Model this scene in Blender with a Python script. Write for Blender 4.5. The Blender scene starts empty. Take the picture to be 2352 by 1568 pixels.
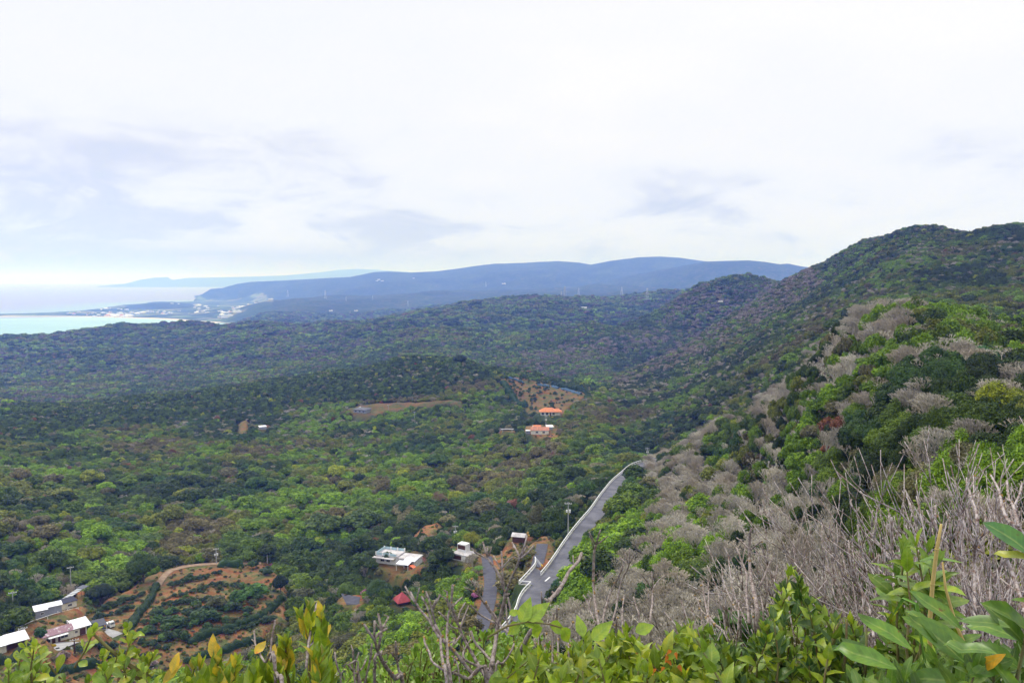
import bpy, math, random
import numpy as np
from mathutils import Vector, Matrix, Quaternion
scene = bpy.context.scene
R = math.radians

# ------------------------------------------------------------------ camera
CAMZ = 240.0                       # metres above the sea
FPX = 796.4                        # focal length in 1024-wide pixels
PITCH = math.atan((341 - 280.3) / FPX)
cam_d = bpy.data.cameras.new("camera")
cam_d.sensor_width = 36.0
cam_d.lens = FPX / 1024 * 36.0
cam_d.clip_start = 0.05
cam_d.clip_end = 150000.0
cam = bpy.data.objects.new("camera", cam_d)
scene.collection.objects.link(cam)
cam.location = (0, 0, CAMZ)
cam.rotation_euler = (math.pi / 2 - PITCH, 0, 0)
scene.camera = cam

# ------------------------------------------------------------------ world: overcast sky
SUN_EL, SUN_AZ = R(50), R(-45)      # azimuth from +Y towards +X
world = bpy.data.worlds.new("World")
scene.world = world
world.use_nodes = True
wn, wl = world.node_tree.nodes, world.node_tree.links
wn.clear()
def N(nodes, t, **kw):
    n = nodes.new(t)
    for k, v in kw.items():
        if k == 'inp':
            for a, b in v.items():
                n.inputs[a].default_value = b
        else:
            setattr(n, k, v)
    return n
def ramp(node, stops):
    cr = node.color_ramp
    while len(cr.elements) > 1:
        cr.elements.remove(cr.elements[-1])
    cr.elements[0].position = stops[0][0]
    cr.elements[0].color = tuple(stops[0][1]) + ((1,) if len(stops[0][1]) == 3 else ())
    for p, c in stops[1:]:
        e = cr.elements.new(p)
        e.color = tuple(c) + ((1,) if len(c) == 3 else ())
def g3(v):
    return (v, v, v)
out = N(wn, 'ShaderNodeOutputWorld')
sky = N(wn, 'ShaderNodeTexSky', sky_type='NISHITA', sun_disc=False, sun_elevation=SUN_EL, sun_rotation=SUN_AZ,
        altitude=240, air_density=1.0, dust_density=1.5, ozone_density=1.0)
bg_sky = N(wn, 'ShaderNodeBackground', inp={1: 0.10})
wl.new(sky.outputs[0], bg_sky.inputs[0])
tc = N(wn, 'ShaderNodeTexCoord')
sep = N(wn, 'ShaderNodeSeparateXYZ')
wl.new(tc.outputs['Generated'], sep.inputs[0])
def wmath(op, a, b=None, clamp=False):
    n = N(wn, 'ShaderNodeMath', operation=op, use_clamp=clamp)
    for i, v in enumerate([a, b]):
        if v is None: continue
        if isinstance(v, (int, float)): n.inputs[i].default_value = v
        else: wl.new(v, n.inputs[i])
    return n.outputs[0]
zc = wmath('MAXIMUM', sep.outputs[2], 0.0)
zz = wmath('ADD', zc, 0.085)
# a flat cloud deck seen in perspective
u = wmath('DIVIDE', sep.outputs[0], zz)
v = wmath('DIVIDE', sep.outputs[1], zz)
comb = N(wn, 'ShaderNodeCombineXYZ')
wl.new(u, comb.inputs[0]); wl.new(v, comb.inputs[1])
n1 = N(wn, 'ShaderNodeTexNoise', inp={'Scale': 0.42, 'Detail': 7.0, 'Roughness': 0.52, 'Distortion': 0.25})
wl.new(comb.outputs[0], n1.inputs['Vector'])
# puffs of cumulus in rows nearer the horizon
mp = N(wn, 'ShaderNodeMapping', inp={'Scale': (3.4, 3.4, 10.5), 'Location': (0.8, 0.4, 0.35)})
wl.new(tc.outputs['Generated'], mp.inputs[0])
n2 = N(wn, 'ShaderNodeTexNoise', inp={'Scale': 2.0, 'Detail': 9.0, 'Roughness': 0.55, 'Distortion': 0.45})
wl.new(mp.outputs[0], n2.inputs['Vector'])
# weight of the two: the deck above, the rows below
wlow = N(wn, 'ShaderNodeMapRange', inp={1: 0.06, 2: 0.24, 3: 0.85, 4: 0.0})
wl.new(sep.outputs[2], wlow.inputs[0])
mixn = N(wn, 'ShaderNodeMix', data_type='FLOAT')
wl.new(wlow.outputs[0], mixn.inputs[0]); wl.new(n1.outputs[0], mixn.inputs[2]); wl.new(n2.outputs[0], mixn.inputs[3])
# thinner and brighter cloud higher up and to the right
hi = N(wn, 'ShaderNodeMapRange', inp={1: 0.06, 2: 0.30, 3: 0.0, 4: 0.20})
wl.new(sep.outputs[2], hi.inputs[0])
rt = N(wn, 'ShaderNodeMapRange', inp={1: -0.5, 2: 0.5, 3: -0.035, 4: 0.11})
wl.new(sep.outputs[0], rt.inputs[0])
sharp = wmath('MULTIPLY', wmath('SUBTRACT', mixn.outputs[0], 0.5), 1.3)
dens = wmath('ADD', wmath('ADD', wmath('ADD', sharp, 0.505), hi.outputs[0]), rt.outputs[0])
cr = N(wn, 'ShaderNodeValToRGB')
ramp(cr, [(0.30, (0.46, 0.50, 0.63)), (0.42, (0.56, 0.595, 0.71)), (0.48, (0.64, 0.67, 0.76)), (0.525, (0.71, 0.735, 0.81)), (0.58, (0.745, 0.765, 0.825)), (0.70, (0.765, 0.775, 0.81)), (0.84, (0.80, 0.80, 0.815))])
wl.new(dens, cr.inputs[0])
# a smooth blue-grey bank lies on the sea horizon, thinning to the right
bank = N(wn, 'ShaderNodeMapRange', inp={1: 0.022, 2: 0.052, 3: 0.9, 4: 0.0}, interpolation_type='SMOOTHSTEP'); wl.new(sep.outputs[2], bank.inputs[0])
bkr = N(wn, 'ShaderNodeMapRange', inp={1: -0.35, 2: 0.35, 3: 1.0, 4: 0.25}); wl.new(sep.outputs[0], bkr.inputs[0])
bmix = N(wn, 'ShaderNodeMix', data_type='RGBA'); wl.new(wmath('MULTIPLY', bank.outputs[0], bkr.outputs[0]), bmix.inputs[0]); wl.new(cr.outputs[0], bmix.inputs[6]); bmix.inputs[7].default_value = (0.52, 0.55, 0.76, 1)
# light near the horizon has come through more air
lowt = N(wn, 'ShaderNodeMapRange', inp={1: 0.0, 2: 0.16, 3: 1.0, 4: 0.0}); wl.new(sep.outputs[2], lowt.inputs[0])
lmul = N(wn, 'ShaderNodeMix', data_type='RGBA', blend_type='MULTIPLY'); wl.new(lowt.outputs[0], lmul.inputs[0]); wl.new(bmix.outputs[2], lmul.inputs[6]); lmul.inputs[7].default_value = (0.93, 0.97, 1.10, 1)
bg_c = N(wn, 'ShaderNodeBackground', inp={1: 1.0})
ov = N(wn, 'ShaderNodeMapRange', inp={1: 0.33, 2: 0.66, 3: 1.0, 4: 1.8})      # unseen overhead cloud brightened, to add light on land and haze
wl.new(sep.outputs[2], ov.inputs[0]); wl.new(ov.outputs[0], bg_c.inputs[1])
wl.new(lmul.outputs[2], bg_c.inputs[0])
# where the low clouds open, the blue of the sky tex shows
msk = N(wn, 'ShaderNodeMapRange', inp={1: 0.30, 2: 0.44, 3: 0.55, 4: 1.0})
wl.new(dens, msk.inputs[0])
mixs = N(wn, 'ShaderNodeMixShader')
wl.new(msk.outputs[0], mixs.inputs[0]); wl.new(bg_sky.outputs[0], mixs.inputs[1]); wl.new(bg_c.outputs[0], mixs.inputs[2])
wl.new(mixs.outputs[0], out.inputs[0])

sun_d = bpy.data.lights.new("sun", 'SUN')
sun_d.energy = 1.5
sun_d.angle = R(11)
sun_d.color = (1.0, 0.96, 0.9)
sun = bpy.data.objects.new("sun", sun_d)
scene.collection.objects.link(sun)
sd = Vector((math.sin(SUN_AZ) * math.cos(SUN_EL), math.cos(SUN_AZ) * math.cos(SUN_EL), math.sin(SUN_EL)))
sun.rotation_euler = (-sd).to_track_quat('-Z', 'Y').to_euler()

scene.view_settings.view_transform = 'Standard'
scene.view_settings.look = 'None'
scene.view_settings.exposure = 0.32
scene.view_settings.gamma = 1.0
cy = scene.cycles
cy.max_bounces = 6; cy.diffuse_bounces = 3; cy.glossy_bounces = 2; cy.transmission_bounces = 2
cy.transparent_max_bounces = 8; cy.volume_bounces = 2
cy.use_denoising = True
cy.sample_clamp_indirect = 5.0

# ------------------------------------------------------------------ picture coordinates -> rays
K = 1024 / 2352.0
def ray(X, Y):
    """photo position (2352-wide) -> azimuth and slope of the sight line"""
    u = (np.asarray(X, float) * K - 512) / FPX
    v = (341 - np.asarray(Y, float) * K) / FPX
    cp, sp = math.cos(PITCH), math.sin(PITCH)
    dx = u; dy = cp + v * sp; dz = -sp + v * cp
    h = np.hypot(dx, dy)
    return np.arctan2(dx, dy), dz / h
def proj(x, y, z):
    x = np.asarray(x, float); y = np.asarray(y, float); z = np.asarray(z, float) - CAMZ
    cp, sp = math.cos(PITCH), math.sin(PITCH)
    d = y * cp - z * sp
    up = y * sp + z * cp
    d = np.where(d < 1e-3, 1e-3, d)
    return (512 + FPX * x / d) / K, (341 - FPX * up / d) / K

# ------------------------------------------------------------------ noise
_rs = np.random.RandomState(11)
_tab = [_rs.rand(256, 256) for _ in range(6)]
def vnoise(x, y, s=0):
    x = np.asarray(x, float) + 1000.3 * (s + 1); y = np.asarray(y, float) + 517.7 * (s + 1)
    xi = np.floor(x).astype(int); yi = np.floor(y).astype(int)
    fx = x - xi; fy = y - yi
    fx = fx * fx * fx * (fx * (fx * 6 - 15) + 10); fy = fy * fy * fy * (fy * (fy * 6 - 15) + 10)
    T = _tab[s % 6]
    a = T[xi & 255, yi & 255]; b = T[(xi + 1) & 255, yi & 255]
    c = T[xi & 255, (yi + 1) & 255]; d = T[(xi + 1) & 255, (yi + 1) & 255]
    return (a + (b - a) * fx) * (1 - fy) + (c + (d - c) * fx) * fy
def fbm(x, y, s=0, o=4):
    t = 0; a = 0.5; n = 0
    for i in range(o):
        t = t + a * vnoise(x, y, s + i); n += a
        x = x * 2.03 + 3.1; y = y * 2.03 - 1.7; a *= 0.5
    return t / n
def smooth(a, b, x):
    t = np.clip((np.asarray(x, float) - a) / (b - a), 0, 1)
    return t * t * (3 - 2 * t)
# ------------------------------------------------------------------ the land: height field
# profiles along sight lines: (photo X, [(distance, photo Y of the canopy) or (distance, 'z', height rel. camera)])
Z = 'z'
COLS = [
 (-500, [(60,Z,-35),(120,Z,-70),(170,Z,-93),(210,1575),(260,1450),(300,1350),(380,1215),(480,1115),(620,1015),(800,945),(920,922),(1150,Z,-160),(1400,915),(1800,860),(2200,815),(2600,790),(2900,Z,-228),(3200,Z,-255),(5000,Z,-275)]),
 (0,   [(60,Z,-35),(120,Z,-70),(170,Z,-92),(210,1572),(260,1440),(300,1340),(380,1210),(480,1110),(620,1010),(800,935),(920,914),(1150,Z,-162),(1400,905),(1800,850),(2200,805),(2600,777),(2900,Z,-228),(3200,Z,-255),(5000,Z,-275)]),
 (150, [(60,Z,-34),(120,Z,-68),(170,Z,-90),(215,1568),(260,1450),(300,1370),(380,1220),(480,1110),(620,1010),(800,940),(900,917),(1100,Z,-160),(1400,900),(1800,845),(2200,795),(2600,770),(2900,Z,-225),(3200,Z,-255),(5000,Z,-275)]),
 (300, [(60,Z,-33),(120,Z,-66),(170,Z,-86),(225,1568),(270,1430),(310,1350),(380,1230),(480,1110),(620,1010),(780,930),(860,902),(1050,Z,-153),(1300,892),(1700,838),(2100,788),(2600,746),(2900,Z,-222),(3300,Z,-255),(5000,Z,-275)]),
 (450, [(60,Z,-32),(120,Z,-63),(170,Z,-82),(235,1540),(270,1400),(320,1310),(390,1210),(480,1100),(620,1000),(760,925),(860,888),(1050,Z,-148),(1300,878),(1700,830),(2100,780),(2500,742),(2900,Z,-215),(3400,Z,-242),(5000,Z,-245)]),
 (600, [(60,Z,-34),(120,Z,-66),(165,Z,-84),(240,1500),(280,1370),(330,1290),(400,1190),(480,1100),(620,1000),(740,925),(850,868),(1050,Z,-143),(1300,858),(1700,800),(2100,758),(2300,745),(2700,Z,-195),(3700,738),(4800,708),(5800,692),(6800,Z,-215)]),
 (750, [(60,Z,-34),(120,Z,-66),(165,Z,-83),(240,1480),(280,1370),(340,1270),(410,1180),(490,1090),(610,1000),(740,910),(850,843),(1050,Z,-138),(1300,843),(1700,800),(2100,765),(2400,750),(2800,Z,-200),(4000,735),(5000,700),(6200,679),(7200,Z,-190)]),
 (930, [(60,Z,-34),(110,Z,-61),(160,Z,-80),(240,1400),(280,1310),(340,1220),(410,1150),(490,1070),(600,990),(700,920),(850,812),(1050,Z,-138),(1300,820),(1700,778),(2100,745),(2400,731),(2850,Z,-195),(4000,725),(5100,695),(6300,673),(7200,Z,-180)]),
 (1050,[(60,Z,-34),(110,Z,-60),(150,Z,-74),(200,1400),(250,1310),(310,1230),(400,1150),(490,1070),(590,990),(700,900),(830,820),(1000,Z,-128),(1250,830),(1400,800),(1800,765),(2200,730),(2500,713),(3000,Z,-175),(4200,708),(5300,685),(6400,666),(7300,Z,-150)]),
 (1200,[(60,Z,-33),(100,Z,-53),(130,Z,-62),(140,1465),(160,1405),(200,1330),(240,1260),(300,1190),(400,1110),(500,1040),(560,985),(640,945),(720,895),(800,846),(950,Z,-128),(1200,848),(1400,810),(1700,770),(2000,735),(2300,705),(2600,694),(3200,Z,-150),(4500,690),(5400,675),(6400,662),(7300,Z,-130)]),
 (1350,[(60,Z,-32),(90,Z,-44),(115,1470),(150,1370),(185,1280),(215,1225),(250,1175),(290,1130),(380,1070),(450,1020),(560,965),(640,925),(720,890),(760,880),(900,Z,-123),(1100,848),(1400,788),(1550,766),(1720,Z,-150),(2050,738),(2400,700),(2700,687),(3200,Z,-130),(4500,684),(5600,664),(6600,655),(7500,Z,-110)]),
 (1500,[(40,Z,-21),(65,Z,-32),(90,1440),(130,1325),(180,1215),(240,1145),(320,1080),(390,1045),(450,1058),(520,1000),(620,935),(750,890),(900,850),(1000,822),(1170,Z,-150),(1330,798),(1500,755),(1680,722),(1950,Z,-160),(2400,700),(2900,679),(3500,Z,-125),(4800,672),(6000,660),(7300,Z,-100)]),
 (1650,[(40,Z,-20),(65,Z,-29),(80,1420),(120,1290),(170,1170),(230,1075),(280,1000),(320,955),(380,985),(470,930),(580,870),(750,820),(950,770),(1100,736),(1270,Z,-110),(1460,700),(1650,650),(1950,Z,-130),(2400,688),(2900,673),(3500,Z,-80),(4500,664),(5500,660),(7000,Z,-90)]),
 (1800,[(40,Z,-19),(60,Z,-26),(80,1380),(120,1220),(160,1080),(200,960),(240,880),(320,920),(420,860),(550,790),(750,730),(950,690),(1200,650),(1400,668),(1600,662),(2500,680),(4500,665),(7000,Z,-100)]),
 (1950,[(40,Z,-17),(60,1320),(90,1190),(130,1000),(180,820),(220,725),(320,790),(450,740),(600,690),(800,630),(950,590),(1050,567),(1300,600),(2000,640),(6000,660)]),
 (2100,[(20,Z,-10.2),(40,1330),(60,1180),(90,1020),(130,850),(180,720),(210,690),(300,760),(420,720),(550,660),(700,590),(900,521),(1100,560),(2000,640),(6000,660)]),
 (2250,[(20,Z,-10.2),(40,1280),(60,1130),(90,990),(130,850),(180,740),(210,712),(300,770),(400,730),(550,650),(700,570),(820,527),(1100,560),(2000,640),(6000,660)]),
 (2352,[(20,Z,-10.2),(40,1240),(60,1100),(90,980),(130,850),(180,760),(205,737),(300,780),(400,730),(550,640),(680,565),(760,526),(1100,560),(2000,640),(6000,660)]),
 (2900,[(20,Z,-10.2),(40,1200),(60,1090),(90,970),(130,850),(180,770),(205,750),(300,780),(400,730),(550,640),(680,570),(760,535),(1100,570),(2000,640),(6000,660)]),
]
SX, SY = 0.105, 0.30        # one unit of azimuth / of ln(distance)
pa, pl, pt = [], [], []
for X, prof in COLS:
    a, _ = ray(X, 700)
    base = [(1.3, Z, -1.75), (2.6, Z, -2.4), (5, Z, -3.9), (10, Z, -6.9 if X < 1700 else -5.8), (20, Z, -12.5 if X < 1700 else -9.5)]
    if X >= 2100: base = base[:4]
    if X < 1500: base.append((35, Z, -21))
    for e in base + prof:
        r = e[0]
        t = e[2] / r if e[1] == Z else float(ray(X, e[1])[1])
        aa = float(a) if e[1] == Z else float(ray(X, e[1])[0])
        pa.append(aa / SX); pl.append(math.log(r) / SY); pt.append(t)
    if max(e[0] for e in prof) < 20000:
        zl = -275 if X < 400 else -252
        for r in (9000, 16000, 45000):
            pa.append(float(a) / SX); pl.append(math.log(r) / SY); pt.append(zl / r)
for X, Y, r in [(1905,600,1120),(1980,553,1030),(2035,541,960),(2060,531,940),(2120,518,900),(2165,526,870),(2220,549,850),(2258,534,830),(2290,518,800),(2320,519,790),
                (2030,690,215),(2160,697,213),(1890,782,232),(1850,842,236),(1723,649,1600),(1560,680,1750)]:
    aa, t = ray(X, Y)
    pa.append(float(aa) / SX); pl.append(math.log(r) / SY); pt.append(float(t))
for X, z, r in [(500,-233,3300),(500,-237,4000),(520,-238,5000),(540,-235,3700),(545,-238,4600)]:
    pa.append(float(ray(X, 720)[0]) / SX); pl.append(math.log(r) / SY); pt.append(z / r)
pa, pl, pt = map(np.array, (pa, pl, pt))
_c = 0.25
def _phi(d2): return np.sqrt(d2 + _c * _c)
A = _phi((pa[:, None] - pa[None]) ** 2 + (pl[:, None] - pl[None]) ** 2)
n_ = len(pa)
M = np.zeros((n_ + 1, n_ + 1)); M[:n_, :n_] = A; M[:n_, n_] = 1; M[n_, :n_] = 1
M[:n_, :n_] -= np.eye(n_) * 0.02
sol = np.linalg.solve(M, np.append(pt, 0))
NA, NL = 1150, 1500
AZ0, AZ1 = R(-52), R(52)
L0, L1 = math.log(1.0), math.log(46000)
gaz = np.linspace(AZ0, AZ1, NA); gl = np.linspace(L0, L1, NL)
ca = np.linspace(AZ0, AZ1, 170); cl = np.linspace(L0, L1, 330)
CG = np.zeros((170, 330))
for i, a in enumerate(ca):
    CG[i] = _phi((a / SX - pa[None]) ** 2 + (cl[:, None] / SY - pl[None]) ** 2) @ sol[:n_] + sol[n_]
def bil(G, a, l, a0, a1, l0, l1):
    na, nl = G.shape
    fa = np.clip((a - a0) / (a1 - a0) * (na - 1), 0, na - 1.001); fl = np.clip((l - l0) / (l1 - l0) * (nl - 1), 0, nl - 1.001)
    ia = fa.astype(int); il = fl.astype(int); fa = fa - ia; fl = fl - il
    return (G[ia, il] * (1 - fa) + G[ia + 1, il] * fa) * (1 - fl) + (G[ia, il + 1] * (1 - fa) + G[ia + 1, il + 1] * fa) * fl
GA, GL = np.meshgrid(gaz, gl, indexing='ij')
GR = np.exp(GL)
GX = GR * np.sin(GA); GY = GR * np.cos(GA)
T = bil(CG, GA, GL, AZ0, AZ1, L0, L1)
CAN = CAMZ + GR * T
# gullies and spurs
amp = np.clip(GR * 0.0085, 0, 10) + (np.where(GA < R(-19), 24, 50) * smooth(1050, 1700, GR)) * (1 - .62 * smooth(2000, 2450, GR)) * smooth(25, 120, GR)
rid = 1 - 2 * np.abs(fbm(GX / 260, GY / 260, 1, 3) - 0.5)
_ff = smooth(1000, 1500, GR)
CAN += amp * (((fbm(GX / 190, GY / 190, 0, 4) - 0.5) * (1 - _ff) + (fbm(GX / 430, GY / 430, 3, 4) - 0.5) * _ff) * 1.5 - (rid - 0.75) * 0.9 * smooth(900, 2000, GR))
CAN += smooth(10, 60, GR) * (fbm(GX / 22, GY / 22, 3, 2) - 0.5) * 1.6
# far ridges: (photo X, photo Y of the crest, crest distance, width towards us)
def add_ridge(tab, back, rough, zbase=-4.0):
    global CAN
    X = np.array([t[0] for t in tab], float); Y = np.array([t[1] for t in tab], float)
    rc = np.array([t[2] for t in tab], float); wf = np.array([t[3] for t in tab], float)
    a, t = ray(X, Y)
    zc = CAMZ + rc * t
    zc_ = np.interp(gaz, a, zc, left=zbase, right=zbase)[:, None]
    rc_ = np.interp(gaz, a, rc)[:, None]; wf_ = np.interp(gaz, a, wf)[:, None]
    d = (GR - rc_)
    s = np.where(d < 0, np.clip(1 + d / wf_, 0, 1), np.clip(1 - d / back, 0, 1))
    s = 0.45 * s + 0.55 * s * s * (3 - 2 * s)
    z = zbase + (zc_ - zbase) * s
    on = smooth(0, 40, zc_ - zbase) * np.clip(s * (1 - s) * 4, 0, 1)
    z += on * rough * ((fbm(GX / 900, GY / 900, 2, 5) - 0.5) * 1.6 - 0.12)
    CAN = np.maximum(CAN, np.where(s > 0, z, -50))
add_ridge([(224,656.6,34000,900),(287,651,34000,1000),(321,642,34000,1200),(353,637,34000,1400),(386,635.5,34000,1500),(390,639,34000,1500),(397,642,34000,1500),(431,637.5,34000,1500),(512,636,34000,1800),(578,634.5,34000,2200),(656,631.5,34000,3000),(735,624.5,34000,4000),(781,618.5,34000,5000),(820,616.5,34000,5000),(865,618.5,34000,5000),(935,623.5,34000,5000),(1100,640,34000,5000)], 4000, 60)
add_ridge([(448,685.5,10000,250),(484,662.5,10600,900),(512,660,10700,1000),(544,651,10800,1300),(578,646,10800,1600),(656,643,10500,2200),(735,638.5,10000,2800),(805,635,9600,3000),(858,624,9500,3200),(893,622.5,9500,3200),(942,625,9500,3200),(1002,622,9500,3300),(1051,616,9500,3400),(1090,610,9500,3500),(1132,605,9400,3500),(1192,603,9300,3500),(1280,598.6,9200,3500),(1329,602,9200,3500),(1357,607,9200,3500),(1403,598,9100,3500),(1466,590,9000,3400),(1515,588,9000,3300),(1562,591,9000,3200),(1617,599,9000,3000),(1700,604,9000,3000),(1850,625,9000,3000)], 4000, 130)
add_ridge([(1150,818,1300,200),(1260,791,1420,300),(1380,761,1500,380),(1470,735,1560,420),(1540,697,1600,450),(1600,662,1640,480),(1660,649,1660,480),(1700,653,1650,480),(1760,661,1600,480),(1840,690,1500,400)], 300, 12, 70.0)
add_ridge([(1200,668,7300,1200),(1350,652,7200,1500),(1470,627,7000,1800),(1578,608,6900,2000),(1617,600,6800,2000),(1660,598.5,6800,2000),(1721,597,6800,2000),(1756,600.5,6800,2000),(1791,606,6800,2000),(1810,604.5,6800,2000),(1841,611,6800,2000),(1900,618,6800,2000),(2100,640,6800,2000)], 2500, 80)

def sea_pt(X, Y, z=0.0):
    a, t = ray(X, Y)
    r = (z - CAMZ) / t
    return float(r * math.sin(a)), float(r * math.cos(a))
def inpoly(x, y, poly):
    x = np.asarray(x, float); y = np.asarray(y, float)
    c = np.zeros(np.broadcast(x, y).shape, bool)
    n = len(poly)
    for i in range(n):
        x1, y1 = poly[i]; x2, y2 = poly[(i + 1) % n]
        if y1 == y2: continue
        m = ((y1 > y) != (y2 > y)) & (x < (x2 - x1) * (y - y1) / (y2 - y1) + x1)
        c ^= m
    return c
def polydist(x, y, pts, closed=False):
    """distance to a polyline, and parameter along it"""
    x = np.asarray(x, float); y = np.asarray(y, float)
    best = np.full(x.shape, 1e18); par = np.zeros(x.shape); acc = 0.0
    m = len(pts) if closed else len(pts) - 1
    for i in range(m):
        x1, y1 = pts[i][:2]; x2, y2 = pts[(i + 1) % len(pts)][:2]
        dx, dy = x2 - x1, y2 - y1; L2 = dx * dx + dy * dy + 1e-12
        t = np.clip(((x - x1) * dx + (y - y1) * dy) / L2, 0, 1)
        d = (x - x1 - t * dx) ** 2 + (y - y1 - t * dy) ** 2
        w = d < best
        best = np.where(w, d, best); par = np.where(w, i + t, par)
    return np.sqrt(best), par
# the low neck of land with the town on it, in a shallow sea
BEACH = [sea_pt(*p) for p in [(-260,727),(-100,727),(0,726.5),(150,726.5),(240,727.5),(300,729.5),(360,731.5),(400,733.5),(445,737.5),(500,741)]]
FARSH = [sea_pt(*p) for p in [(640,700),(600,690),(500,690),(462,690),(400,693),(330,696),(285,699),(240,706),(190,712),(120,716.5),(50,719),(0,720),(-100,721),(-260,722)]]
NECK = BEACH + [sea_pt(620, 745)] + FARSH
m = inpoly(GX, GY, NECK)
dn, _ = polydist(GX[m], GY[m], NECK, True)
CAN[m] = np.maximum(CAN[m], np.minimum(0.9 + dn * 0.02, 4.0 + 2 * fbm(GX[m] / 400, GY[m] / 400, 2)))
WH = [sea_pt(*p) for p in [(283,709),(330,711.5),(400,710),(450,705),(455,699),(390,697),(330,698),(290,702)]]
m = inpoly(GX, GY, WH)
dn, _ = polydist(GX[m], GY[m], WH, True)
CAN[m] += 34 * smooth(0, 260, dn) * (0.7 + 0.6 * fbm(GX[m] / 300, GY[m] / 300, 4))

def can_z(x, y):
    return bil(CAN, np.arctan2(x, y), np.log(np.hypot(x, y)), AZ0, AZ1, L0, L1)
def cast(X, Y, rmin=25.0, dz=0.0, rmax=1e9):
    """where the sight line through (X, Y) first meets the canopy surface"""
    a, t = ray(X, Y); a = float(a); t = float(t)
    z = bil(CAN, np.full(NL, a), gl, AZ0, AZ1, L0, L1) + dz
    r = np.exp(gl)
    tp = (z - CAMZ) / r
    ok = (tp >= t) & (r >= rmin)
    if not ok.any(): i = NL - 1
    else: i = int(np.argmax(ok))
    if i > 0 and r[i - 1] >= rmin and tp[i] > tp[i - 1]:
        f = (t - tp[i - 1]) / (tp[i] - tp[i - 1]); f = min(max(f, 0), 1)
        rr = r[i - 1] + (r[i] - r[i - 1]) * f
    else: rr = r[i]
    return float(rr * math.sin(a)), float(rr * math.cos(a)), float(CAMZ + rr * t)
def castp(pts, **kw): return [cast(X, Y, **kw)[:2] for X, Y in pts]

# ------------------------------------------------------------------ clearings, road bed, yards
CLEAR = [castp(p) for p in [
   [(340,1320),(400,1300),(500,1290),(600,1290),(640,1320),(652,1375),(655,1420),(600,1450),(540,1500),(440,1520),(360,1540),(300,1568),(180,1590),(-40,1600),(-40,1500),(20,1500),(40,1440),(130,1405),(180,1400),(210,1420),(250,1370),(300,1350)],
   [(1150,868),(1200,865),(1260,880),(1330,893),(1345,905),(1310,930),(1290,950),(1225,950),(1200,925),(1160,895)],
   [(1208,975),(1275,972),(1280,1000),(1260,1005),(1212,995)],
   [(800,935),(850,925),(900,922),(1000,918),(1060,918),(1060,926),(960,930),(880,945),(860,955),(810,950)],
   [(553,966),(566,963),(566,985),(557,996),(551,985)], [(590,980),(613,978),(613,986),(592,987)],
   [(866,1262),(970,1262),(975,1300),(950,1322),(905,1318),(880,1300)],
   [(955,1225),(975,1205),(1005,1198),(1010,1206),(975,1228)],
   [(1036,1250),(1090,1255),(1090,1290),(1040,1285)], [(908,1362),(940,1362),(938,1382),(908,1382)],
   [(785,1364),(828,1362),(824,1380),(798,1386)],
   [(1114,1275),(1126,1275),(1160,1262),(1195,1264),(1244,1228),(1258,1228),(1256,1300),(1236,1300),(1234,1268),(1195,1285),(1160,1300),(1134,1300),(1130,1380),(1108,1450),(1096,1450),(1114,1380)],
   [(1175,1228),(1212,1225),(1212,1245),(1178,1245)],
   [(1150,986),(1178,984),(1178,992),(1150,993)],
   [(75,1392),(145,1380),(195,1345),(200,1360),(150,1400),(80,1412)],
]]
def road_pts(lst): return [cast(X, Y, rmin=100) for X, Y in lst]
LEFT_E = road_pts([(1130,1470),(1160,1432),(1185,1400),(1198,1378),(1223,1348),(1247,1318),(1271,1285),(1308,1232),(1337,1194),(1360,1165),(1389,1127),(1413,1099),(1446,1075),(1477,1059),(1500,1050)])
def resample(pts, step):
    pts = [np.array(p, float) for p in pts]
    # Catmull-Rom through the points, then even spacing
    out = []
    for i in range(len(pts) - 1):
        p0 = pts[max(i - 1, 0)]; p1 = pts[i]; p2 = pts[i + 1]; p3 = pts[min(i + 2, len(pts) - 1)]
        for k in range(12):
            t = k / 12
            out.append(0.5 * ((2 * p1) + (-p0 + p2) * t + (2 * p0 - 5 * p1 + 4 * p2 - p3) * t * t + (-p0 + 3 * p1 - 3 * p2 + p3) * t ** 3))
    out.append(pts[-1])
    out = np.array(out); d = np.r_[0, np.cumsum(np.linalg.norm(np.diff(out[:, :2], axis=0), axis=1))]
    n = max(2, int(d[-1] / step) + 1); s = np.linspace(0, d[-1], n)
    return np.stack([np.interp(s, d, out[:, k]) for k in range(out.shape[1])], 1)
LE = resample(LEFT_E, 2.0)
# even grade along the road
kz = np.ones(25) / 25
zpad = np.r_[np.full(12, LE[0, 2]), LE[:, 2], np.full(12, LE[-1, 2])]
LE[:, 2] = np.convolve(zpad, kz, 'valid')
tan = np.gradient(LE[:, :2], axis=0); tan /= np.linalg.norm(tan, axis=1)[:, None]
nrm = np.stack([tan[:, 1], -tan[:, 0]], 1)       # towards the right edge
ROADW = 5.0
RC = LE.copy(); RC[:, :2] += nrm * ROADW / 2
_k4 = int(np.argmin(np.hypot(LE[:, 0] - LEFT_E[4][0], LE[:, 1] - LEFT_E[4][1]))); _k5 = int(np.argmin(np.hypot(LE[:, 0] - LEFT_E[5][0], LE[:, 1] - LEFT_E[5][1])))
_zj = float(LE[(_k4 + _k5) // 2, 2])
def plane_pt(X, Y, z):
    a, t = ray(X, Y); r = (z - CAMZ) / float(t); return (r * math.sin(float(a)), r * math.cos(float(a)), z)
JUNC = [plane_pt(X, Y, _zj + dz) for X, Y, dz in [(1223,1348,0),(1192,1341,0),(1228,1301,.2),(1229,1285,.4)]]
print("road r", [round(math.hypot(p[0], p[1])) for p in LEFT_E], [round(p[2]) for p in LEFT_E])

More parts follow.
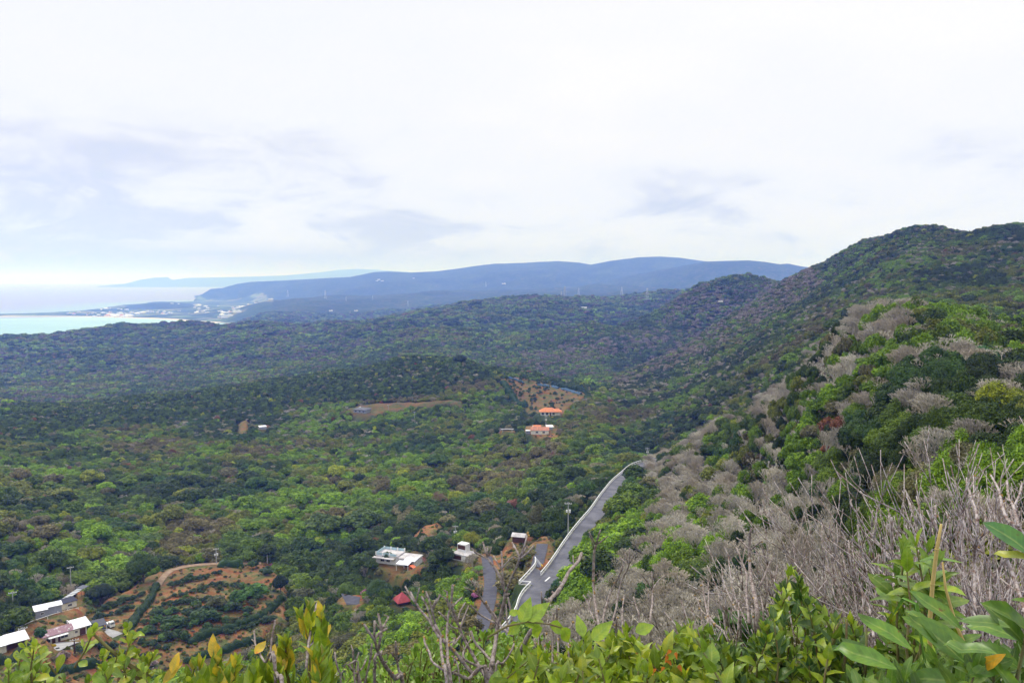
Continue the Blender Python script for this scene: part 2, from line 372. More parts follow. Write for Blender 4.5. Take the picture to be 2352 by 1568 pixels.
TREE_H = 4.6
clear = np.zeros(GX.shape); CLW = np.ones(GX.shape)
near = (GR > 60) & (GR < 1500)
gx, gy = GX[near], GY[near]
c = np.zeros(gx.shape); cw = np.ones(gx.shape)
for iP, P in enumerate(CLEAR):
    P_ = np.array(P)
    x0, y0 = P_.min(0) - 10; x1, y1 = P_.max(0) + 10
    bb = (gx > x0) & (gx < x1) & (gy > y0) & (gy < y1)
    ins = inpoly(gx[bb], gy[bb], P); d, _ = polydist(gx[bb], gy[bb], P, True)
    sd_ = np.where(ins, d, -d)
    c[bb] = np.maximum(c[bb], smooth(-5.0, 1.0, sd_)); cw[bb] = np.where(sd_ > -5, {0: .9, 1: .62, 3: .45, 4: .7, 5: .4, 6: .5, 8: .5, 9: .5}.get(iP, 1.0), cw[bb])
clear[near] = c; CLW[near] = cw
GZ = CAN - TREE_H * smooth(25, 60, GR) * (1 - clear) * (1 - smooth(4000, 7000, GR))
GZ = np.where(GR > 3000, np.where(CAN < 6, CAN, GZ), GZ)
# the road bed is cut level across
bb = near & (GX > LE[:, 0].min() - 30) & (GX < LE[:, 0].max() + 30) & (GY > LE[:, 1].min() - 30) & (GY < LE[:, 1].max() + 30)
d, par = polydist(GX[bb], GY[bb], [tuple(p) for p in RC])
zr = np.interp(par, np.arange(len(RC)), RC[:, 2])
JZ = float(np.interp(0.5, [0, 1], [JUNC[0][2], JUNC[2][2]]))
w = 1 - smooth(ROADW / 2 + 0.5, ROADW / 2 + 5.5, d)
g = GZ[bb]; g = g * (1 - w) + (zr - 0.12) * w
jp = [(RC[np.argmin(np.hypot(RC[:, 0] - JUNC[0][0], RC[:, 1] - JUNC[0][1]))][:2])]
JPOLY = [(JUNC[0][0], JUNC[0][1]), (JUNC[1][0], JUNC[1][1]), (JUNC[2][0], JUNC[2][1])]
_i5 = int(np.argmin(np.hypot(LE[:, 0] - LEFT_E[5][0], LE[:, 1] - LEFT_E[5][1])))
JPOLY += [tuple(LE[_i5, :2] + nrm[_i5] * 1.0)]
_i4 = int(np.argmin(np.hypot(LE[:, 0] - LEFT_E[4][0], LE[:, 1] - LEFT_E[4][1])))
JPOLY += [tuple(LE[_i4, :2] + nrm[_i4] * 1.0)]
jin = inpoly(GX[bb], GY[bb], JPOLY); jd, _ = polydist(GX[bb], GY[bb], JPOLY, True)
wj = np.where(jin, 1.0, 1 - smooth(0.5, 3.5, jd))
JZ = float(LE[(_i4 + _i5) // 2, 2])
g = g * (1 - wj) + (np.minimum(zr, g * 0 + zr) - 0.14) * wj
GZ[bb] = g
def gz(x, y):
    return bil(GZ, np.arctan2(x, y), np.log(np.hypot(x, y)), AZ0, AZ1, L0, L1)
def is_clear(x, y):
    return bil(clear, np.arctan2(x, y), np.log(np.hypot(x, y)), AZ0, AZ1, L0, L1)
PAD_LIST = []
def level_pad(x, y, z, rad, soft=4.0):
    global GZ
    m = (np.abs(GX - x) < rad + soft) & (np.abs(GY - y) < rad + soft)
    d = np.hypot(GX[m] - x, GY[m] - y)
    w = 1 - smooth(rad, rad + soft, d)
    GZ[m] = GZ[m] * (1 - w) + z * w
    PAD_LIST.append((x, y, rad))
# ------------------------------------------------------------------ mesh helpers
COL = scene.collection
def link(o, parent=None):
    COL.objects.link(o)
    if parent is not None: o.parent = parent
    return o
def tag(o, label=None, cat=None, group=None, kind=None):
    if label: o['label'] = label
    if cat: o['category'] = cat
    if group: o['group'] = group
    if kind: o['kind'] = kind
    return o
def empty(name, loc, rz=0.0):
    o = bpy.data.objects.new(name, None)
    o.empty_display_size = 0.5
    o.location = loc; o.rotation_euler = (0, 0, rz)
    return link(o)
def mesh_np(name, verts, quads=None, tris=None, mats=(), attrs=None, smooth_=False, matidx=None):
    me = bpy.data.meshes.new(name)
    verts = np.asarray(verts, np.float32).reshape(-1, 3)
    me.vertices.add(len(verts)); me.vertices.foreach_set('co', verts.ravel())
    q = np.asarray(quads if quads is not None else [], np.int32).reshape(-1, 4)
    t = np.asarray(tris if tris is not None else [], np.int32).reshape(-1, 3)
    nl = q.size + t.size; nf = len(q) + len(t)
    me.loops.add(nl); me.loops.foreach_set('vertex_index', np.concatenate([q.ravel(), t.ravel()]).astype(np.int32))
    me.polygons.add(nf)
    st = np.concatenate([np.arange(len(q)) * 4, q.size + np.arange(len(t)) * 3]).astype(np.int32)
    me.polygons.foreach_set('loop_start', st)
    if matidx is not None: me.polygons.foreach_set('material_index', np.asarray(matidx, np.int32))
    me.update(calc_edges=True)
    if smooth_: me.polygons.foreach_set('use_smooth', np.ones(nf, bool))
    for m in mats: me.materials.append(m)
    for k, (dom, typ, arr) in (attrs or {}).items():
        a = me.attributes.new(k, typ, dom)
        if typ == 'FLOAT': a.data.foreach_set('value', np.asarray(arr, np.float32).ravel())
        elif typ == 'FLOAT_VECTOR': a.data.foreach_set('vector', np.asarray(arr, np.float32).ravel())
        elif typ == 'FLOAT2': a.data.foreach_set('vector', np.asarray(arr, np.float32).ravel())
    me.validate(clean_customdata=False)
    return me
class MB:
    """collects faces into ONE mesh"""
    def __init__(s): s.v = []; s.f = []; s.a = []
    def add(s, vs, fs, val=0.5):
        b = len(s.v)
        s.v.extend([tuple(map(float, p)) for p in vs]); s.f.extend([tuple(i + b for i in f) for f in fs]); s.a.extend([val] * len(fs))
    def box(s, c, size, rz=0.0, top=1.0, val=0.5):
        x, y, z = c; a, b, h = size[0] / 2, size[1] / 2, size[2]
        cs, sn = math.cos(rz), math.sin(rz)
        vs = []
        for k, (zz_, sc) in enumerate([(0, 1), (h, top)]):
            for px, py in ((-a, -b), (a, -b), (a, b), (-a, b)):
                px *= sc; py *= sc
                vs.append((x + px * cs - py * sn, y + px * sn + py * cs, z + zz_))
        s.add(vs, [(3, 2, 1, 0), (4, 5, 6, 7), (0, 1, 5, 4), (1, 2, 6, 5), (2, 3, 7, 6), (3, 0, 4, 7)], val)
    def tube(s, pts, rad, n=6, cap=True, val=0.5):
        pts = [Vector(p) for p in pts]
        m = len(pts)
        if isinstance(rad, (int, float)): rad = [rad] * m
        d0 = (pts[1] - pts[0]).normalized()
        up = Vector((0, 0, 1)) if abs(d0.z) < 0.9 else Vector((1, 0, 0))
        nx = d0.cross(up).normalized()
        vs = []
        for i, p in enumerate(pts):
            d = (pts[min(i + 1, m - 1)] - pts[max(i - 1, 0)])
            d = d.normalized() if d.length > 1e-9 else d0
            nx = (nx - d * nx.dot(d)).normalized(); ny = d.cross(nx)
            for k in range(n):
                a = 2 * math.pi * k / n
                vs.append(p + (nx * math.cos(a) + ny * math.sin(a)) * rad[i])
        fs = []
        for i in range(m - 1):
            for k in range(n):
                fs.append((i * n + k, i * n + (k + 1) % n, (i + 1) * n + (k + 1) % n, (i + 1) * n + k))
        if cap:
            fs.append(tuple(range(n - 1, -1, -1))); fs.append(tuple((m - 1) * n + k for k in range(n)))
        s.add(vs, fs, val)
    def ball(s, c, r, sz=1.0, n=6, m=4, val=0.5):
        vs = [(c[0], c[1], c[2] - r * sz)]
        for j in range(1, m):
            ph = -math.pi / 2 + math.pi * j / m
            for k in range(n):
                a = 2 * math.pi * k / n
                vs.append((c[0] + r * math.cos(ph) * math.cos(a), c[1] + r * math.cos(ph) * math.sin(a), c[2] + r * sz * math.sin(ph)))
        vs.append((c[0], c[1], c[2] + r * sz))
        fs = [(0, 1 + (k + 1) % n, 1 + k) for k in range(n)]
        for j in range(m - 2):
            for k in range(n):
                fs.append((1 + j * n + k, 1 + j * n + (k + 1) % n, 1 + (j + 1) * n + (k + 1) % n, 1 + (j + 1) * n + k))
        e = len(vs) - 1; b = 1 + (m - 2) * n
        fs += [(b + k, b + (k + 1) % n, e) for k in range(n)]
        s.add(vs, fs, val)
    def mesh(s, name, mat, smooth_=False):
        me = bpy.data.meshes.new(name)
        me.from_pydata(s.v, [], s.f)
        a = me.attributes.new('v', 'FLOAT', 'FACE'); a.data.foreach_set('value', np.array(s.a, np.float32))
        if smooth_: me.polygons.foreach_set('use_smooth', np.ones(len(me.polygons), bool))
        if mat: me.materials.append(mat)
        me.update()
        return me
    def build(s, name, mat, parent=None, smooth_=False):
        return link(bpy.data.objects.new(name, s.mesh(name, mat, smooth_)), parent)

# ------------------------------------------------------------------ materials
def newmat(name):
    m = bpy.data.materials.new(name); m.use_nodes = True
    m.node_tree.nodes.clear()
    return m, m.node_tree.nodes, m.node_tree.links
def rgb(h):
    h = h.lstrip('#')
    c = [int(h[i:i + 2], 16) / 255 for i in (0, 2, 4)]
    return tuple(x / 12.92 if x <= 0.04045 else ((x + 0.055) / 1.055) ** 2.4 for x in c)
def surf(name, c1, c2=None, scale=1.0, rough=0.8, spec=0.3, bump=0.0, detail=4.0, contrast=(0.35, 0.65), stretch=None, metallic=0.0):
    m, n, l = newmat(name)
    o = N(n, 'ShaderNodeOutputMaterial'); b = N(n, 'ShaderNodeBsdfPrincipled', inp={'Roughness': rough, 'Specular IOR Level': spec, 'Metallic': metallic})
    l.new(b.outputs[0], o.inputs[0])
    if c2 is None: c2 = tuple(x * 0.75 for x in c1)
    t = N(n, 'ShaderNodeTexCoord'); ns = N(n, 'ShaderNodeTexNoise', inp={'Scale': scale, 'Detail': detail, 'Roughness': 0.6})
    if stretch:
        mp = N(n, 'ShaderNodeMapping', inp={'Scale': stretch}); l.new(t.outputs['Object'], mp.inputs[0]); l.new(mp.outputs[0], ns.inputs['Vector'])
    else: l.new(t.outputs['Object'], ns.inputs['Vector'])
    r = N(n, 'ShaderNodeValToRGB'); ramp(r, [(contrast[0], c2), (contrast[1], c1)])
    l.new(ns.outputs[0], r.inputs[0]); l.new(r.outputs[0], b.inputs['Base Color'])
    if bump:
        bp = N(n, 'ShaderNodeBump', inp={'Strength': bump, 'Distance': 0.05}); l.new(ns.outputs[0], bp.inputs['Height']); l.new(bp.outputs[0], b.inputs['Normal'])
    return m
def foliage_mat(name, tinted=True, base=(0.06, 0.1, 0.03), trans=0.25, vary=0.55):
    """leaf mass: colour carried per tree ('tint'), per leaf variation in 'v'"""
    m, n, l = newmat(name)
    o = N(n, 'ShaderNodeOutputMaterial')
    b = N(n, 'ShaderNodeBsdfPrincipled', inp={'Roughness': 0.55, 'Specular IOR Level': 0.22})
    tr = N(n, 'ShaderNodeBsdfTranslucent')
    mx = N(n, 'ShaderNodeMixShader', inp={0: trans})
    l.new(b.outputs[0], mx.inputs[1]); l.new(tr.outputs[0], mx.inputs[2]); l.new(mx.outputs[0], o.inputs[0])
    va = N(n, 'ShaderNodeAttribute', attribute_name='v')
    mr = N(n, 'ShaderNodeMapRange', inp={1: 0.0, 2: 1.0, 3: 1 - vary, 4: 1 + vary}); l.new(va.outputs['Fac'], mr.inputs[0])
    hs = N(n, 'ShaderNodeHueSaturation')
    mh = N(n, 'ShaderNodeMapRange', inp={1: 0.0, 2: 1.0, 3: 0.512, 4: 0.485}); l.new(va.outputs['Fac'], mh.inputs[0])
    l.new(mh.outputs[0], hs.inputs['Hue']); l.new(mr.outputs[0], hs.inputs['Value'])
    if tinted:
        ta = N(n, 'ShaderNodeAttribute', attribute_name='tint', attribute_type='INSTANCER')
        l.new(ta.outputs['Color'], hs.inputs['Color'])
    else:
        hs.inputs['Color'].default_value = tuple(base) + (1,)
    l.new(hs.outputs[0], b.inputs['Base Color']); l.new(hs.outputs[0], tr.inputs['Color'])
    return m
MAT = {}
MAT['leaf'] = foliage_mat('leaf_mass')
MAT['twig'] = foliage_mat('bare_twigs', trans=0.0, vary=0.25)
MAT['bark'] = surf('bark', (0.16, 0.13, 0.10), (0.07, 0.055, 0.045), 3.0, 0.9, 0.1, 0.3)
MAT['asphalt'] = surf('asphalt', (0.145, 0.145, 0.17), (0.085, 0.085, 0.105), 0.22, 0.85, 0.25, 0.0, 10, (0.38, 0.60))
MAT['dark_asphalt'] = surf('old_asphalt', (0.09, 0.09, 0.115), (0.055, 0.055, 0.075), 0.6, 0.85, 0.25, 0, 6)
MAT['white_paint'] = surf('white_paint', (0.78, 0.78, 0.78), (0.52, 0.52, 0.50), 1.2, 0.6, 0.3, 0, 6, (0.25, 0.5))
MAT['white_roof'] = surf('white_sheet_roof', (0.80, 0.81, 0.86), (0.66, 0.67, 0.74), 0.6, 0.5, 0.4, 0, 5)
MAT['concrete'] = surf('concrete', (0.42, 0.42, 0.40), (0.24, 0.24, 0.23), 0.8, 0.9, 0.2, 0.1, 6)
MAT['grey_wall'] = surf('grey_wall', (0.33, 0.35, 0.42), (0.26, 0.28, 0.34), 0.8, 0.8, 0.2)
MAT['cream'] = surf('cream_wall', (0.74, 0.73, 0.64), (0.58, 0.56, 0.48), 0.7, 0.8, 0.2)
MAT['mauve'] = surf('faded_mauve_roof', (0.58, 0.53, 0.58), (0.27, 0.16, 0.19), 0.8, 0.7, 0.3, 0, 6, (0.54, 0.68))
MAT['navy'] = surf('navy_roof', (0.02, 0.025, 0.06), (0.012, 0.014, 0.035), 1.0, 0.5, 0.4)
MAT['slate'] = surf('slate_roof', (0.09, 0.095, 0.13), (0.06, 0.065, 0.09), 1.5, 0.6, 0.4)
MAT['terracotta'] = surf('terracotta_roof', (0.62, 0.24, 0.11), (0.50, 0.17, 0.08), 1.2, 0.8, 0.2, 0, 6)
MAT['old_terracotta'] = surf('weathered_terracotta', (0.55, 0.22, 0.13), (0.26, 0.15, 0.12), 0.9, 0.8, 0.2, 0, 6)
MAT['red_roof'] = surf('red_roof', (0.40, 0.07, 0.085), (0.32, 0.05, 0.06), 1.0, 0.7, 0.3)
MAT['window'] = surf('dark_window', (0.035, 0.04, 0.055), (0.02, 0.025, 0.03), 1.0, 0.15, 0.6)
MAT['brown'] = surf('brown_panel', (0.09, 0.035, 0.025), (0.06, 0.025, 0.02), 1.0, 0.6, 0.3)
MAT['orange'] = surf('orange_paint', (0.62, 0.12, 0.03), (0.5, 0.09, 0.025), 1.0, 0.4, 0.4)
MAT['pale_blue'] = surf('pale_blue_panel', (0.42, 0.58, 0.64), (0.34, 0.48, 0.54), 1.0, 0.6, 0.3)
MAT['pole'] = surf('concrete_pole', (0.42, 0.42, 0.42), (0.3, 0.3, 0.3), 2.0, 0.8, 0.2)
MAT['steel'] = surf('galvanised_steel', (0.55, 0.57, 0.6), (0.42, 0.44, 0.47), 2.0, 0.5, 0.4)
MAT['flat_roof'] = surf('stained_flat_roof', (0.58, 0.56, 0.57), (0.36, 0.33, 0.34), 0.45, 0.85, 0.2, 0, 7, (0.35, 0.6))
MAT['yellow'] = surf('yellow_paint', (0.7, 0.45, 0.03), (0.6, 0.4, 0.03), 1, 0.5, 0.3)
MAT['tyre'] = surf('tyre', (0.02, 0.02, 0.02), (0.015, 0.015, 0.015), 1, 0.8, 0.2)
MAT['blue_net'] = surf('blue_net', (0.07, 0.14, 0.28), (0.06, 0.10, 0.12), 0.8, 0.8, 0.1, 0, 4)
# ------------------------------------------------------------------ ground, sea, haze
def ground_material():
    m, n, l = newmat('ground')
    o = N(n, 'ShaderNodeOutputMaterial'); b = N(n, 'ShaderNodeBsdfPrincipled', inp={'Roughness': 0.95, 'Specular IOR Level': 0.1})
    l.new(b.outputs[0], o.inputs[0])
    geo = N(n, 'ShaderNodeNewGeometry')
    def noise(scale, detail=5.0, rough=0.6, dist=0.0):
        q = N(n, 'ShaderNodeTexNoise', inp={'Scale': scale, 'Detail': detail, 'Roughness': rough, 'Distortion': dist}); l.new(geo.outputs['Position'], q.inputs['Vector']); return q.outputs[0]
    def rampn(src, stops):
        q = N(n, 'ShaderNodeValToRGB'); ramp(q, stops); l.new(src, q.inputs[0]); return q.outputs[0]
    def mixc(f, a, b_):
        q = N(n, 'ShaderNodeMix', data_type='RGBA'); 
        if isinstance(f, float): q.inputs[0].default_value = f
        else: l.new(f, q.inputs[0])
        l.new(a, q.inputs[6]); l.new(b_, q.inputs[7]); return q.outputs[2]
    def attr(nm):
        q = N(n, 'ShaderNodeAttribute', attribute_name=nm); return q.outputs['Fac']
    # under the trees: leaf litter and low scrub
    under = rampn(noise(0.12, 8), [(0.3, (0.018, 0.028, 0.010)), (0.5, (0.035, 0.055, 0.018)), (0.68, (0.07, 0.075, 0.035))])
    # cleared ground: red soil, dry grass, green grass
    soil = rampn(noise(0.16, 9, 0.65), [(0.36, (0.27, 0.08, 0.035)), (0.45, (0.28, 0.115, 0.05)), (0.51, (0.26, 0.16, 0.07)), (0.57, (0.13, 0.13, 0.045)), (0.66, (0.07, 0.10, 0.03))])
    soil2 = rampn(noise(1.2, 5, 0.7), [(0.35, (0.55, 0.55, 0.55)), (0.65, (1.25, 1.25, 1.25))])
    mm = N(n, 'ShaderNodeMix', data_type='RGBA', blend_type='MULTIPLY'); mm.inputs[0].default_value = 1.0
    l.new(soil, mm.inputs[6]); l.new(soil2, mm.inputs[7])
    c = mixc(attr('clear'), under, mm.outputs[2])
    # far woodland seen as a skin of crowns
    vo = N(n, 'ShaderNodeTexVoronoi', inp={'Scale': 0.055}); l.new(geo.outputs['Position'], vo.inputs['Vector'])
    sepc = N(n, 'ShaderNodeSeparateColor'); l.new(vo.outputs['Color'], sepc.inputs[0])
    w1 = rampn(sepc.outputs[0], [(0.0, (0.014, 0.032, 0.010)), (0.35, (0.024, 0.048, 0.013)), (0.7, (0.038, 0.062, 0.018)), (0.92, (0.062, 0.066, 0.030)), (1.0, (0.09, 0.075, 0.055))])
    w2 = rampn(noise(0.0035, 6, 0.6), [(0.35, (0.6, 0.7, 0.7)), (0.65, (1.35, 1.25, 1.2))])
    m2 = N(n, 'ShaderNodeMix', data_type='RGBA', blend_type='MULTIPLY'); m2.inputs[0].default_value = 1.0
    l.new(w1, m2.inputs[6]); l.new(w2, m2.inputs[7])
    c = mixc(attr('far'), c, m2.outputs[2])
    # fields and scrub on the coastal plain
    pl = N(n, 'ShaderNodeTexVoronoi', inp={'Scale': 0.006}, distance='CHEBYCHEV'); l.new(geo.outputs['Position'], pl.inputs['Vector'])
    sp = N(n, 'ShaderNodeSeparateColor'); l.new(pl.outputs['Color'], sp.inputs[0])
    f1 = rampn(sp.outputs[1], [(0.0, (0.03, 0.055, 0.03)), (0.45, (0.05, 0.085, 0.04)), (0.55, (0.13, 0.2, 0.07)), (0.8, (0.24, 0.22, 0.13)), (1.0, (0.06, 0.10, 0.05))])
    pn = rampn(noise(0.004, 4), [(0.42, (0, 0, 0)), (0.5, (1, 1, 1))])
    wood = rampn(noise(0.03, 3), [(0.3, (0.02, 0.045, 0.02)), (0.7, (0.05, 0.08, 0.03))])
    plain = mixc(pn, wood, f1)
    c = mixc(attr('plain'), c, plain)
    l.new(c, b.inputs['Base Color'])
    bp = N(n, 'ShaderNodeBump', inp={'Strength': 0.5, 'Distance': 0.4}); l.new(noise(1.5, 5), bp.inputs['Height']); l.new(bp.outputs[0], b.inputs['Normal'])
    return m
def build_ground():
    idx = np.arange(NA * NL).reshape(NA, NL)
    q = np.stack([idx[:-1, :-1], idx[1:, :-1], idx[1:, 1:], idx[:-1, 1:]], -1).reshape(-1, 4)
    # leave out the deep sea bed far from any land
    zmax = GZ.ravel()[q].max(1)
    q = q[zmax > -12]
    verts = np.stack([GX, GY, GZ], -1).reshape(-1, 3)
    far = smooth(2500, 5200, GR)
    plain = (inpoly(GX, GY, NECK) & ~inpoly(GX, GY, WH)).astype(float)
    c2 = clear * CLW * (0.55 + 0.9 * (fbm(GX / 9, GY / 9, 2, 3) - 0.2))
    me = mesh_np('terrain', verts, q, mats=[ground_material()], smooth_=True,
                 attrs={'clear': ('POINT', 'FLOAT', np.clip(c2, 0, 1)), 'far': ('POINT', 'FLOAT', far), 'plain': ('POINT', 'FLOAT', plain)})
    return tag(link(bpy.data.objects.new('terrain', me)), kind='structure')
def build_sea():
    m, n, l = newmat('sea')
    o = N(n, 'ShaderNodeOutputMaterial'); b = N(n, 'ShaderNodeBsdfPrincipled', inp={'Roughness': 0.32, 'Specular IOR Level': 0.5, 'IOR': 1.33})
    l.new(b.outputs[0], o.inputs[0])
    geo = N(n, 'ShaderNodeNewGeometry')
    a = N(n, 'ShaderNodeAttribute', attribute_name='shoal')
    ns = N(n, 'ShaderNodeTexNoise', inp={'Scale': 0.0016, 'Detail': 5.0, 'Roughness': 0.55}); 
    mp = N(n, 'ShaderNodeMapping', inp={'Scale': (1.0, 2.2, 1.0)}); l.new(geo.outputs['Position'], mp.inputs[0]); l.new(mp.outputs[0], ns.inputs['Vector'])
    ad = N(n, 'ShaderNodeMath', operation='MULTIPLY_ADD'); l.new(ns.outputs[0], ad.inputs[0]); ad.inputs[1].default_value = 0.5
    sb = N(n, 'ShaderNodeMath', operation='SUBTRACT'); l.new(a.outputs['Fac'], sb.inputs[0]); sb.inputs[1].default_value = 0.25; l.new(sb.outputs[0], ad.inputs[2])
    r = N(n, 'ShaderNodeValToRGB'); ramp(r, [(0.05, (0.20, 0.20, 0.36)), (0.35, (0.20, 0.27, 0.38)), (0.6, (0.20, 0.36, 0.41)), (0.85, (0.22, 0.43, 0.45)), (1.0, (0.32, 0.52, 0.50))])
    l.new(ad.outputs[0], r.inputs[0]); l.new(r.outputs[0], b.inputs['Base Color'])
    n2 = N(n, 'ShaderNodeTexNoise', inp={'Scale': 0.02, 'Detail': 6.0}); l.new(mp.outputs[0], n2.inputs['Vector'])
    bp = N(n, 'ShaderNodeBump', inp={'Strength': 0.12, 'Distance': 4.0}); l.new(n2.outputs[0], bp.inputs['Height']); l.new(bp.outputs[0], b.inputs['Normal'])
    na, nl = 240, 260
    A_ = np.linspace(R(-60), R(60), na); L_ = np.linspace(math.log(1500), math.log(70000), nl)
    A2, L2 = np.meshgrid(A_, L_, indexing='ij'); r2 = np.exp(L2)
    x = r2 * np.sin(A2); y = r2 * np.cos(A2)
    db, _ = polydist(x, y, BEACH); df, _ = polydist(x, y, FARSH)
    a0, t0 = ray(0, 727)
    inbay = r2 < 240 / 0.040
    sh = np.maximum((1 - smooth(0, 2600, db)) * 0.35 + 0.62 * inbay * (1 - smooth(200, 3800, db)), 0.55 * (1 - smooth(0, 1200, df)))
    idx = np.arange(na * nl).reshape(na, nl)
    q = np.stack([idx[:-1, :-1], idx[1:, :-1], idx[1:, 1:], idx[:-1, 1:]], -1).reshape(-1, 4)
    me = mesh_np('sea', np.stack([x, y, x * 0], -1).reshape(-1, 3), q, mats=[m], attrs={'shoal': ('POINT', 'FLOAT', sh)}, smooth_=True)
    tag(link(bpy.data.objects.new('sea', me)), kind='structure')
    # beach: a low berm of sand along the inner shore
    B = resample([(p[0], p[1], 0.0) for p in BEACH], 60)
    tn = np.gradient(B[:, :2], axis=0); tn /= np.linalg.norm(tn, axis=1)[:, None]; nn = np.stack([-tn[:, 1], tn[:, 0]], 1)
    rows = []
    for w_, z_ in ((-30, -1.5), (-8, 0.5), (18, 2.4), (40, 3.0), (48, 1.0)):
        ww = w_ * (0.75 + 0.5 * vnoise(np.arange(len(B)) / 6.0, 0 * B[:, 0], 3)) if w_ > 0 else w_
        rows.append(np.c_[B[:, :2] + nn * (np.ones(len(B)) * ww)[:, None], np.full(len(B), z_)])
    V = np.array(rows).reshape(-1, 3); nb = len(B)
    q = [(j * nb + i, j * nb + i + 1, (j + 1) * nb + i + 1, (j + 1) * nb + i) for j in range(4) for i in range(nb - 1)]
    me = mesh_np('beach', V, q, mats=[surf('sand', (0.60, 0.52, 0.40), (0.5, 0.43, 0.33), 0.01)], smooth_=True)
    tag(link(bpy.data.objects.new('beach', me)), kind='structure')
def build_haze():
    m, n, l = newmat('haze')
    o = N(n, 'ShaderNodeOutputMaterial')
    vol = N(n, 'ShaderNodeVolumePrincipled', inp={'Color': (0.16, 0.29, 1.0, 1), 'Density': HAZE, 'Anisotropy': 0.0, 'Absorption Color': (1, 1, 1, 1)})
    l.new(vol.outputs[0], o.inputs['Volume'])
    mb = MB(); mb.box((0, 21000, -60), (160000, 120000, 870))
    ob = mb.build('haze', m); tag(ob, kind='stuff')
HAZE = 1.6e-4
# ------------------------------------------------------------------ road, parapets, yards
def mpd(p):
    """metres per photo unit at a point"""
    return math.sqrt(p[0] ** 2 + p[1] ** 2 + (p[2] - CAMZ) ** 2) / (FPX / K)
def face_az(p): return -math.atan2(p[0], p[1])
def ribbon(name, L_, R_, mat, kind='structure', lift=0.0):
    n = len(L_); rows = []
    for k in range(5):
        f = k / 4; rows.append(L_ * (1 - f) + R_ * f + np.array([0, 0, lift + 0.05 * math.sin(math.pi * f)]))
    V = np.array(rows).reshape(-1, 3)
    q = [(j * n + i, j * n + i + 1, (j + 1) * n + i + 1, (j + 1) * n + i) for j in range(4) for i in range(n - 1)]
    o = link(bpy.data.objects.new(name, mesh_np(name, V, [tuple(reversed(f)) for f in q], mats=[mat])))
    if kind: tag(o, kind=kind)
    return o
RE = LE.copy(); RE[:, :2] += nrm * ROADW
ribbon('road', LE, RE, MAT['asphalt'])
# widened corner of the road at the junction
def flat_poly(name, pts, mat, lift, kind='structure', thick=0.0):
    mb = MB(); n = len(pts)
    vs = [(p[0], p[1], p[2] + lift) for p in pts]
    fs = [tuple(range(n))]
    if thick:
        vs += [(p[0], p[1], p[2] + lift - thick) for p in pts]
        fs += [((i + 1) % n, i, n + i, n + (i + 1) % n) for i in range(n)]
    mb.add(vs, fs)
    o = mb.build(name, mat)
    a = o.data.polygons[0]
    if a.normal.z < 0: o.data.flip_normals()
    if kind: tag(o, kind=kind)
    return o
def lerp(a, b, f): return tuple(a[i] + (b[i] - a[i]) * f for i in range(len(a)))
_jr4, _jr5 = LE[_i4], LE[_i5]
J0 = (JUNC[0][0], JUNC[0][1], JZ); J1 = (JUNC[1][0], JUNC[1][1], JZ); J2 = (JUNC[2][0], JUNC[2][1], JZ + 0.2)
flat_poly('paved_corner', [(_jr4[0] + nrm[_i4][0] * .3, _jr4[1] + nrm[_i4][1] * .3, _jr4[2]), J0, J1, J2, (_jr5[0] + nrm[_i5][0] * .3, _jr5[1] + nrm[_i5][1] * .3, _jr5[2])], MAT['asphalt'], 0.012)
# lane running back from the corner, and the old dark road below
LANES = []
def lane(name, pts, width, mat, lift=0.1, smoothz=True, rmin=100):
    P = resample([cast(X, Y, rmin=rmin) for X, Y in pts], 2.0)
    for i in range(len(P)): P[i, 2] = gz(P[i, 0], P[i, 1])
    kk = min(9, len(P)); pad = np.r_[np.full(kk // 2, P[0, 2]), P[:, 2], np.full(kk // 2, P[-1, 2])]
    P[:, 2] = np.convolve(pad, np.ones(kk) / kk, 'valid')[:len(P)]
    t = np.gradient(P[:, :2], axis=0); t /= np.linalg.norm(t, axis=1)[:, None] + 1e-9; nn = np.stack([-t[:, 1], t[:, 0]], 1)
    LANES.append(([tuple(p[:2]) for p in P], width))
    # bed the land under it
    global GZ
    m = (GX > P[:, 0].min() - 9) & (GX < P[:, 0].max() + 9) & (GY > P[:, 1].min() - 9) & (GY < P[:, 1].max() + 9)
    d, par = polydist(GX[m], GY[m], [tuple(p) for p in P])
    w = 1 - smooth(width / 2 + 1.2, width / 2 + 4.5, d)
    GZ[m] = GZ[m] * (1 - w) + (np.interp(par, np.arange(len(P)), P[:, 2]) - 0.06) * w
    Lm = P.copy(); Rm = P.copy(); Lm[:, :2] -= -nn * width / 2; Rm[:, :2] += -nn * width / 2
    return ribbon(name, Lm, Rm, mat, lift=lift)
lane('side_lane', [(1233,1296),(1238,1280),(1243,1262),(1246,1250)], 3.4, MAT['dark_asphalt'])
lane('lower_road', [(1100,1450),(1112,1415),(1122,1380),(1127,1340),(1122,1305),(1118,1278)], 3.6, MAT['dark_asphalt'])
lane('farm_track', [(360,1345),(385,1315),(420,1300),(470,1293),(540,1290),(600,1290)], 2.6, surf('track', (0.30, 0.22, 0.15), (0.2, 0.12, 0.07), 0.5))
lane('yard_path', [(112,1487),(150,1476),(200,1461),(232,1455),(262,1465)], 6.0, surf('yard_concrete', (0.36, 0.36, 0.37), (0.27, 0.26, 0.26), 0.4), lift=0.06)
pk = [cast(X, Y) for X, Y in [(783,1366),(828,1362),(824,1378),(796,1386)]]
zk = float(np.mean([gz(p[0], p[1]) for p in pk])); cxk = np.mean([p[0] for p in pk]); cyk = np.mean([p[1] for p in pk]); level_pad(cxk, cyk, zk, 4.5, 3)
flat_poly('parking_apron', [(p[0], p[1], zk) for p in pk], MAT['dark_asphalt'], 0.12)

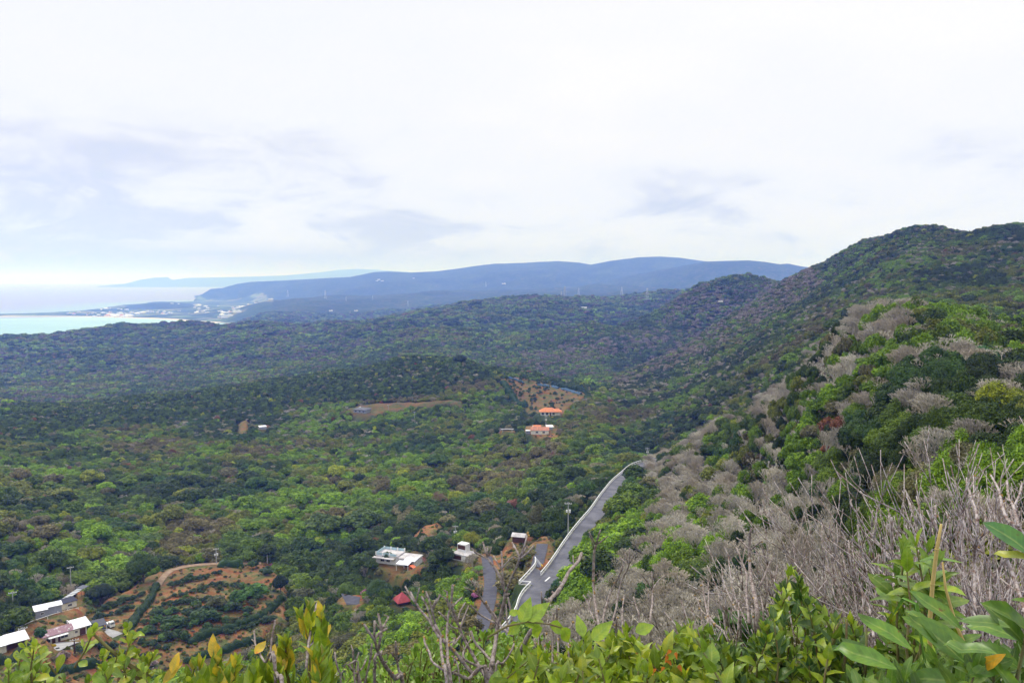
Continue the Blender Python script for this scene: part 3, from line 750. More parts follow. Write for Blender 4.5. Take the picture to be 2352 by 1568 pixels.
def parapet(label, pts, step=2.0, h=1.0, wall=False):
    """white concrete guard rail on posts"""
    P = resample(pts, step)
    root = empty('guard_rail', tuple(P[0]))
    tag(root, label, 'guard rail', 'white concrete guard rails along the mountain road')
    o = P[0]; rel = [Vector(p - o) for p in P]
    mb = MB()
    for i in range(len(rel) - 1):
        p, q = rel[i], rel[i + 1]; d = (q - p); s = Vector((-d.y, d.x, 0)).normalized() * 0.09
        a = [p - s + Vector((0, 0, h - .2)), p + s + Vector((0, 0, h - .2)), p + s + Vector((0, 0, h)), p - s + Vector((0, 0, h))]
        b = [v + d for v in a]
        mb.add(a + b, [(0, 4, 5, 1), (1, 5, 6, 2), (2, 6, 7, 3), (3, 7, 4, 0)] + ([(0, 1, 2, 3)] if i == 0 else []) + ([(7, 6, 5, 4)] if i == len(rel) - 2 else []))
    mb.build('rail', MAT['white_paint'], root)
    pm = MB(); pm.box((0, 0, -0.3), (0.2, 0.2, h + 0.03)); pm_ = pm.mesh('post', MAT['white_paint'])
    for i in range(0, len(rel)):
        po = link(bpy.data.objects.new('post', pm_), root); po.location = rel[i]
    cb = MB()
    for i in range(len(rel) - 1):
        p, q = rel[i], rel[i + 1]; d = q - p; s = Vector((-d.y, d.x, 0)).normalized() * 0.2
        a = [p - s + Vector((0, 0, -.9)), p + s + Vector((0, 0, -.9)), p + s + Vector((0, 0, .14)), p - s + Vector((0, 0, .14))]; b = [v + d for v in a]
        cb.add(a + b, [(0, 4, 5, 1), (1, 5, 6, 2), (2, 6, 7, 3), (3, 7, 4, 0)])
    cb.build('kerb', MAT['concrete'], root)
    return root
_i0 = int(np.argmin(np.hypot(LE[:, 0] - LEFT_E[0][0], LE[:, 1] - LEFT_E[0][1])))
off = lambda i: np.r_[LE[i, :2] - nrm[i] * 0.25, LE[i, 2]]
_ie = int(np.argmin(np.hypot(LE[:, 0] - LEFT_E[13][0], LE[:, 1] - LEFT_E[13][1])))
parapet('long curving white guard rail along the outer edge of the climbing road', [off(i) for i in range(_i5 - 1, _ie, 3)])
parapet('white guard rail along the near end of the road, below the square corner', [off(i) for i in range(_i0, _i4 + 1, 3)] + [off(_i4)])
parapet('short white guard rail crossing the square corner above the grey retaining wall', [off(_i4) + [0, 0, .02], (J1[0], J1[1], JZ)])
parapet('white guard rail from the square corner back to the low gate', [(J1[0], J1[1], JZ), (J2[0], J2[1], J2[2])] + [(JUNC[3][0], JUNC[3][1], JZ + 0.4)])
# retaining wall under the square corner
rw = empty('retaining_wall', (J1[0], J1[1], JZ - 6.5))
tag(rw, 'grey block retaining wall holding up the square corner of the road', 'wall')
p4 = off(_i4)
mb = MB()
dv = Vector((p4[0] - J1[0], p4[1] - J1[1], 0)); nv = Vector((dv.y, -dv.x, 0)).normalized()
if nv.y > 0: nv = -nv
A0 = Vector((0, 0, 0)) + nv * 0.25; B0 = dv + nv * 0.25
mb.add([A0 + nv * .7, B0 + nv * .7, B0 - nv * 1, A0 - nv * 1, A0 + Vector((0, 0, 5.3)), B0 + Vector((0, 0, 5.3)), B0 - nv * 1 + Vector((0, 0, 5.3)), A0 - nv * 1 + Vector((0, 0, 5.3))],
       [(3, 2, 1, 0), (4, 5, 6, 7), (0, 1, 5, 4), (1, 2, 6, 5), (2, 3, 7, 6), (3, 0, 4, 7)])
mb.build('wall_face', MAT['concrete'], rw)
mb = MB(); mb.add([A0 + Vector((0, 0, 5.32)) - nv * .15, B0 + Vector((0, 0, 5.32)) - nv * .15, B0 - nv * .8 + Vector((0, 0, 5.32)), A0 - nv * .8 + Vector((0, 0, 5.32)), A0 + Vector((0, 0, 6.3)) - nv * .15, B0 + Vector((0, 0, 6.3)) - nv * .15, B0 - nv * .8 + Vector((0, 0, 6.3)), A0 - nv * .8 + Vector((0, 0, 6.3))],
       [(3, 2, 1, 0), (4, 5, 6, 7), (0, 1, 5, 4), (1, 2, 6, 5), (2, 3, 7, 6), (3, 0, 4, 7)])
mb.build('recess', MAT['dark_asphalt'], rw)
# gate
gp = (JUNC[3][0], JUNC[3][1], JZ + 0.35)
gpos = Vector((JUNC[3][0], JUNC[3][1], 0)); g2 = Vector((LE[_i5][0], LE[_i5][1], 0)); gd = (g2 - gpos)
gt = empty('low_gate', tuple(gp), math.atan2(gd.y, gd.x))
tag(gt, 'low grey metal gate with a yellow end bar across the side lane', 'gate')
GLn = min(gd.length, 7.0)
mb = MB()
for hh in (0.35, 0.65, 0.95): mb.tube([(0.2, 0, hh), (GLn * .72, 0, hh)], 0.045, 5)
for k in range(7): xx = 0.2 + (GLn * .72 - .2) * k / 6; mb.tube([(xx, 0, 0), (xx, 0, 1.0)], 0.04, 5)
mb.build('bars', MAT['steel'], gt)
mb = MB(); mb.box((GLn * .72 + .9, 0, .7), (1.5, .12, .22)); mb.build('barrier_arm', MAT['yellow'], gt)
mb = MB(); mb.box((GLn * .72 + .08, 0, 0), (.16, .16, 1.1)); mb.build('post', MAT['steel'], gt)
# lane markings
def strip(label, X0, Y0, X1, Y1, w=0.35):
    a = cast(X0, Y0, rmin=100); b = cast(X1, Y1, rmin=100)
    da, ia = polydist(np.array([a[0]]), np.array([a[1]]), [tuple(p) for p in RC]); db_, ib = polydist(np.array([b[0]]), np.array([b[1]]), [tuple(p) for p in RC])
    za = np.interp(ia[0], np.arange(len(RC)), RC[:, 2]) + .07; zb = np.interp(ib[0], np.arange(len(RC)), RC[:, 2]) + .07
    d = Vector((b[0] - a[0], b[1] - a[1], 0)); s = Vector((-d.y, d.x, 0)).normalized() * w / 2
    mb = MB(); mb.add([(a[0] - s.x, a[1] - s.y, za), (a[0] + s.x, a[1] + s.y, za), (b[0] + s.x, b[1] + s.y, zb), (b[0] - s.x, b[1] - s.y, zb)], [(3, 2, 1, 0)])
    o = mb.build('lane_marking', MAT['white_paint']); tag(o, kind='structure')
strip('', 1252, 1326, 1263, 1313)

# ------------------------------------------------------------------ buildings
PLACES = []
KEEP_FREE = []
def site(X, Y, rad, yaw=0.0, front=0.0, rmin=100):
    p = cast(X, Y, rmin=rmin)
    z = float(gz(p[0], p[1]))
    z = p[2]
    level_pad(p[0], p[1], z - 0.15, rad, 4.0)
    az = math.atan2(p[0], p[1])
    if front:
        for k in range(1, int(front / 2) + 1):
            KEEP_FREE.append((p[0] - math.sin(az) * (rad * .5 + k * 2), p[1] - math.cos(az) * (rad * .5 + k * 2), rad, 0))
    return (p[0], p[1], z - 0.1), -az + yaw
def thing(name, label, cat, X, Y, rad=6, yaw=0.0, group=None, front=0.0, rmin=100):
    p, rz = site(X, Y, rad, R(yaw), front, rmin)
    o = empty(name, p, rz); tag(o, label, cat, group)
    if Y > 1340 and X < 260: o.scale = (.78, .78, .8)
    return o
def bx(name, parent, c, size, mat, rz=0.0, top=1.0):
    mb = MB(); mb.box(c, size, rz, top); return mb.build(name, MAT[mat], parent)
def gable(name, parent, x0, x1, y0, y1, z, h, mat, hip=0.0, over=0.4, thick=0.14):
    """pitched roof, ridge along x; hip > 0 pulls the ridge ends in"""
    x0 -= over; x1 += over; y0 -= over; y1 += over; ym = (y0 + y1) / 2
    mb = MB()
    v = [(x0, y0, z), (x1, y0, z), (x1, y1, z), (x0, y1, z), (x0 + hip, ym, z + h), (x1 - hip, ym, z + h)]
    w = [(a, b, c - thick) for a, b, c in v[:4]]
    mb.add(v + w, [(0, 1, 5, 4), (2, 3, 4, 5), (1, 2, 5), (3, 0, 4), (0, 6, 7, 1), (1, 7, 8, 2), (2, 8, 9, 3), (3, 9, 6, 0), (6, 9, 8, 7)])
    return mb.build(name, MAT[mat], parent)
def shed(name, parent, x0, x1, y0, y1, z0, z1, mat, thick=0.14):
    mb = MB()
    v = [(x0, y0, z0), (x1, y0, z0), (x1, y1, z1), (x0, y1, z1)]
    mb.add([(a, b, c - thick) for a, b, c in v] + v, [(3, 2, 1, 0), (4, 5, 6, 7), (0, 1, 5, 4), (1, 2, 6, 5), (2, 3, 7, 6), (3, 0, 4, 7)])
    return mb.build(name, MAT[mat], parent)
def win(parent, x, y, z, w, h, side='f', mat='window', name='window', frame=True):
    t = 0.08
    sz = (w, t, h) if side == 'f' else (t, w, h)
    o = bx(name, parent, (x, y, z), sz, mat)
    if frame and name == 'window':
        f = MB()
        for dx, dz, ww, hh in ((0, h - .02, w + .16, .1), (0, -.1, w + .16, .1), (-w / 2 - .05, 0, .08, h), (w / 2 + .05, 0, .08, h), (0, 0, .05, h)):
            if side == 'f': f.box((x + dx, y - .03, z + dz), (ww, t, hh))
            else: f.box((x - .03, y + dx, z + dz), (t, ww, hh))
        f.build('frame', MAT['white_paint'], o)
    return o

# long low house with a faded mauve roof and a white-roofed half
h = thing('farmhouse', 'long low house, roof half faded mauve and half white, lower left', 'house', 143, 1461, 9.5, 15, front=16)
bx('wall', h, (-2.6, 0, 0), (11, 6, 2.9), 'cream')
gable('roof', h, -8.1, 2.8, -3, 3, 2.95, 1.35, 'mauve')
bx('wall', h, (5.0, 0.1, 0), (4.1, 6, 3.0), 'cream')
shed('roof', h, 2.9, 9.0, -3.5, 3.3, 3.05, 4.1, 'white_roof')
for x in (7.2, 8.7):
    for y in (-3, 2.9): bx('post', h, (x, y, 0), (.22, .22, 3.1 if y < 0 else 3.9), 'white_paint')
win(h, -6.0, -3.04, 0.7, 2.6, 1.5); win(h, -0.1, -3.04, 0.9, 2.3, 1.2); win(h, 3.9, -2.94, 1.3, .8, .8)
bx('door', h, (-3.6, -3.05, 0), (1.1, .1, 2.1), 'brown'); bx('door', h, (-1.8, -3.05, 0), (.8, .1, 2.1), 'brown')
bx('garage_door', h, (6.0, -2.95, 0.1), (1.9, .1, 2.3), 'brown')
bx('porch_roof', h, (-2.3, -3.9, 2.45), (6.4, 1.7, .14), 'white_paint')
bx('roof_vent', h, (2.6, 2.5, 3.6), (.4, .4, 1.1), 'white_paint'); bx('roof_vent', h, (1.6, -2.6, 3.1), (.4, .4, .5), 'white_paint')
h = thing('house', 'low house with two white sheet roofs, cut by the left edge', 'house', 8, 1492, 9, 10, front=10)
bx('wall', h, (-3, 0.6, 0), (7, 5, 2.7), 'cream'); bx('wall', h, (3.6, 1.6, 0), (6, 3, 2.7), 'brown')
shed('roof', h, -7, .45, -3, 3.4, 2.8, 3.7, 'white_roof'); shed('roof', h, .5, 7, -3, 3.4, 2.9, 3.9, 'white_roof')
for x in (0.8, 3.7, 6.6): bx('post', h, (x, -2.7, 0), (.2, .2, 2.8), 'brown')
win(h, -3.5, -1.94, .9, 1.8, 1.1)
h = thing('shed', 'grey-walled shed with a bright white flat roof beside the dark slatted shelter', 'shed', 112, 1407, 7, 6, front=10)
bx('wall', h, (-2.6, 0, 0), (4.4, 5.4, 2.9), 'grey_wall'); bx('wall', h, (2.0, 0.8, 0), (4.8, 3.8, 2.9), 'grey_wall')
shed('roof', h, -5.2, -.4, -3.1, 3.1, 2.95, 3.25, 'white_roof'); shed('roof', h, -.38, 4.8, -1.5, 3.1, 3.03, 3.25, 'white_roof')
win(h, -2.5, -2.74, 1.2, 1.0, .7)
h = thing('garden_house', 'small cream house with a black roof and dark slatted shelter climbing behind it', 'house', 152, 1392, 6, 20, front=8)
bx('wall', h, (0, 0, 0), (6.4, 4.6, 2.6), 'cream'); gable('roof', h, -3.2, 3.2, -2.3, 2.3, 2.65, 1.3, 'navy', hip=1)
win(h, 0.6, -2.34, .9, 1.5, .9)
h = thing('slatted_shelter', 'long open shelter with pale slats on a dark roof, behind the black-roofed house', 'shelter', 162, 1378, 5, 48)
for k in range(9):
    bx('slat', h, (-6.2 + k * 1.55, 0, 2.6 + k * .22), (1.3, 3.4, .12), 'steel')
shed('roof', h, 6.5, 11.5, -2.0, 2.2, 4.7, 4.9, 'slate')
for k in range(5):
    for y in (-1.6, 1.6): bx('post', h, (-6 + k * 3, y, 0), (.16, .16, 2.6 + k * .42), 'brown')
bx('back_wall', h, (0, 1.75, 0), (12, .12, 2.3), 'navy')
SHEL = h; SHEL.scale = (.62, .62, .55)
h = thing('carport', 'open carport with a navy blue roof beside the long farmhouse', 'carport', 222, 1445, 5, 12, front=8)
shed('roof', h, -3.2, 3.2, -2.6, 2.6, 2.35, 3.2, 'navy')
for x in (-3, 0, 3):
    for y in (-2.4, 2.4): bx('post', h, (x, y, 0), (.16, .16, 2.3 if y < 0 else 3.0), 'white_paint')
bx('back_wall', h, (0, 2.5, 0), (6, .1, 2.2), 'brown')
CARPORT = h
def vehicle(name, label, cat, loc, rz, body, L=3.6, W=1.6, H=1.5, style='car', group=None):
    r = empty(name, loc, rz); tag(r, label, cat, group)
    mb = MB()
    if style == 'van':
        prof = [(-L/2, .3), (-L/2, H*.95), (-L/2+.15, H), (L/2-.7, H), (L/2-.15, H*.62), (L/2, H*.5), (L/2, .3)]
    elif style == 'truck':
        prof = [(-L/2, .45), (-L/2, .95), (L/2-1.3, .95), (L/2-1.3, H), (L/2-.35, H), (L/2-.02, .95), (L/2, .3), (L/2-1.3, .3), (L/2-1.35, .45)]
    else:
        prof = [(-L/2, .3), (-L/2, .85), (-L/2+.35, H*.93), (-L/2+.8, H), (.3, H), (.95, .95), (L/2-.1, .78), (L/2, .6), (L/2, .3)]
    n = len(prof)
    vs = [(x, -W/2 * (0.9 if z > 1.0 else 1), z) for x, z in prof] + [(x, W/2 * (0.9 if z > 1.0 else 1), z) for x, z in prof]
    mb.add(vs, [tuple(range(n)), tuple(range(2 * n - 1, n - 1, -1))] + [(i, n + i, n + (i + 1) % n, (i + 1) % n) for i in range(n)])
    mb.build('body', MAT[body], r)
    ws = MB()
    for s in (-1, 1): ws.box((-.2 if style != 'truck' else L/2-.85, s * W/2 * .94, H*.62), ((1.7 if style != 'truck' else .7), .04, H*.27))
    ws.build('side_windows', MAT['window'], r)
    w2 = MB(); xx = {'van': L/2-.42, 'truck': L/2-.16, 'car': .64}[style]; w2.add([(xx-.28, -W*.4, H*.95), (xx-.28, W*.4, H*.95), (xx+.3, W*.42, H*.66), (xx+.3, -W*.42, H*.66)], [(0, 1, 2, 3)]); w2.build('windscreen', MAT['window'], r)
    wm = MB(); wm.tube([(0, -.1, 0), (0, .1, 0)], .3, 10); me = wm.mesh('wheel', MAT['tyre'])
    for x in (-L*.31, L*.31):
        for s in (-1, 1): o = link(bpy.data.objects.new('wheel', me), r); o.location = (x, s * (W/2 - .08), .3)
    return r
def at_local(root, x, y, z=0.0):
    return root.matrix_basis @ Vector((x, y, z))
CARPORT.matrix_basis  # location and turn are final
m_ = Matrix.Translation(CARPORT.location) @ Matrix.Scale(.78, 4) @ Matrix.Rotation(CARPORT.rotation_euler.z, 4, 'Z')
vehicle('parked_car', 'white car with its nose under the navy carport roof', 'car', m_ @ Vector((-1.6, -.5, .1)), CARPORT.rotation_euler.z - R(90), 'white_paint')
vehicle('parked_car', 'dark car standing in the shade of the navy carport', 'car', m_ @ Vector((1.5, .2, .1)), CARPORT.rotation_euler.z - R(90), 'slate')
vehicle('parked_truck', 'small white truck parked outside the carport on the farm yard', 'truck', m_ @ Vector((4.9, 0.3, .1)), CARPORT.rotation_euler.z - R(80), 'white_paint', L=3.4, W=1.5, H=1.8, style='truck')

# white flat-roofed house in the middle
h = thing('villa', 'white flat-roofed house with pale blue roof railings and white awnings', 'house', 915, 1292, 10, -27, front=12)
bx('wall', h, (-3.9, 1.4, 0), (8.6, 6.6, 3.0), 'white_paint'); bx('wall', h, (4.2, 1.2, 0), (7.4, 5.8, 2.6), 'white_paint')
bx('roof', h, (-3.9, 1.4, 3.02), (9.0, 7.0, .2), 'flat_roof'); bx('roof', h, (4.4, 1.2, 2.62), (7.6, 6.2, .2), 'flat_roof')
bx('balcony_ledge', h, (-4.5, -2.9, 2.45), (8.6, 1.8, .22), 'flat_roof')
for (c, s) in (((-3.9, 4.7, 3.22), (8.8, .12, .9)), ((-3.9, -1.9, 3.22), (8.8, .12, .9)), ((-8.2, 1.4, 3.22), (.12, 6.5, .9))):
    bx('roof_railing', h, c, s, 'pale_blue')
for x in (-8.2, -5.4, -2.6, .3):
    for y in (4.7, -1.9): bx('railing_post', h, (x, y, 3.2), (.45, .3, 1.1), 'white_paint')
win(h, -5.6, -1.94, .9, 1.4, 1.3); win(h, -3.2, -1.94, .9, 1.4, 1.3); win(h, 2.0, -1.74, .9, 1.3, 1.1)
shed('awning', h, 4.0, 8.6, -3.9, -.6, 3.0, 3.25, 'white_roof'); shed('awning', h, 2.4, 7.4, -6.9, -3.9, 2.55, 2.85, 'white_roof')
for x, y, z in ((2.6, -6.7, 2.45), (7.2, -6.7, 2.45), (4.2, -3.8, 2.8), (8.4, -3.8, 2.8)): bx('post', h, (x, y, 0), (.16, .16, z), 'white_paint')
bx('dark_doorway', h, (4.6, -1.76, 0), (3.2, .1, 2.2), 'window')
VILLA = h
m_ = Matrix.Translation(h.location) @ Matrix.Rotation(h.rotation_euler.z, 4, 'Z')
vehicle('camper_van', 'orange van parked at the end of the white awnings', 'van', m_ @ Vector((9.4, -6.6, .1)), h.rotation_euler.z - R(38), 'orange', L=4.4, W=1.8, H=2.1, style='van')
h = thing('tower_house', 'small white two-level house with dark brown panels behind the bright yellow-green tree', 'house', 1066, 1281, 5.5, -35, front=10)
bx('wall', h, (0, 0, -1.2), (6.4, 4.8, 3.2), 'white_paint'); bx('terrace', h, (0, 0, 2.02), (6.8, 5.2, .18), 'flat_roof')
bx('side_panel', h, (-1.2, -2.46, .3), (3.4, .1, 1.4), 'brown'); bx('side_panel', h, (-3.24, 0, .3), (.1, 4, 1.4), 'brown')
bx('upper_room', h, (-1.2, 1.5, 2.2), (3.4, 2.6, 2.6), 'white_paint'); bx('upper_panel', h, (-1.2, .16, 3.0), (3.0, .08, 1.4), 'brown'); bx('upper_panel', h, (-2.94, 1.5, 3.0), (.08, 2.2, 1.4), 'brown')
for x in (-3.2, -1.6, 0, 1.6, 3.2): bx('railing_post', h, (x, -2.45, 2.2), (.1, .1, .9), 'white_paint')
bx('railing', h, (0, -2.45, 3.05), (6.5, .08, .08), 'white_paint')
h = thing('pavilion', 'small pavilion with a steep red pyramid roof among the trees', 'pavilion', 924, 1383, 4.5, 20, front=10)
bx('wall', h, (0, 0, 0), (3.6, 3.6, 1.6), 'brown')
mb = MB(); v = [(-2.9, -2.9, 1.5), (2.9, -2.9, 1.5), (2.9, 2.9, 1.5), (-2.9, 2.9, 1.5), (0, 0, 5.0)]
mb.add(v + [(a, b, c - .12) for a, b, c in v[:4]], [(0, 1, 4), (1, 2, 4), (2, 3, 4), (3, 0, 4), (0, 5, 6, 1), (1, 6, 7, 2), (2, 7, 8, 3), (3, 8, 5, 0), (5, 8, 7, 6)]); mb.build('roof', MAT['red_roof'], h)
PAV = h; PAV.scale = (.82, .82, .75)
h = thing('hut', 'small hut with a pale grey roof half hidden left of the side lane', 'hut', 1193, 1241, 3.5, -15, front=8)
bx('wall', h, (0, 0, 0), (4, 3, 2), 'brown'); gable('roof', h, -2, 2, -1.5, 1.5, 2.05, .8, 'flat_roof')
# houses beyond
h = thing('tiled_house', 'cream house with a bright orange tiled hip roof below the orchard', 'house', 1262, 951, 11, 3, front=14)
bx('wall', h, (-1.0, 0, 0), (11.5, 8, 2.8), 'cream'); gable('roof', h, -6.8, 4.8, -4, 4, 2.85, 2.7, 'terracotta', hip=4.2, over=1.0)
bx('wall', h, (6.4, 1.0, 0), (3.4, 6, 2.6), 'cream'); gable('roof', h, 2.5, 8.6, -2.2, 4.2, 2.62, 2.0, 'terracotta', hip=2.6, over=.8)
for x in (-5.2, -2.0, 2.9): win(h, x, -4.04, .5, 1.7, 1.8)
bx('door', h, (.6, -4.05, 0), (1.2, .1, 2.3), 'brown')
h = thing('old_tiled_house', 'weathered terracotta roofed house with a white carport, lower of the two orange roofs', 'house', 1240, 994, 9, 0, front=12)
bx('wall', h, (0, 0, 0), (12, 6, 2.7), 'cream'); gable('roof', h, -6, 6, -3, 3, 2.75, 1.9, 'old_terracotta'); gable('roof', h, -4.4, .4, 2, 6, 3.6, 1.6, 'terracotta')
win(h, 2.6, -3.04, .8, 1.6, 1.2); win(h, -2.0, -3.04, .8, 1.6, 1.2)
bx('carport_roof', h, (-8.0, -1.2, 2.2), (3.4, 3.6, .15), 'white_roof'); bx('carport_wall', h, (-8.0, -.6, 0), (3.0, 2.4, 2.1), 'grey_wall')
bx('drive', h, (8.4, -2.0, -.1), (3.6, 8, .16), 'concrete'); bx('roof_tank', h, (-4.9, 3.4, 3.6), (.9, .9, 1.1), 'white_paint')
h = thing('white_roof_shed', 'white curved-roof shed on the right of the weathered terracotta house', 'shed', 1262, 985, 4, 12, front=6)
bx('wall', h, (0, 0, 0), (4, 3, 2), 'grey_wall'); shed('roof', h, -2.4, 2.6, -1.9, 1.9, 2.1, 2.9, 'white_paint')
h = thing('slate_house', 'grey low house with a dark slate hip roof on the terrace below the hill', 'house', 832, 945, 9, -28, front=14)
bx('wall', h, (0, 0, 0), (11.5, 8.5, 2.6), 'grey_wall'); gable('roof', h, -5.8, 5.8, -4.3, 4.3, 2.65, 1.5, 'slate', hip=4.6, over=.8)
for x in (-3.6, 0, 3.4): win(h, x, -4.29, .6, 1.8, 1.4)
bx('roof_tank', h, (-1.5, -.6, 4.0), (.8, .8, .6), 'white_paint'); bx('roof_tank', h, (-2.8, .6, 3.7), (.8, .8, .6), 'white_paint')
h = thing('small_shed', 'small white shed beside the orange dirt track on the wooded slope', 'shed', 603, 984, 3.5, 15, front=8)
bx('wall', h, (0, 0, 0), (5, 3.2, 2), 'grey_wall'); shed('roof', h, -2.9, 2.9, -2, 2, 2.1, 2.6, 'white_roof')
h = thing('footbridge', 'pale footbridge over the gully left of the terracotta houses', 'bridge', 1165, 990, 4, 0, front=6)
bx('deck', h, (0, 0, 1.6), (9, 1.4, .5), 'flat_roof'); bx('pier', h, (-3.4, 0, -1.5), (.6, 1, 3.1), 'concrete'); bx('pier', h, (3.4, 0, -1.5), (.6, 1, 3.1), 'concrete')
# white buildings on the plateau
for i, (X, Y, w, d_, hh, lab) in enumerate([(1341, 705, 15, 9, 7, 'white hall, largest in the row on the far wooded plateau'), (1355, 704, 9, 8, 6, 'white building right of the large hall on the far plateau'), (1366, 705, 8, 7, 4.5, 'low white building in the middle of the plateau row'), (1377, 704.5, 9, 7, 5, 'white building at the right end of the plateau row')]):
    p = cast(X, Y, rmin=1800)
    h = empty('farm_building', (p[0], p[1], p[2] - 1.0), face_az(p)); tag(h, lab, 'building', 'white buildings on the far plateau'); h.scale = (1.15, 1, .45)
    bx('wall', h, (0, 0, -8), (w, d_, hh * .5 + 8), 'white_paint'); gable('roof', h, -w / 2, w / 2, -d_ / 2, d_ / 2, hh * .5 + .1, 1.6, 'white_roof')
    KEEP_FREE.append((p[0] * .985, p[1] * .985, 22, 0)); KEEP_FREE.append((p[0] * .996, p[1] * .996, 18, 0))

# ------------------------------------------------------------------ poles and pylons
def pole(label, X, Y, h=8.5, tr=True, yaw=0, rmin=100, dark=False, arms=1):
    p = cast(X, Y, rmin=rmin)
    r = empty('utility_pole', (p[0], p[1], float(gz(p[0], p[1]))), face_az(p) + R(yaw)); tag(r, label, 'utility pole', 'utility poles')
    h = h + (p[2] - float(gz(p[0], p[1])))
    mb = MB(); mb.tube([(0, 0, -.5), (0, 0, h)], [.19, .13], 8); mb.build('shaft', MAT['brown'] if dark else MAT['pole'], r)
    for k in range(arms):
        mb = MB(); mb.box((0, -.1, h - .5 - k * .9), (2.2, .14, .14)); a = mb.build('crossarm', MAT['steel'], r)
        mb = MB()
        for x in (-.95, -.35, .35, .95): mb.tube([(x, -.1, h - .36 - k * .9), (x, -.1, h - .08 - k * .9)], .08, 6)
        mb.build('insulators', MAT['white_paint'], a)
    if tr:
        mb = MB(); mb.tube([(.45, -.1, h - 3.1), (.45, -.1, h - 2.2)], .3, 8); mb.tube([(-.45, -.1, h - 3.0), (-.45, -.1, h - 2.3)], .26, 8); mb.build('transformers', MAT['white_paint'], r)
    return r
pole('concrete utility pole with white transformers below the curving guard rail', 1305, 1224, 9.5)
pole('utility pole with two crossarms where the road leaves the view behind the bare slope', 1487, 1052, 6.5, arms=2)
pole('utility pole standing on the farm track above the terraced garden', 497, 1291, 6.0)
pole('short utility pole at the right end of the farm track', 614, 1291, 4.5, tr=False)
pole('utility pole in the olive scrub above the black-roofed house', 163, 1341, 6.5, tr=False)
pole('utility pole near the left edge above the white flat-roofed shed', 30, 1390, 4.5, tr=False)
pole('pale pole between the two left-hand houses', 54, 1480, 5.0, tr=False)
pole('dark wooden post on the bank below the yellow shrubs', 172, 1506, 5.0, tr=False, dark=True)
pole('pole beside the slate-roofed house terrace', 893, 943, 5.5, tr=False)
pole('pole by the pink shrub right of the slate-roofed house', 952, 960, 5.5, tr=False)
pole('tall pole between the two orange-roofed houses', 1254, 980, 8.0)
pole('utility pole behind the bare spreading tree near the tower house', 1046, 1228, 4.0)
def pylon_mesh(seed=0):
    mb = MB(); H = 1.0
    def wdt(z): return .115 * (1 - z) ** 1.2 + .018
    lv = [0, .16, .3, .43, .55, .66, .76, .85, .93, 1.0]; rr = .0062
    for a, b in zip(lv[:-1], lv[1:]):
        for sx, sy in ((1, 1), (1, -1), (-1, 1), (-1, -1)):
            mb.tube([(sx * wdt(a), sy * wdt(a), a), (sx * wdt(b), sy * wdt(b), b)], rr, 4, cap=False)
        for s in (1, -1):
            mb.tube([(-wdt(a), s * wdt(a), a), (wdt(b), s * wdt(b), b)], rr * .6, 3, cap=False); mb.tube([(wdt(a), s * wdt(a), a), (-wdt(b), s * wdt(b), b)], rr * .6, 3, cap=False)
            mb.tube([(s * wdt(a), -wdt(a), a), (s * wdt(b), wdt(b), b)], rr * .6, 3, cap=False)
    return mb.mesh('lattice_tower', MAT['steel'])
def arms_mesh():
    mb = MB()
    for z, w in ((.66, .17), (.78, .15), (.9, .13)):
        for s in (1, -1): mb.tube([(0, -.02, z), (s * w, 0, z + .01)], .006, 4); mb.tube([(0, 0, z + .05), (s * w, 0, z + .012)], .005, 4)
    return mb.mesh('crossarms', MAT['steel'])
PY, PA = pylon_mesh(), arms_mesh()
for i, (X, y0, y1, r0, lab) in enumerate([(747,667,684,4300,'lattice pylon rising left of centre on the hazy plateau, in front of the blue ridge'),(795,680,689,3900,'small pylon low on the plateau between two taller ones'),(856,678,687,3900,'small pylon right of the plateau meadow'),
        (937,690,700,3300,'faint pylon at the middle of the hazy plateau'),(1077,691,704,3300,'pylon standing just above the nearer wooded plateau edge'),(804,713,721,3000,'shortest pylon, lowest on the slope beside two tiny white roofs'),(1116,647,658,4900,'farthest pylon near the single white hillside roof'),
        (1289,669,684,2750,'short pylon directly left of the tallest pylon'),(1297,658,685,2650,'tallest pylon on the plateau, second of the close pair'),(1329,661,679,2900,'slim pylon third from left on the plateau crest'),(1428,659,679,2900,'pylon above the row of white plateau buildings, right side'),(1486,662,691,2450,'nearest pylon at the foot of the right-hand mountain'),
        (661,667,682,4400,'pylon leftmost above the coastal town')]):
    a, t = ray(X, y1); a = float(a); t = float(t)
    # stand on the canopy surface met by the sight line
    p = cast(X, y1, rmin=r0 * 0.8)
    rr = math.hypot(p[0], p[1])
    gzz = float(can_z(p[0], p[1]))
    hgt = (y1 - y0) * K / FPX * rr * 1.05 + 4
    root = empty('pylon', (p[0], p[1], min(gzz, p[2]) - 4), 0.5 + i); tag(root, lab, 'pylon', 'transmission pylons on the plateau')
    for me in (PY, PA):
        o = link(bpy.data.objects.new(me.name, me), root); o.scale = (hgt, hgt, hgt)

# ------------------------------------------------------------------ the town on the neck of land
def town_mesh(i, mats):
    rs = random.Random(i); mb = MB()
    w, d_, h_ = rs.uniform(.8, 1.2), rs.uniform(.55, .9), rs.uniform(.28, .5)
    me = None
    mb.box((0, 0, -.1), (w, d_, h_ + .1)); nw = len(mb.f)
    if i % 3 == 0: mb.box((0, 0, h_), (w * 1.05, d_ * 1.05, .06)); mb.box((w * .2, 0, h_ + .06), (w * .3, d_ * .4, .14))
    else:
        a, b = w * .55, d_ * .58
        mb.add([(-a, -b, h_), (a, -b, h_), (a, b, h_), (-a, b, h_), (-a * .5, 0, h_ + .25), (a * .5, 0, h_ + .25)], [(0, 1, 5, 4), (2, 3, 4, 5), (1, 2, 5), (3, 0, 4), (3, 2, 1, 0)])
    me = mb.mesh('town_house', mats[0]); me.materials.append(mats[1])
    me.polygons.foreach_set('material_index', [0] * nw + [1] * (len(mb.f) - nw))
    return me
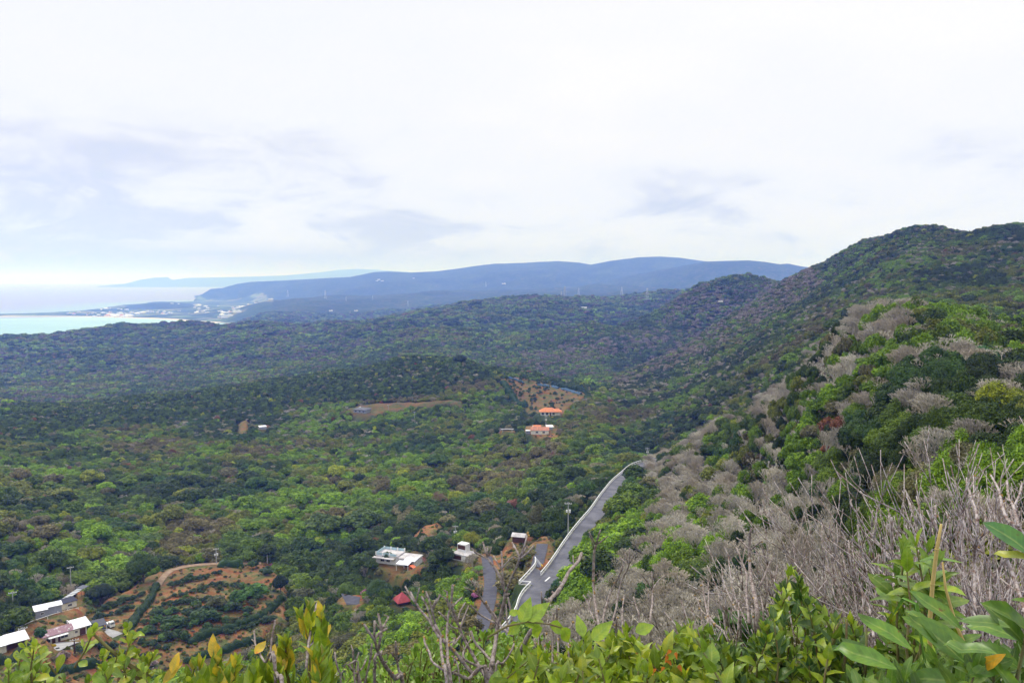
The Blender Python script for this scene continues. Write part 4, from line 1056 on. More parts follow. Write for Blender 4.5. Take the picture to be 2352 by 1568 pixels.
WP = MAT['white_paint']
TM = [town_mesh(0, (WP, MAT['white_roof'])), town_mesh(1, (WP, MAT['terracotta'])), town_mesh(2, (WP, MAT['white_roof'])), town_mesh(3, (MAT['cream'], MAT['white_paint'])), town_mesh(4, (WP, MAT['slate'])), town_mesh(6, (WP, MAT['white_paint']))]
TL = ['white flat-roofed house in the seaside town', 'white house with an orange roof in the seaside town', 'white house with a pale hipped roof in the seaside town', 'cream block with a white flat roof in the seaside town', 'white house with a dark roof in the seaside town', 'white block with a roof stair in the seaside town']
rs = random.Random(4)
def tspot(x0, x1, y0, y1): return rs.uniform(x0, x1), rs.uniform(y0, y1)
spots = []
for (x0, x1, y0, y1, n_, sc) in [(195,300,718,726,26,26),(300,345,716,724,8,30),(245,300,722,727,12,40),(230,292,708,716,10,26),(345,480,713,722,26,26),(390,480,703,709,8,26),(430,460,699,703,6,34),(505,545,722,731,14,30),(535,590,713,724,18,26),(560,600,706,713,9,24),(150,200,716,722,5,22),(500,560,703,712,7,24)]:
    for k in range(n_): spots.append(tspot(x0, x1, y0, y1) + (sc,))
for X, Y, sc in spots:
    x, y = sea_pt(X, Y, 4.0)
    k = rs.choice([0, 0, 1, 2, 2, 3, 4, 5, 5])
    z = float(GZ[0, 0]) if False else float(gz(x, y))
    if z < .5: 
        p = cast(X, Y, rmin=3300); x, y, z = p
        if z < .5: continue
    o = link(bpy.data.objects.new('town_house', TM[k])); o.location = (x, y, z - .5); s_ = sc * rs.uniform(.45, 1.15); o.scale = (s_, s_ * .9, s_ * rs.uniform(.55, .8)); o.rotation_euler = (0, 0, rs.uniform(0, 3.1))
    tag(o, TL[k], 'house', TL[k].replace(' house ', ' houses ').replace('block', 'blocks'))
for X, Y, s_, lab in [(545,718,40,'large white school block at the right end of the seaside town'),(270,724,60,'long white hotel on the beach side of the town'),(522,727,55,'long white building complex nearest the foot of the hills'),(455,701,45,'white harbour building behind the wooded headland'),
        (870,643,26,'white house high on the blue ridge, left of a pair'),(878,646,24,'white house high on the blue ridge, lowest of the three'),(866,646,20,'small white house at the left of the ridge cluster'),(950,640,20,'lone white house on the blue ridge above the plateau'),(1157,653,30,'single white hillside roof right of the farthest pylon'),(760,716,16,'tiny white roof left of the shortest pylon'),(818,716,16,'tiny white roof right of the shortest pylon'),(622,689,26,'white roofed barn on the hill above the town'),(1655,700,12,'tiny white hut on the shoulder of the right-hand mountain')]:
    p = cast(X, Y, rmin=900 if X > 1600 else 2600)
    o = link(bpy.data.objects.new('hillside_building', TM[0])); o.location = (p[0], p[1], p[2] - 2 + (8 if p[2] > 20 else 0)); s_ *= 1.1 if X < 1500 else .6; o.scale = (s_, s_ * .6, s_ * .55); o.rotation_euler = (0, 0, face_az(p))
    tag(o, lab, 'building')
# ------------------------------------------------------------------ trees
def crown_mesh(name, seed, leaves, size, flat=0.78, lumps=16, spread=1.0, open_=0.0):
    """crown of unit radius, standing on the origin: leaves set on the outside of many overlapping clumps"""
    rs = np.random.RandomState(seed)
    lc, lr = [], []
    for i in range(lumps):
        a = rs.rand() * 2 * math.pi; q = math.sqrt(rs.rand()) * 0.72 * spread
        z = (1 - (q / 0.8) ** 2 * 0.8) * rs.uniform(0.15, 0.62)
        lc.append((q * math.cos(a), q * math.sin(a), z)); lr.append(rs.uniform(0.22, 0.42))
    lc = np.array(lc); lr = np.array(lr)
    n = int(leaves * 1.6)
    k = rs.choice(lumps, n, p=lr ** 2 / (lr ** 2).sum())
    d = rs.normal(size=(n, 3)); d[:, 2] = np.abs(d[:, 2]) * 0.9 - 0.25 * rs.rand(n); d /= np.linalg.norm(d, axis=1)[:, None]
    p = lc[k] + d * (lr[k] * np.where(rs.rand(n) < .12, rs.uniform(1.0, 1.28, n), rs.uniform(0.76, 1.08, n)))[:, None]
    inside = np.zeros(n, bool)
    for j in range(lumps):
        inside |= (np.linalg.norm(p - lc[j], axis=1) < lr[j] * 0.8) & (k != j)
    p, d, k = p[~inside][:leaves], d[~inside][:leaves], k[~inside][:leaves]
    m = len(p)
    nn = d + rs.normal(size=(m, 3)) * 0.55 + np.array([0, 0, 0.45]); nn /= np.linalg.norm(nn, axis=1)[:, None]
    t = np.cross(nn, rs.normal(size=(m, 3))); t /= np.linalg.norm(t, axis=1)[:, None]
    b = np.cross(nn, t)
    s = size * rs.uniform(0.6, 1.4, m)[:, None]
    p = p * np.array([1, 1, flat / 0.62]) * 0.95; p[:, 2] += 0.95
    V = np.stack([p - t * s, p - b * s * 0.55 - nn * s * 0.12, p + t * s, p + b * s * 0.55 - nn * s * 0.12], 1).reshape(-1, 3)
    q = np.arange(m * 4).reshape(-1, 4)
    v = np.clip(0.5 + rs.normal(size=m) * 0.24 + (rs.rand(lumps)[k] - 0.5) * 0.6, 0, 1)
    mi = [0] * m
    # inner mass of leaves behind the outer ones
    vs, fs = [V], [q]; base = len(V)
    tr = []
    for j in range(lumps):
        c = lc[j] * np.array([1, 1, flat / 0.62]) * 0.95 + np.array([0, 0, 0.95])
        r_ = lr[j] * (0.86 - open_)
        g = 6
        pts = []
        for ii in range(1, 4):
            ph = math.pi * ii / 4
            for kk in range(g):
                a = 2 * math.pi * (kk + 0.5 * (ii % 2)) / g
                pts.append(c + r_ * rs.uniform(0.85, 1.1) * np.array([math.sin(ph) * math.cos(a), math.sin(ph) * math.sin(a), math.cos(ph) * 1.05]))
        pts.append(c + [0, 0, r_]); pts.append(c - [0, 0, r_ * 0.8])
        for kk in range(g):
            k2 = (kk + 1) % g
            tr.append((base + 18, base + kk, base + k2)); tr.append((base + 19, base + 12 + k2, base + 12 + kk))
            for row in (0, 1):
                a0, a1, b0, b1 = base + row * g + kk, base + row * g + k2, base + (row + 1) * g + kk, base + (row + 1) * g + k2
                tr.append((a0, b0, a1)); tr.append((a1, b0, b1))
        vs.append(np.array(pts)); base += 20
    tr = np.array(tr)
    vv = np.concatenate([v, np.full(len(tr), 0.38)])  # inner mass coloured darker, painting shade into the heart of the crown
    return mesh_np(name, np.concatenate(vs), q, tr, mats=[MAT['leaf']], attrs={'v': ('FACE', 'FLOAT', vv)})
def trunk_mesh(name, seed, thick=0.05):
    rs = random.Random(seed); mb = MB()
    mb.tube([(0, 0, -0.25), (0.02, 0.01, 0.4), (rs.uniform(-.06, .06), rs.uniform(-.06, .06), 0.95)], [thick * 1.3, thick, thick * 0.7], 6)
    for i in range(5):
        a = i * 1.26 + rs.uniform(-.3, .3); r_ = rs.uniform(0.35, 0.6)
        mb.tube([(0, 0, 0.35 + 0.1 * i), (r_ * .5 * math.cos(a), r_ * .5 * math.sin(a), 0.8 + 0.05 * i), (r_ * math.cos(a), r_ * math.sin(a), 1.2)], [thick * .6, thick * .4, thick * .15], 5)
    return mb.mesh(name, MAT['bark'])
def bare_mesh(name, seed, levels=6, twig=0.0048, spread=0.5, fork=(2, 3), mat=None, stems=1, lean=0.0):
    """leafless tree, height about one: a fan of forking branches"""
    rs = random.Random(seed); V, F, vals = [], [], []
    def seg(p, q, r0, r1, val):
        d = (q - p).normalized(); nx = d.orthogonal().normalized(); ny = d.cross(nx); b = len(V)
        for c, r_ in ((p, r0), (q, r1)):
            for k in range(3):
                a = 2.0944 * k
                V.append(c + (nx * math.cos(a) + ny * math.sin(a)) * r_)
        for k in range(3):
            F.append((b + k, b + (k + 1) % 3, b + 3 + (k + 1) % 3, b + 3 + k)); vals.append(val)
    def grow(p, d, L, r_, lv):
        q = p + d * L * 0.5 + Vector((rs.gauss(0, .02), rs.gauss(0, .02), rs.gauss(0, .01))) * L
        e = p + d * L + Vector((rs.gauss(0, .04), rs.gauss(0, .04), 0.03)) * L
        v = rs.uniform(0.2, 0.9)
        seg(p, q, r_, r_ * .85, v); seg(q, e, r_ * .85, r_ * .7, v)
        if lv == 0: return
        n = rs.choice(fork) if lv > 1 else 3
        a0 = rs.uniform(0, 6.28)
        for i in range(n):
            a = a0 + 6.283 * i / n + rs.uniform(-.4, .4)
            ax = d.orthogonal().normalized(); ax = Quaternion(d, a) @ ax
            nd = (Quaternion(ax, spread * rs.uniform(0.6, 1.25)) @ d)
            nd = (nd + Vector((0, 0, 0.16))).normalized()
            grow(e, nd, L * rs.uniform(0.66, 0.86), max(r_ * 0.62, twig), lv - 1)
    for s_ in range(stems):
        a = rs.uniform(0, 6.28)
        grow(Vector((0, 0, -0.12)) if s_ == 0 else Vector((.05 * math.cos(a), .05 * math.sin(a), -0.1)), Vector((rs.gauss(0, .2) if stems > 1 else 0.04, rs.gauss(0, .2) if stems > 1 else 0, 1)).normalized(), 0.30, 0.030, levels)
    me = bpy.data.meshes.new(name); me.from_pydata([tuple(v) for v in V], [], F)
    a = me.attributes.new('v', 'FLOAT', 'FACE'); a.data.foreach_set('value', np.array(vals, np.float32))
    h = max(v.z for v in V); me.transform(Matrix.Scale(1 / h, 4))
    me.materials.append(mat or MAT['twig'])
    return me
def fern_mesh(name, seed, fronds=15):
    """tree fern or palm head: arching feathered fronds, unit reach, on a short stem"""
    rs = random.Random(seed); mb = MB(); H = 0.95
    for i in range(fronds):
        a = 6.283 * i / fronds + rs.uniform(-.2, .2); up = rs.uniform(0.25, 0.6); L = rs.uniform(0.85, 1.1)
        ca_, sa_ = math.cos(a), math.sin(a); pts = []
        for k in range(7):
            t = k / 6
            rr = L * t * (1 - 0.12 * t); zz_ = H + up * t * 1.3 - 1.05 * up * t * t * 1.5
            pts.append(Vector((ca_ * rr, sa_ * rr, zz_)))
        side = Vector((-sa_, ca_, 0))
        for k in range(6):
            w0 = 0.20 * math.sin(math.pi * min(1, k / 6 * 0.9 + 0.12)); w1 = 0.20 * math.sin(math.pi * min(1, (k + 1) / 6 * 0.9 + 0.1))
            p, q = pts[k], pts[k + 1]; m_ = (p + q) / 2
            for s_ in (1, -1):
                mb.add([p, m_, m_ + side * s_ * w1 * 1.1 + (q - p) * .8 + Vector((0, 0, -.05)), p + side * s_ * w0 + (q - p) * .5 + Vector((0, 0, -.04))], [(0, 1, 2, 3)], rs.uniform(.3, .8))
                mb.add([m_, q, q + side * s_ * w1 * .8 + (q - p) * .8 + Vector((0, 0, -.05)), m_ + side * s_ * w1 + (q - p) * .6 + Vector((0, 0, -.04))], [(0, 1, 2, 3)], rs.uniform(.3, .8))
    return mb.mesh(name, MAT['leaf'])
LODS = {
 'near': [crown_mesh('crown', 10 + i, 6500, 0.048, lumps=30, flat=0.62 + 0.1 * (i % 3)) for i in range(4)],
 'mid': [crown_mesh('crown', 30 + i, 1900, 0.092, lumps=[22, 14, 26, 18, 30][i], flat=[0.6, 0.85, 0.7, 0.55, 0.75][i]) for i in range(5)],
 'far': [crown_mesh('crown', 50 + i, 300, 0.2, lumps=9 + 2 * i, flat=0.6 + 0.1 * i) for i in range(3)],
}
BARE = [bare_mesh('branches', 70 + i, levels=6, spread=[0.42, 0.5, 0.36, 0.55][i], twig=0.0060, stems=[1, 2, 2, 1][i]) for i in range(4)]
BAREF = [bare_mesh('branches', 80 + i, levels=5, spread=0.5, twig=0.011) for i in range(2)]
TRUNK = [trunk_mesh('trunk', i) for i in range(3)]
FERN = [fern_mesh('fronds', 5 + i) for i in range(2)]
NAMES_SRC = ['near', 'mid', 'far']
# distance-ordered skyline, to drop trees nothing can show
def _tprof():
    t = (CAN - CAMZ) / GR
    t = np.where(GR < 25, -1, t)
    return np.maximum.accumulate(t, axis=1)
TMAX = _tprof()
def seen(x, y, z, margin):
    r = np.hypot(x, y)
    tm = bil(TMAX, np.arctan2(x, y), np.log(r * 0.985), AZ0, AZ1, L0, L1)
    return (z - CAMZ) / r >= tm - margin

# stands of one kind, outlined as they lie in view, with the distances they cover
class Zone:
    def __init__(s, p, r0, r1, pts): s.p, s.r0, s.r1, s.pts = p, r0, r1, pts
def inzone(x, y, z): 
    X, Y = proj(x, y, can_z(x, y)); r = np.hypot(x, y)
    return inpoly(X, Y, z.pts) & (r > z.r0) & (r < z.r1)
ZB = [Zone(0.965, 55, 440, [(2010,680),(1960,700),(1870,780),(1750,872),(1640,940),(1560,995),(1480,1055),(1490,1100),(1530,1125),(1495,1200),(1430,1265),(1380,1335),(1300,1385),(1230,1420),(1240,1700),(2020,1700),(1990,1300),(1960,1200),(1900,1130),(1800,1060),(1820,980),(1870,925),(1950,860),(2010,780),(2110,720),(2090,688)]),
      Zone(0.6, 450, 1500, [(1850,600),(1900,640),(1850,700),(1780,760),(1640,835),(1500,905),(1400,930),(1380,890),(1500,820),(1640,740),(1760,660)]),
      Zone(0.5, 1000, 2000, [(1490,765),(1560,680),(1640,645),(1690,700),(1600,760),(1500,800),(1250,850),(1180,810),(1300,790)]),
      Zone(0.95, 40, 300, [(2085,1120),(2110,1060),(2180,1035),(2260,1045),(2270,1100),(2200,1130)]),
      Zone(0.9, 60, 300, [(2080,790),(2110,760),(2200,770),(2250,810),(2180,815)]), Zone(0.85, 60, 350, [(1960,900),(2000,880),(2060,890),(2050,925),(1980,925)]),
      Zone(0.8, 60, 350, [(1880,1010),(1960,1000),(2000,1050),(1960,1120),(1880,1080)]), Zone(0.8, 60, 350, [(2090,1130),(2200,1120),(2230,1170),(2100,1200)]), Zone(0.8, 60, 300, [(2290,960),(2352,950),(2352,1000),(2300,1010)]),
      Zone(0.35, 300, 600, [(1150,1170),(1230,1120),(1240,1160),(1160,1190)])]
ZG = [Zone(0.85, 60, 450, [(1665,955),(1720,930),(1770,985),(1740,1050),(1640,1075),(1600,1035)]), Zone(0.8, 60, 450, [(1260,1330),(1300,1290),(1350,1240),(1420,1230),(1440,1270),(1400,1310),(1330,1350)]),
      Zone(0.9, 100, 450, [(1380,1180),(1440,1110),(1500,1090),(1520,1130),(1480,1210),(1430,1250),(1370,1240)]), Zone(0.7, 60, 450, [(1560,1130),(1620,1110),(1640,1160),(1600,1200)]), Zone(0.7, 60, 450, [(1740,1260),(1850,1250),(1860,1310),(1740,1330)])]
ZR = [Zone(1, 60, 400, [(1890,960),(1950,930),(1970,960),(1930,1000),(1880,1010)])]
DARK = Zone(1, 500, 1050, [(30,915),(330,895),(600,860),(830,805),(930,795),(1040,805),(1230,835),(1360,885),(1300,890),(1180,855),(1050,880),(1000,905),(700,925),(300,980),(0,1000)])

PAL = np.array([(.030,.058,.006),(.062,.110,.008),(.090,.148,.009),(.120,.142,.014),(.125,.225,.008),(.20,.24,.012),(.040,.090,.014),(.125,.112,.040),(.16,.075,.032),(.135,.130,.055)])
def pick_tints(x, y, rs):
    n = len(x)
    a = fbm(x / 55, y / 55, 2, 3) + rs.normal(size=n) * 0.045
    b = fbm(x / 30, y / 30, 5, 3) + rs.normal(size=n) * 0.06
    idx = np.full(n, 1)
    idx[a < 0.40] = 0; idx[(a >= 0.40) & (b > 0.52)] = 2; idx[(a > 0.52) & (b < 0.5)] = 3; idx[(a > 0.53) & (b > 0.56)] = 4
    idx[(a < 0.44) & (b > 0.6)] = 6; idx[(a > 0.64) & (b < 0.41)] = 7
    q = rs.rand(n)
    idx[q < 0.014] = 5; idx[(q > 0.03) & (q < 0.033)] = 8; idx[(q > 0.04) & (q < 0.08)] = 9; idx[(q > 0.1) & (q < 0.19)] = 0; idx[(q > 0.2) & (q < 0.24)] = 4
    dk = inzone(x, y, DARK)
    idx[dk & (q > 0.12)] = np.where(rs.rand((dk & (q > 0.12)).sum()) < 0.55, 0, 1)
    c = PAL[idx] * rs.uniform(0.85, 1.5, n)[:, None]
    c = c * (1 + .5 * smooth(700, 1500, np.hypot(x, y)))[:, None]  # tints lightened with distance, haze put into the leaf colour
    # tints are darkened to the right, on the near knoll and the mountain
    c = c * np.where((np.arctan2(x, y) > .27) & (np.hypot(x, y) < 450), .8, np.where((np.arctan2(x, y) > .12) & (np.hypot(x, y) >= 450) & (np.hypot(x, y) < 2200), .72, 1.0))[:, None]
    return c, idx
def scatter():
    rs = np.random.RandomState(5)
    X_, Y_, S_ = [], [], []
    r = 30.0
    while r < 4300:
        s = max(3.9, 0.0058 * r if r < 670 else 3.9 + (r - 670) * .0036)
        if r < 300: s = 3.25
        na = int(R(78) * r / s)
        a = R(-39) + (np.arange(na) + rs.rand(na)) * R(78) / na
        rr = r + (rs.rand(na) - 0.5) * s * 1.1
        X_.append(rr * np.sin(a)); Y_.append(rr * np.cos(a)); S_.append(np.full(na, s))
        r += s * 0.92
    return np.concatenate(X_), np.concatenate(Y_), np.concatenate(S_)
def forest():
    rs = np.random.RandomState(8)
    x, y, s = scatter()
    r = np.hypot(x, y)
    z = gz(x, y); cz = can_z(x, y)
    keep = seen(x, y, cz + 5, np.where(r < 1200, 0.03, 0.006)) & (cz > 8) & (is_clear(x, y) < 0.25)
    x, y, s, r, z, cz = [q[keep] for q in (x, y, s, r, z, cz)]
    # the steep ground just below the viewpoint carries no trees in view
    azx = np.arctan2(x, y)
    keep = r > np.where(azx < -0.05, 150, np.where(azx < 0.12, 115, np.where(azx < 0.42, 62, 46)))
    x, y, s, r, z, cz = [q[keep] for q in (x, y, s, r, z, cz)]
    # road, junction and yards stay free
    d, par = polydist(x, y, [tuple(p) for p in RC])
    cxr = np.interp(par, np.arange(len(RC)), RC[:, 0]); cyr = np.interp(par, np.arange(len(RC)), RC[:, 1])
    ii = np.clip(par.astype(int), 0, len(nrm) - 1); sidev = (x - cxr) * nrm[ii, 0] + (y - cyr) * nrm[ii, 1]
    jd, _ = polydist(x, y, JPOLY, True)
    keep = (d > np.where(sidev < 0, ROADW / 2 + 7.0, ROADW / 2 + 3.0)) & ~inpoly(x, y, JPOLY) & (jd > 8)
    for px, py, pr in PAD_LIST: keep &= np.hypot(x - px, y - py) > pr + 0.5
    for pl_, w_ in LANES: keep &= polydist(x, y, pl_)[0] > w_ / 2 + 1.8
    for px, py, pr, hf in KEEP_FREE:      # strips in front of buildings towards the valley side
        keep &= ~((np.hypot(x - px, y - py) < pr))
    x, y, s, r, z, cz = [q[keep] for q in (x, y, s, r, z, cz)]
    n = len(x)
    pb = np.full(n, 0.075)
    grey = fbm(x / 120, y / 120, 1, 3)
    pb += np.where((np.arctan2(x, y) > .2) & (r < 450), .10, 0)
    pb += 0.22 * smooth(0.55, 0.68, grey)
    pat = fbm(x / 16, y / 16, 4, 2)
    for Zn in ZB:
        p = Zn.p; m = inzone(x, y, Zn)
        pb[m] = np.maximum(pb[m], p * np.where(p > 0.9, 1, smooth(0.30, 0.52, pat[m])))
        if p > 0.96: pb[m] *= 1 - 0.85 * smooth(0.56, 0.64, pat[m])
    for Zn in ZG: m = inzone(x, y, Zn); pb[m] *= 1 - Zn.p
    pb[inzone(x, y, DARK)] *= 0.3
    azx = np.arctan2(x, y)
    pb[(r < 112) & (azx > -.05) & (azx < .40)] = 0.93
    greyc = (r > 850) & (rs.rand(n) < pb * 1.2)
    pb = np.where(r > 850, 0, pb)
    bare = rs.rand(n) < pb
    fern = (~bare) & (r < 450) & (rs.rand(n) < 0.018) & (x < 60)
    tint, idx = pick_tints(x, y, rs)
    redm = np.zeros(n, bool)
    for Zn in ZR: redm |= inzone(x, y, Zn)
    redm &= rs.rand(n) < 0.6; tint[redm] = np.array([.17, .07, .03])
    bt = np.array([(.38,.345,.27),(.32,.29,.23),(.34,.295,.225),(.44,.405,.33)])
    kind0 = bare.astype(int); nb = bare.sum(); tint[bare] = bt[rs.randint(0, 4, nb)] * rs.uniform(0.8, 1.15, nb)[:, None]
    tint[fern] = np.array([.075, .17, .03]) * rs.uniform(.8, 1.2, fern.sum())[:, None]
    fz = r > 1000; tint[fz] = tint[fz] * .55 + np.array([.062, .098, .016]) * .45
    tint[greyc] = np.where(inzone(x, y, ZB[1]) | inzone(x, y, ZB[2]), 1.3, .85)[greyc, None] * np.array([.15,.13,.10]) * rs.uniform(.75, 1.15, greyc.sum())[:, None]
    size = s * 0.80 * rs.uniform(0.62, 1.30, n) ** 1.0       # crown radius
    near_ = r < 90
    size = np.where(near_, size * 0.9, size)
    size = size * np.where((r < 500) & (r > 120) & (rs.rand(n) < .24), rs.uniform(1.3, 1.85, n), 1.0)
    kn = (np.arctan2(x, y) > .27) & (r < 320); size = np.where(kn, np.minimum(size, 3.2) * .85, size)
    size = np.where(inzone(x, y, DARK), size * 0.85, size)
    inz = inzone(x, y, ZB[0]); size = np.where(inz & (kind0 == 0), size * .72, size)
    hz = np.where(r < 2000, rs.uniform(0.8, 1.2, n), rs.uniform(0.75, 1.1, n))
    vz = np.where(r < 1200, hz * np.clip(2.9 / size, 0.75, 1.7), hz * np.clip(3.4 / size, 0.62, 1.7) * 1.3)
    bsz = np.where(r < 1500, rs.uniform(3.8, 5.8, n), size * 1.7)       # height of the bare ones
    bsz = np.where((r < 90), rs.uniform(3.0, 4.6, n), bsz); bsz = np.where(inz, bsz * 1.12, bsz)
    vis = seen(x, y, cz + 1.5, 0.0) & (np.abs(np.arctan2(x, y)) < R(34))
    score = np.where(vis, 1, 0) * np.where(bare, bsz * 0.75, size * np.where(fern, .8, 1)) / r
    kind = np.where(bare, 1, np.where(fern, 2, 0))
    rz = rs.rand(n) * 6.283
    # slope direction, to lean the bare trees out of the hillside
    e = 3.0
    gxn = (can_z(x + e, y) - can_z(x - e, y)) / (2 * e); gyn = (can_z(x, y + e) - can_z(x, y - e)) / (2 * e)
    ind = np.zeros(n, bool)
    for k in (0, 1):
        q = np.where(kind == k)[0]; q = q[np.argsort(-score[q])][:292]
        ind[q[score[q] > 0]] = True
    ind |= (kind == 2)
    return dict(x=x, y=y, z=z, r=r, kind=kind, size=size, vz=vz, bsz=bsz, tint=tint, idx=idx, rz=rz, gx=gxn, gy=gyn, ind=ind, near=near_, red=redm)

def source_collection(name, meshes):
    c = bpy.data.collections.new(name)
    for i, me in enumerate(meshes):
        o = bpy.data.objects.new(f"{name}_{i:02d}", me); c.objects.link(o)
    return c
def instancer(name, coll, pts, rot, scl, tint, pick, label_kind='stuff'):
    n = len(pts)
    me = mesh_np(name, pts, attrs={'rot': ('POINT', 'FLOAT_VECTOR', rot), 'scl': ('POINT', 'FLOAT_VECTOR', scl)})
    a = me.attributes.new('tint', 'FLOAT_COLOR', 'POINT'); a.data.foreach_set('color', np.c_[tint, np.ones(n)].astype(np.float32).ravel())
    a = me.attributes.new('pick', 'INT', 'POINT'); a.data.foreach_set('value', np.asarray(pick, np.int32))
    o = link(bpy.data.objects.new(name, me)); o['kind'] = 'stuff'
    g = bpy.data.node_groups.new(name, 'GeometryNodeTree')
    g.interface.new_socket('Geometry', in_out='INPUT', socket_type='NodeSocketGeometry'); g.interface.new_socket('Geometry', in_out='OUTPUT', socket_type='NodeSocketGeometry')
    nn, l = g.nodes, g.links
    gi = nn.new('NodeGroupInput'); go = nn.new('NodeGroupOutput')
    ci = nn.new('GeometryNodeCollectionInfo'); ci.inputs['Collection'].default_value = coll; ci.inputs['Separate Children'].default_value = True; ci.inputs['Reset Children'].default_value = True
    iop = nn.new('GeometryNodeInstanceOnPoints'); iop.inputs['Pick Instance'].default_value = True
    def na(nm, t):
        q = nn.new('GeometryNodeInputNamedAttribute'); q.data_type = t; q.inputs['Name'].default_value = nm
        return [s for s in q.outputs if s.enabled and s.name == 'Attribute'][0]
    l.new(gi.outputs[0], iop.inputs['Points']); l.new(ci.outputs[0], iop.inputs['Instance'])
    l.new(na('pick', 'INT'), iop.inputs['Instance Index'])
    rotn = nn.new('FunctionNodeEulerToRotation'); l.new(na('rot', 'FLOAT_VECTOR'), rotn.inputs[0]); l.new(rotn.outputs[0], iop.inputs['Rotation'])
    l.new(na('scl', 'FLOAT_VECTOR'), iop.inputs['Scale'])
    l.new(iop.outputs[0], go.inputs[0])
    md = o.modifiers.new('scatter', 'NODES'); md.node_group = g
    return o
# ------------------------------------------------------------------ planted things: hedges, shrubs, orchard, single trees
def leaf_cloud_mesh(name, P, D, size, seed, val_spread=0.22, mat='leaf'):
    rs = np.random.RandomState(seed); m = len(P)
    nn = D + rs.normal(size=(m, 3)) * 0.5 + np.array([0, 0, .35]); nn /= np.linalg.norm(nn, axis=1)[:, None]
    t = np.cross(nn, rs.normal(size=(m, 3))); t /= np.linalg.norm(t, axis=1)[:, None]; b = np.cross(nn, t)
    s = size * rs.uniform(.6, 1.4, m)[:, None]
    V = np.stack([P - t * s, P - b * s * .55, P + t * s, P + b * s * .55], 1).reshape(-1, 3)
    return V, np.arange(m * 4).reshape(-1, 4), np.clip(.5 + rs.normal(size=m) * val_spread, 0, 1)
def hedge(label, pts, w=1.6, h=1.5, tint=(.028, .065, .018), seed=0):
    P = resample([cast(X, Y) for X, Y in pts], 1.2)
    for i in range(len(P)): P[i, 2] = float(gz(P[i, 0], P[i, 1]))
    o0 = P[0].copy(); Q = P - o0; n = len(Q)
    t = np.gradient(Q[:, :2], axis=0); t /= np.linalg.norm(t, axis=1)[:, None] + 1e-9; s = np.stack([-t[:, 1], t[:, 0], 0 * t[:, 0]], 1)
    rs = np.random.RandomState(seed)
    wv = w * (0.62 + .7 * rs.rand(n)); hv = h * (0.62 + .65 * rs.rand(n))
    wv[0] *= .3; wv[-1] *= .3; hv[0] *= .3; hv[-1] *= .3
    prof = [(-.5, -.3), (-.55, .55), (-.36, .93), (0, 1.0), (.36, .93), (.55, .55), (.5, -.3)]
    rows = [Q + s * (wv * a)[:, None] * .93 + np.array([0, 0, 1.0]) * (hv * b)[:, None] for a, b in prof]
    V0 = np.array(rows).reshape(-1, 3)
    q0 = np.array([(j * n + i, (j + 1) * n + i, (j + 1) * n + i + 1, j * n + i + 1) for j in range(6) for i in range(n - 1)])
    L = n * 1.2; cnt = int(L * (w + 2 * h) * 16)
    f = rs.rand(cnt) * (n - 1.001); i = f.astype(int); f = (f - i)[:, None]
    c = Q[i] * (1 - f) + Q[i + 1] * f; ss = s[i]
    a = rs.uniform(0.1, math.pi - .1, cnt)
    P_ = c + ss * (np.cos(a) * wv[i] * .56)[:, None] + np.array([0, 0, 1.0]) * (np.sin(a) ** .6 * hv[i] * 1.02)[:, None]
    D = ss * np.cos(a)[:, None] + np.array([0, 0, 1.0]) * np.sin(a)[:, None]
    V1, q1, v1 = leaf_cloud_mesh('h', P_, D, .16, seed)
    me = mesh_np('hedge', np.r_[V0, V1], np.r_[q0, q1 + len(V0)], mats=[MAT['leaf']], attrs={'v': ('FACE', 'FLOAT', np.r_[np.full(len(q0), .35), v1])})
    o = link(bpy.data.objects.new('hedge', me)); o.location = tuple(o0); o['tint'] = [*tint]
    tag(o, label, 'hedge', 'clipped hedges of the terraced garden')
    return o
def copy_parts(name, loc, rz, scl, parts, tint=None, label=None, cat=None, group=None, lean=(0, 0)):
    """a thing made of shared meshes: an Empty at its base and its parts"""
    r = bpy.data.objects.new(name, None); r.location = loc; r.rotation_euler = (lean[0], lean[1], rz); COL.objects.link(r)
    tag(r, label, cat, group)
    for nm, me in parts:
        o = bpy.data.objects.new(nm, me); o.scale = scl; o.parent = r; COL.objects.link(o)
        if tint is not None: o['tint'] = [float(c) for c in tint]
    return r
SHRUB = [crown_mesh('crown', 90 + i, 700, 0.15, flat=.85, lumps=9 + i * 2) for i in range(3)]
for me in SHRUB: me.transform(Matrix.Translation((0, 0, -.55)))
def shrub(label, X, Y, wdisp, tint, group='shrubs', k=0, name='shrub', rmin=100, hz=1.0, flower=None, loc=None):
    p = loc or cast(X, Y, rmin=rmin); z = float(gz(p[0], p[1])); s = wdisp * mpd(p) / 2
    return copy_parts(name, (p[0], p[1], z), random.uniform(0, 6), (s, s, s * hz), [('crown', SHRUB[k % 3])], tint, label, 'shrub', group)
def single_tree(label, X, Y, wdisp, tint, kind='mid', k=0, cat='tree', name='broadleaf_tree', hz=1.0, rmin=100, group=None, r=None):
    """a tree whose crown is centred near (X, Y) in the photo"""
    p = cast(X, Y, rmin=rmin); s = wdisp * mpd(p) / 2
    z = float(gz(p[0], p[1]))
    if kind == 'bare':
        return copy_parts('bare_tree', (p[0], p[1], z), k, (s * 1.5,) * 3, [('branches', BARE[k % 4])], tint, label, cat, group)
    if kind == 'fern':
        return copy_parts('tree_fern', (p[0], p[1], z), k, (s, s, s * hz), [('fronds', FERN[k % 2]), ('trunk', TRUNK[k % 3])], tint, label, cat, group)
    return copy_parts(name, (p[0], p[1], z), k, (s, s, s * hz), [('crown', LODS[kind][k % len(LODS[kind])]), ('trunk', TRUNK[k % 3])], tint, label, cat, group)
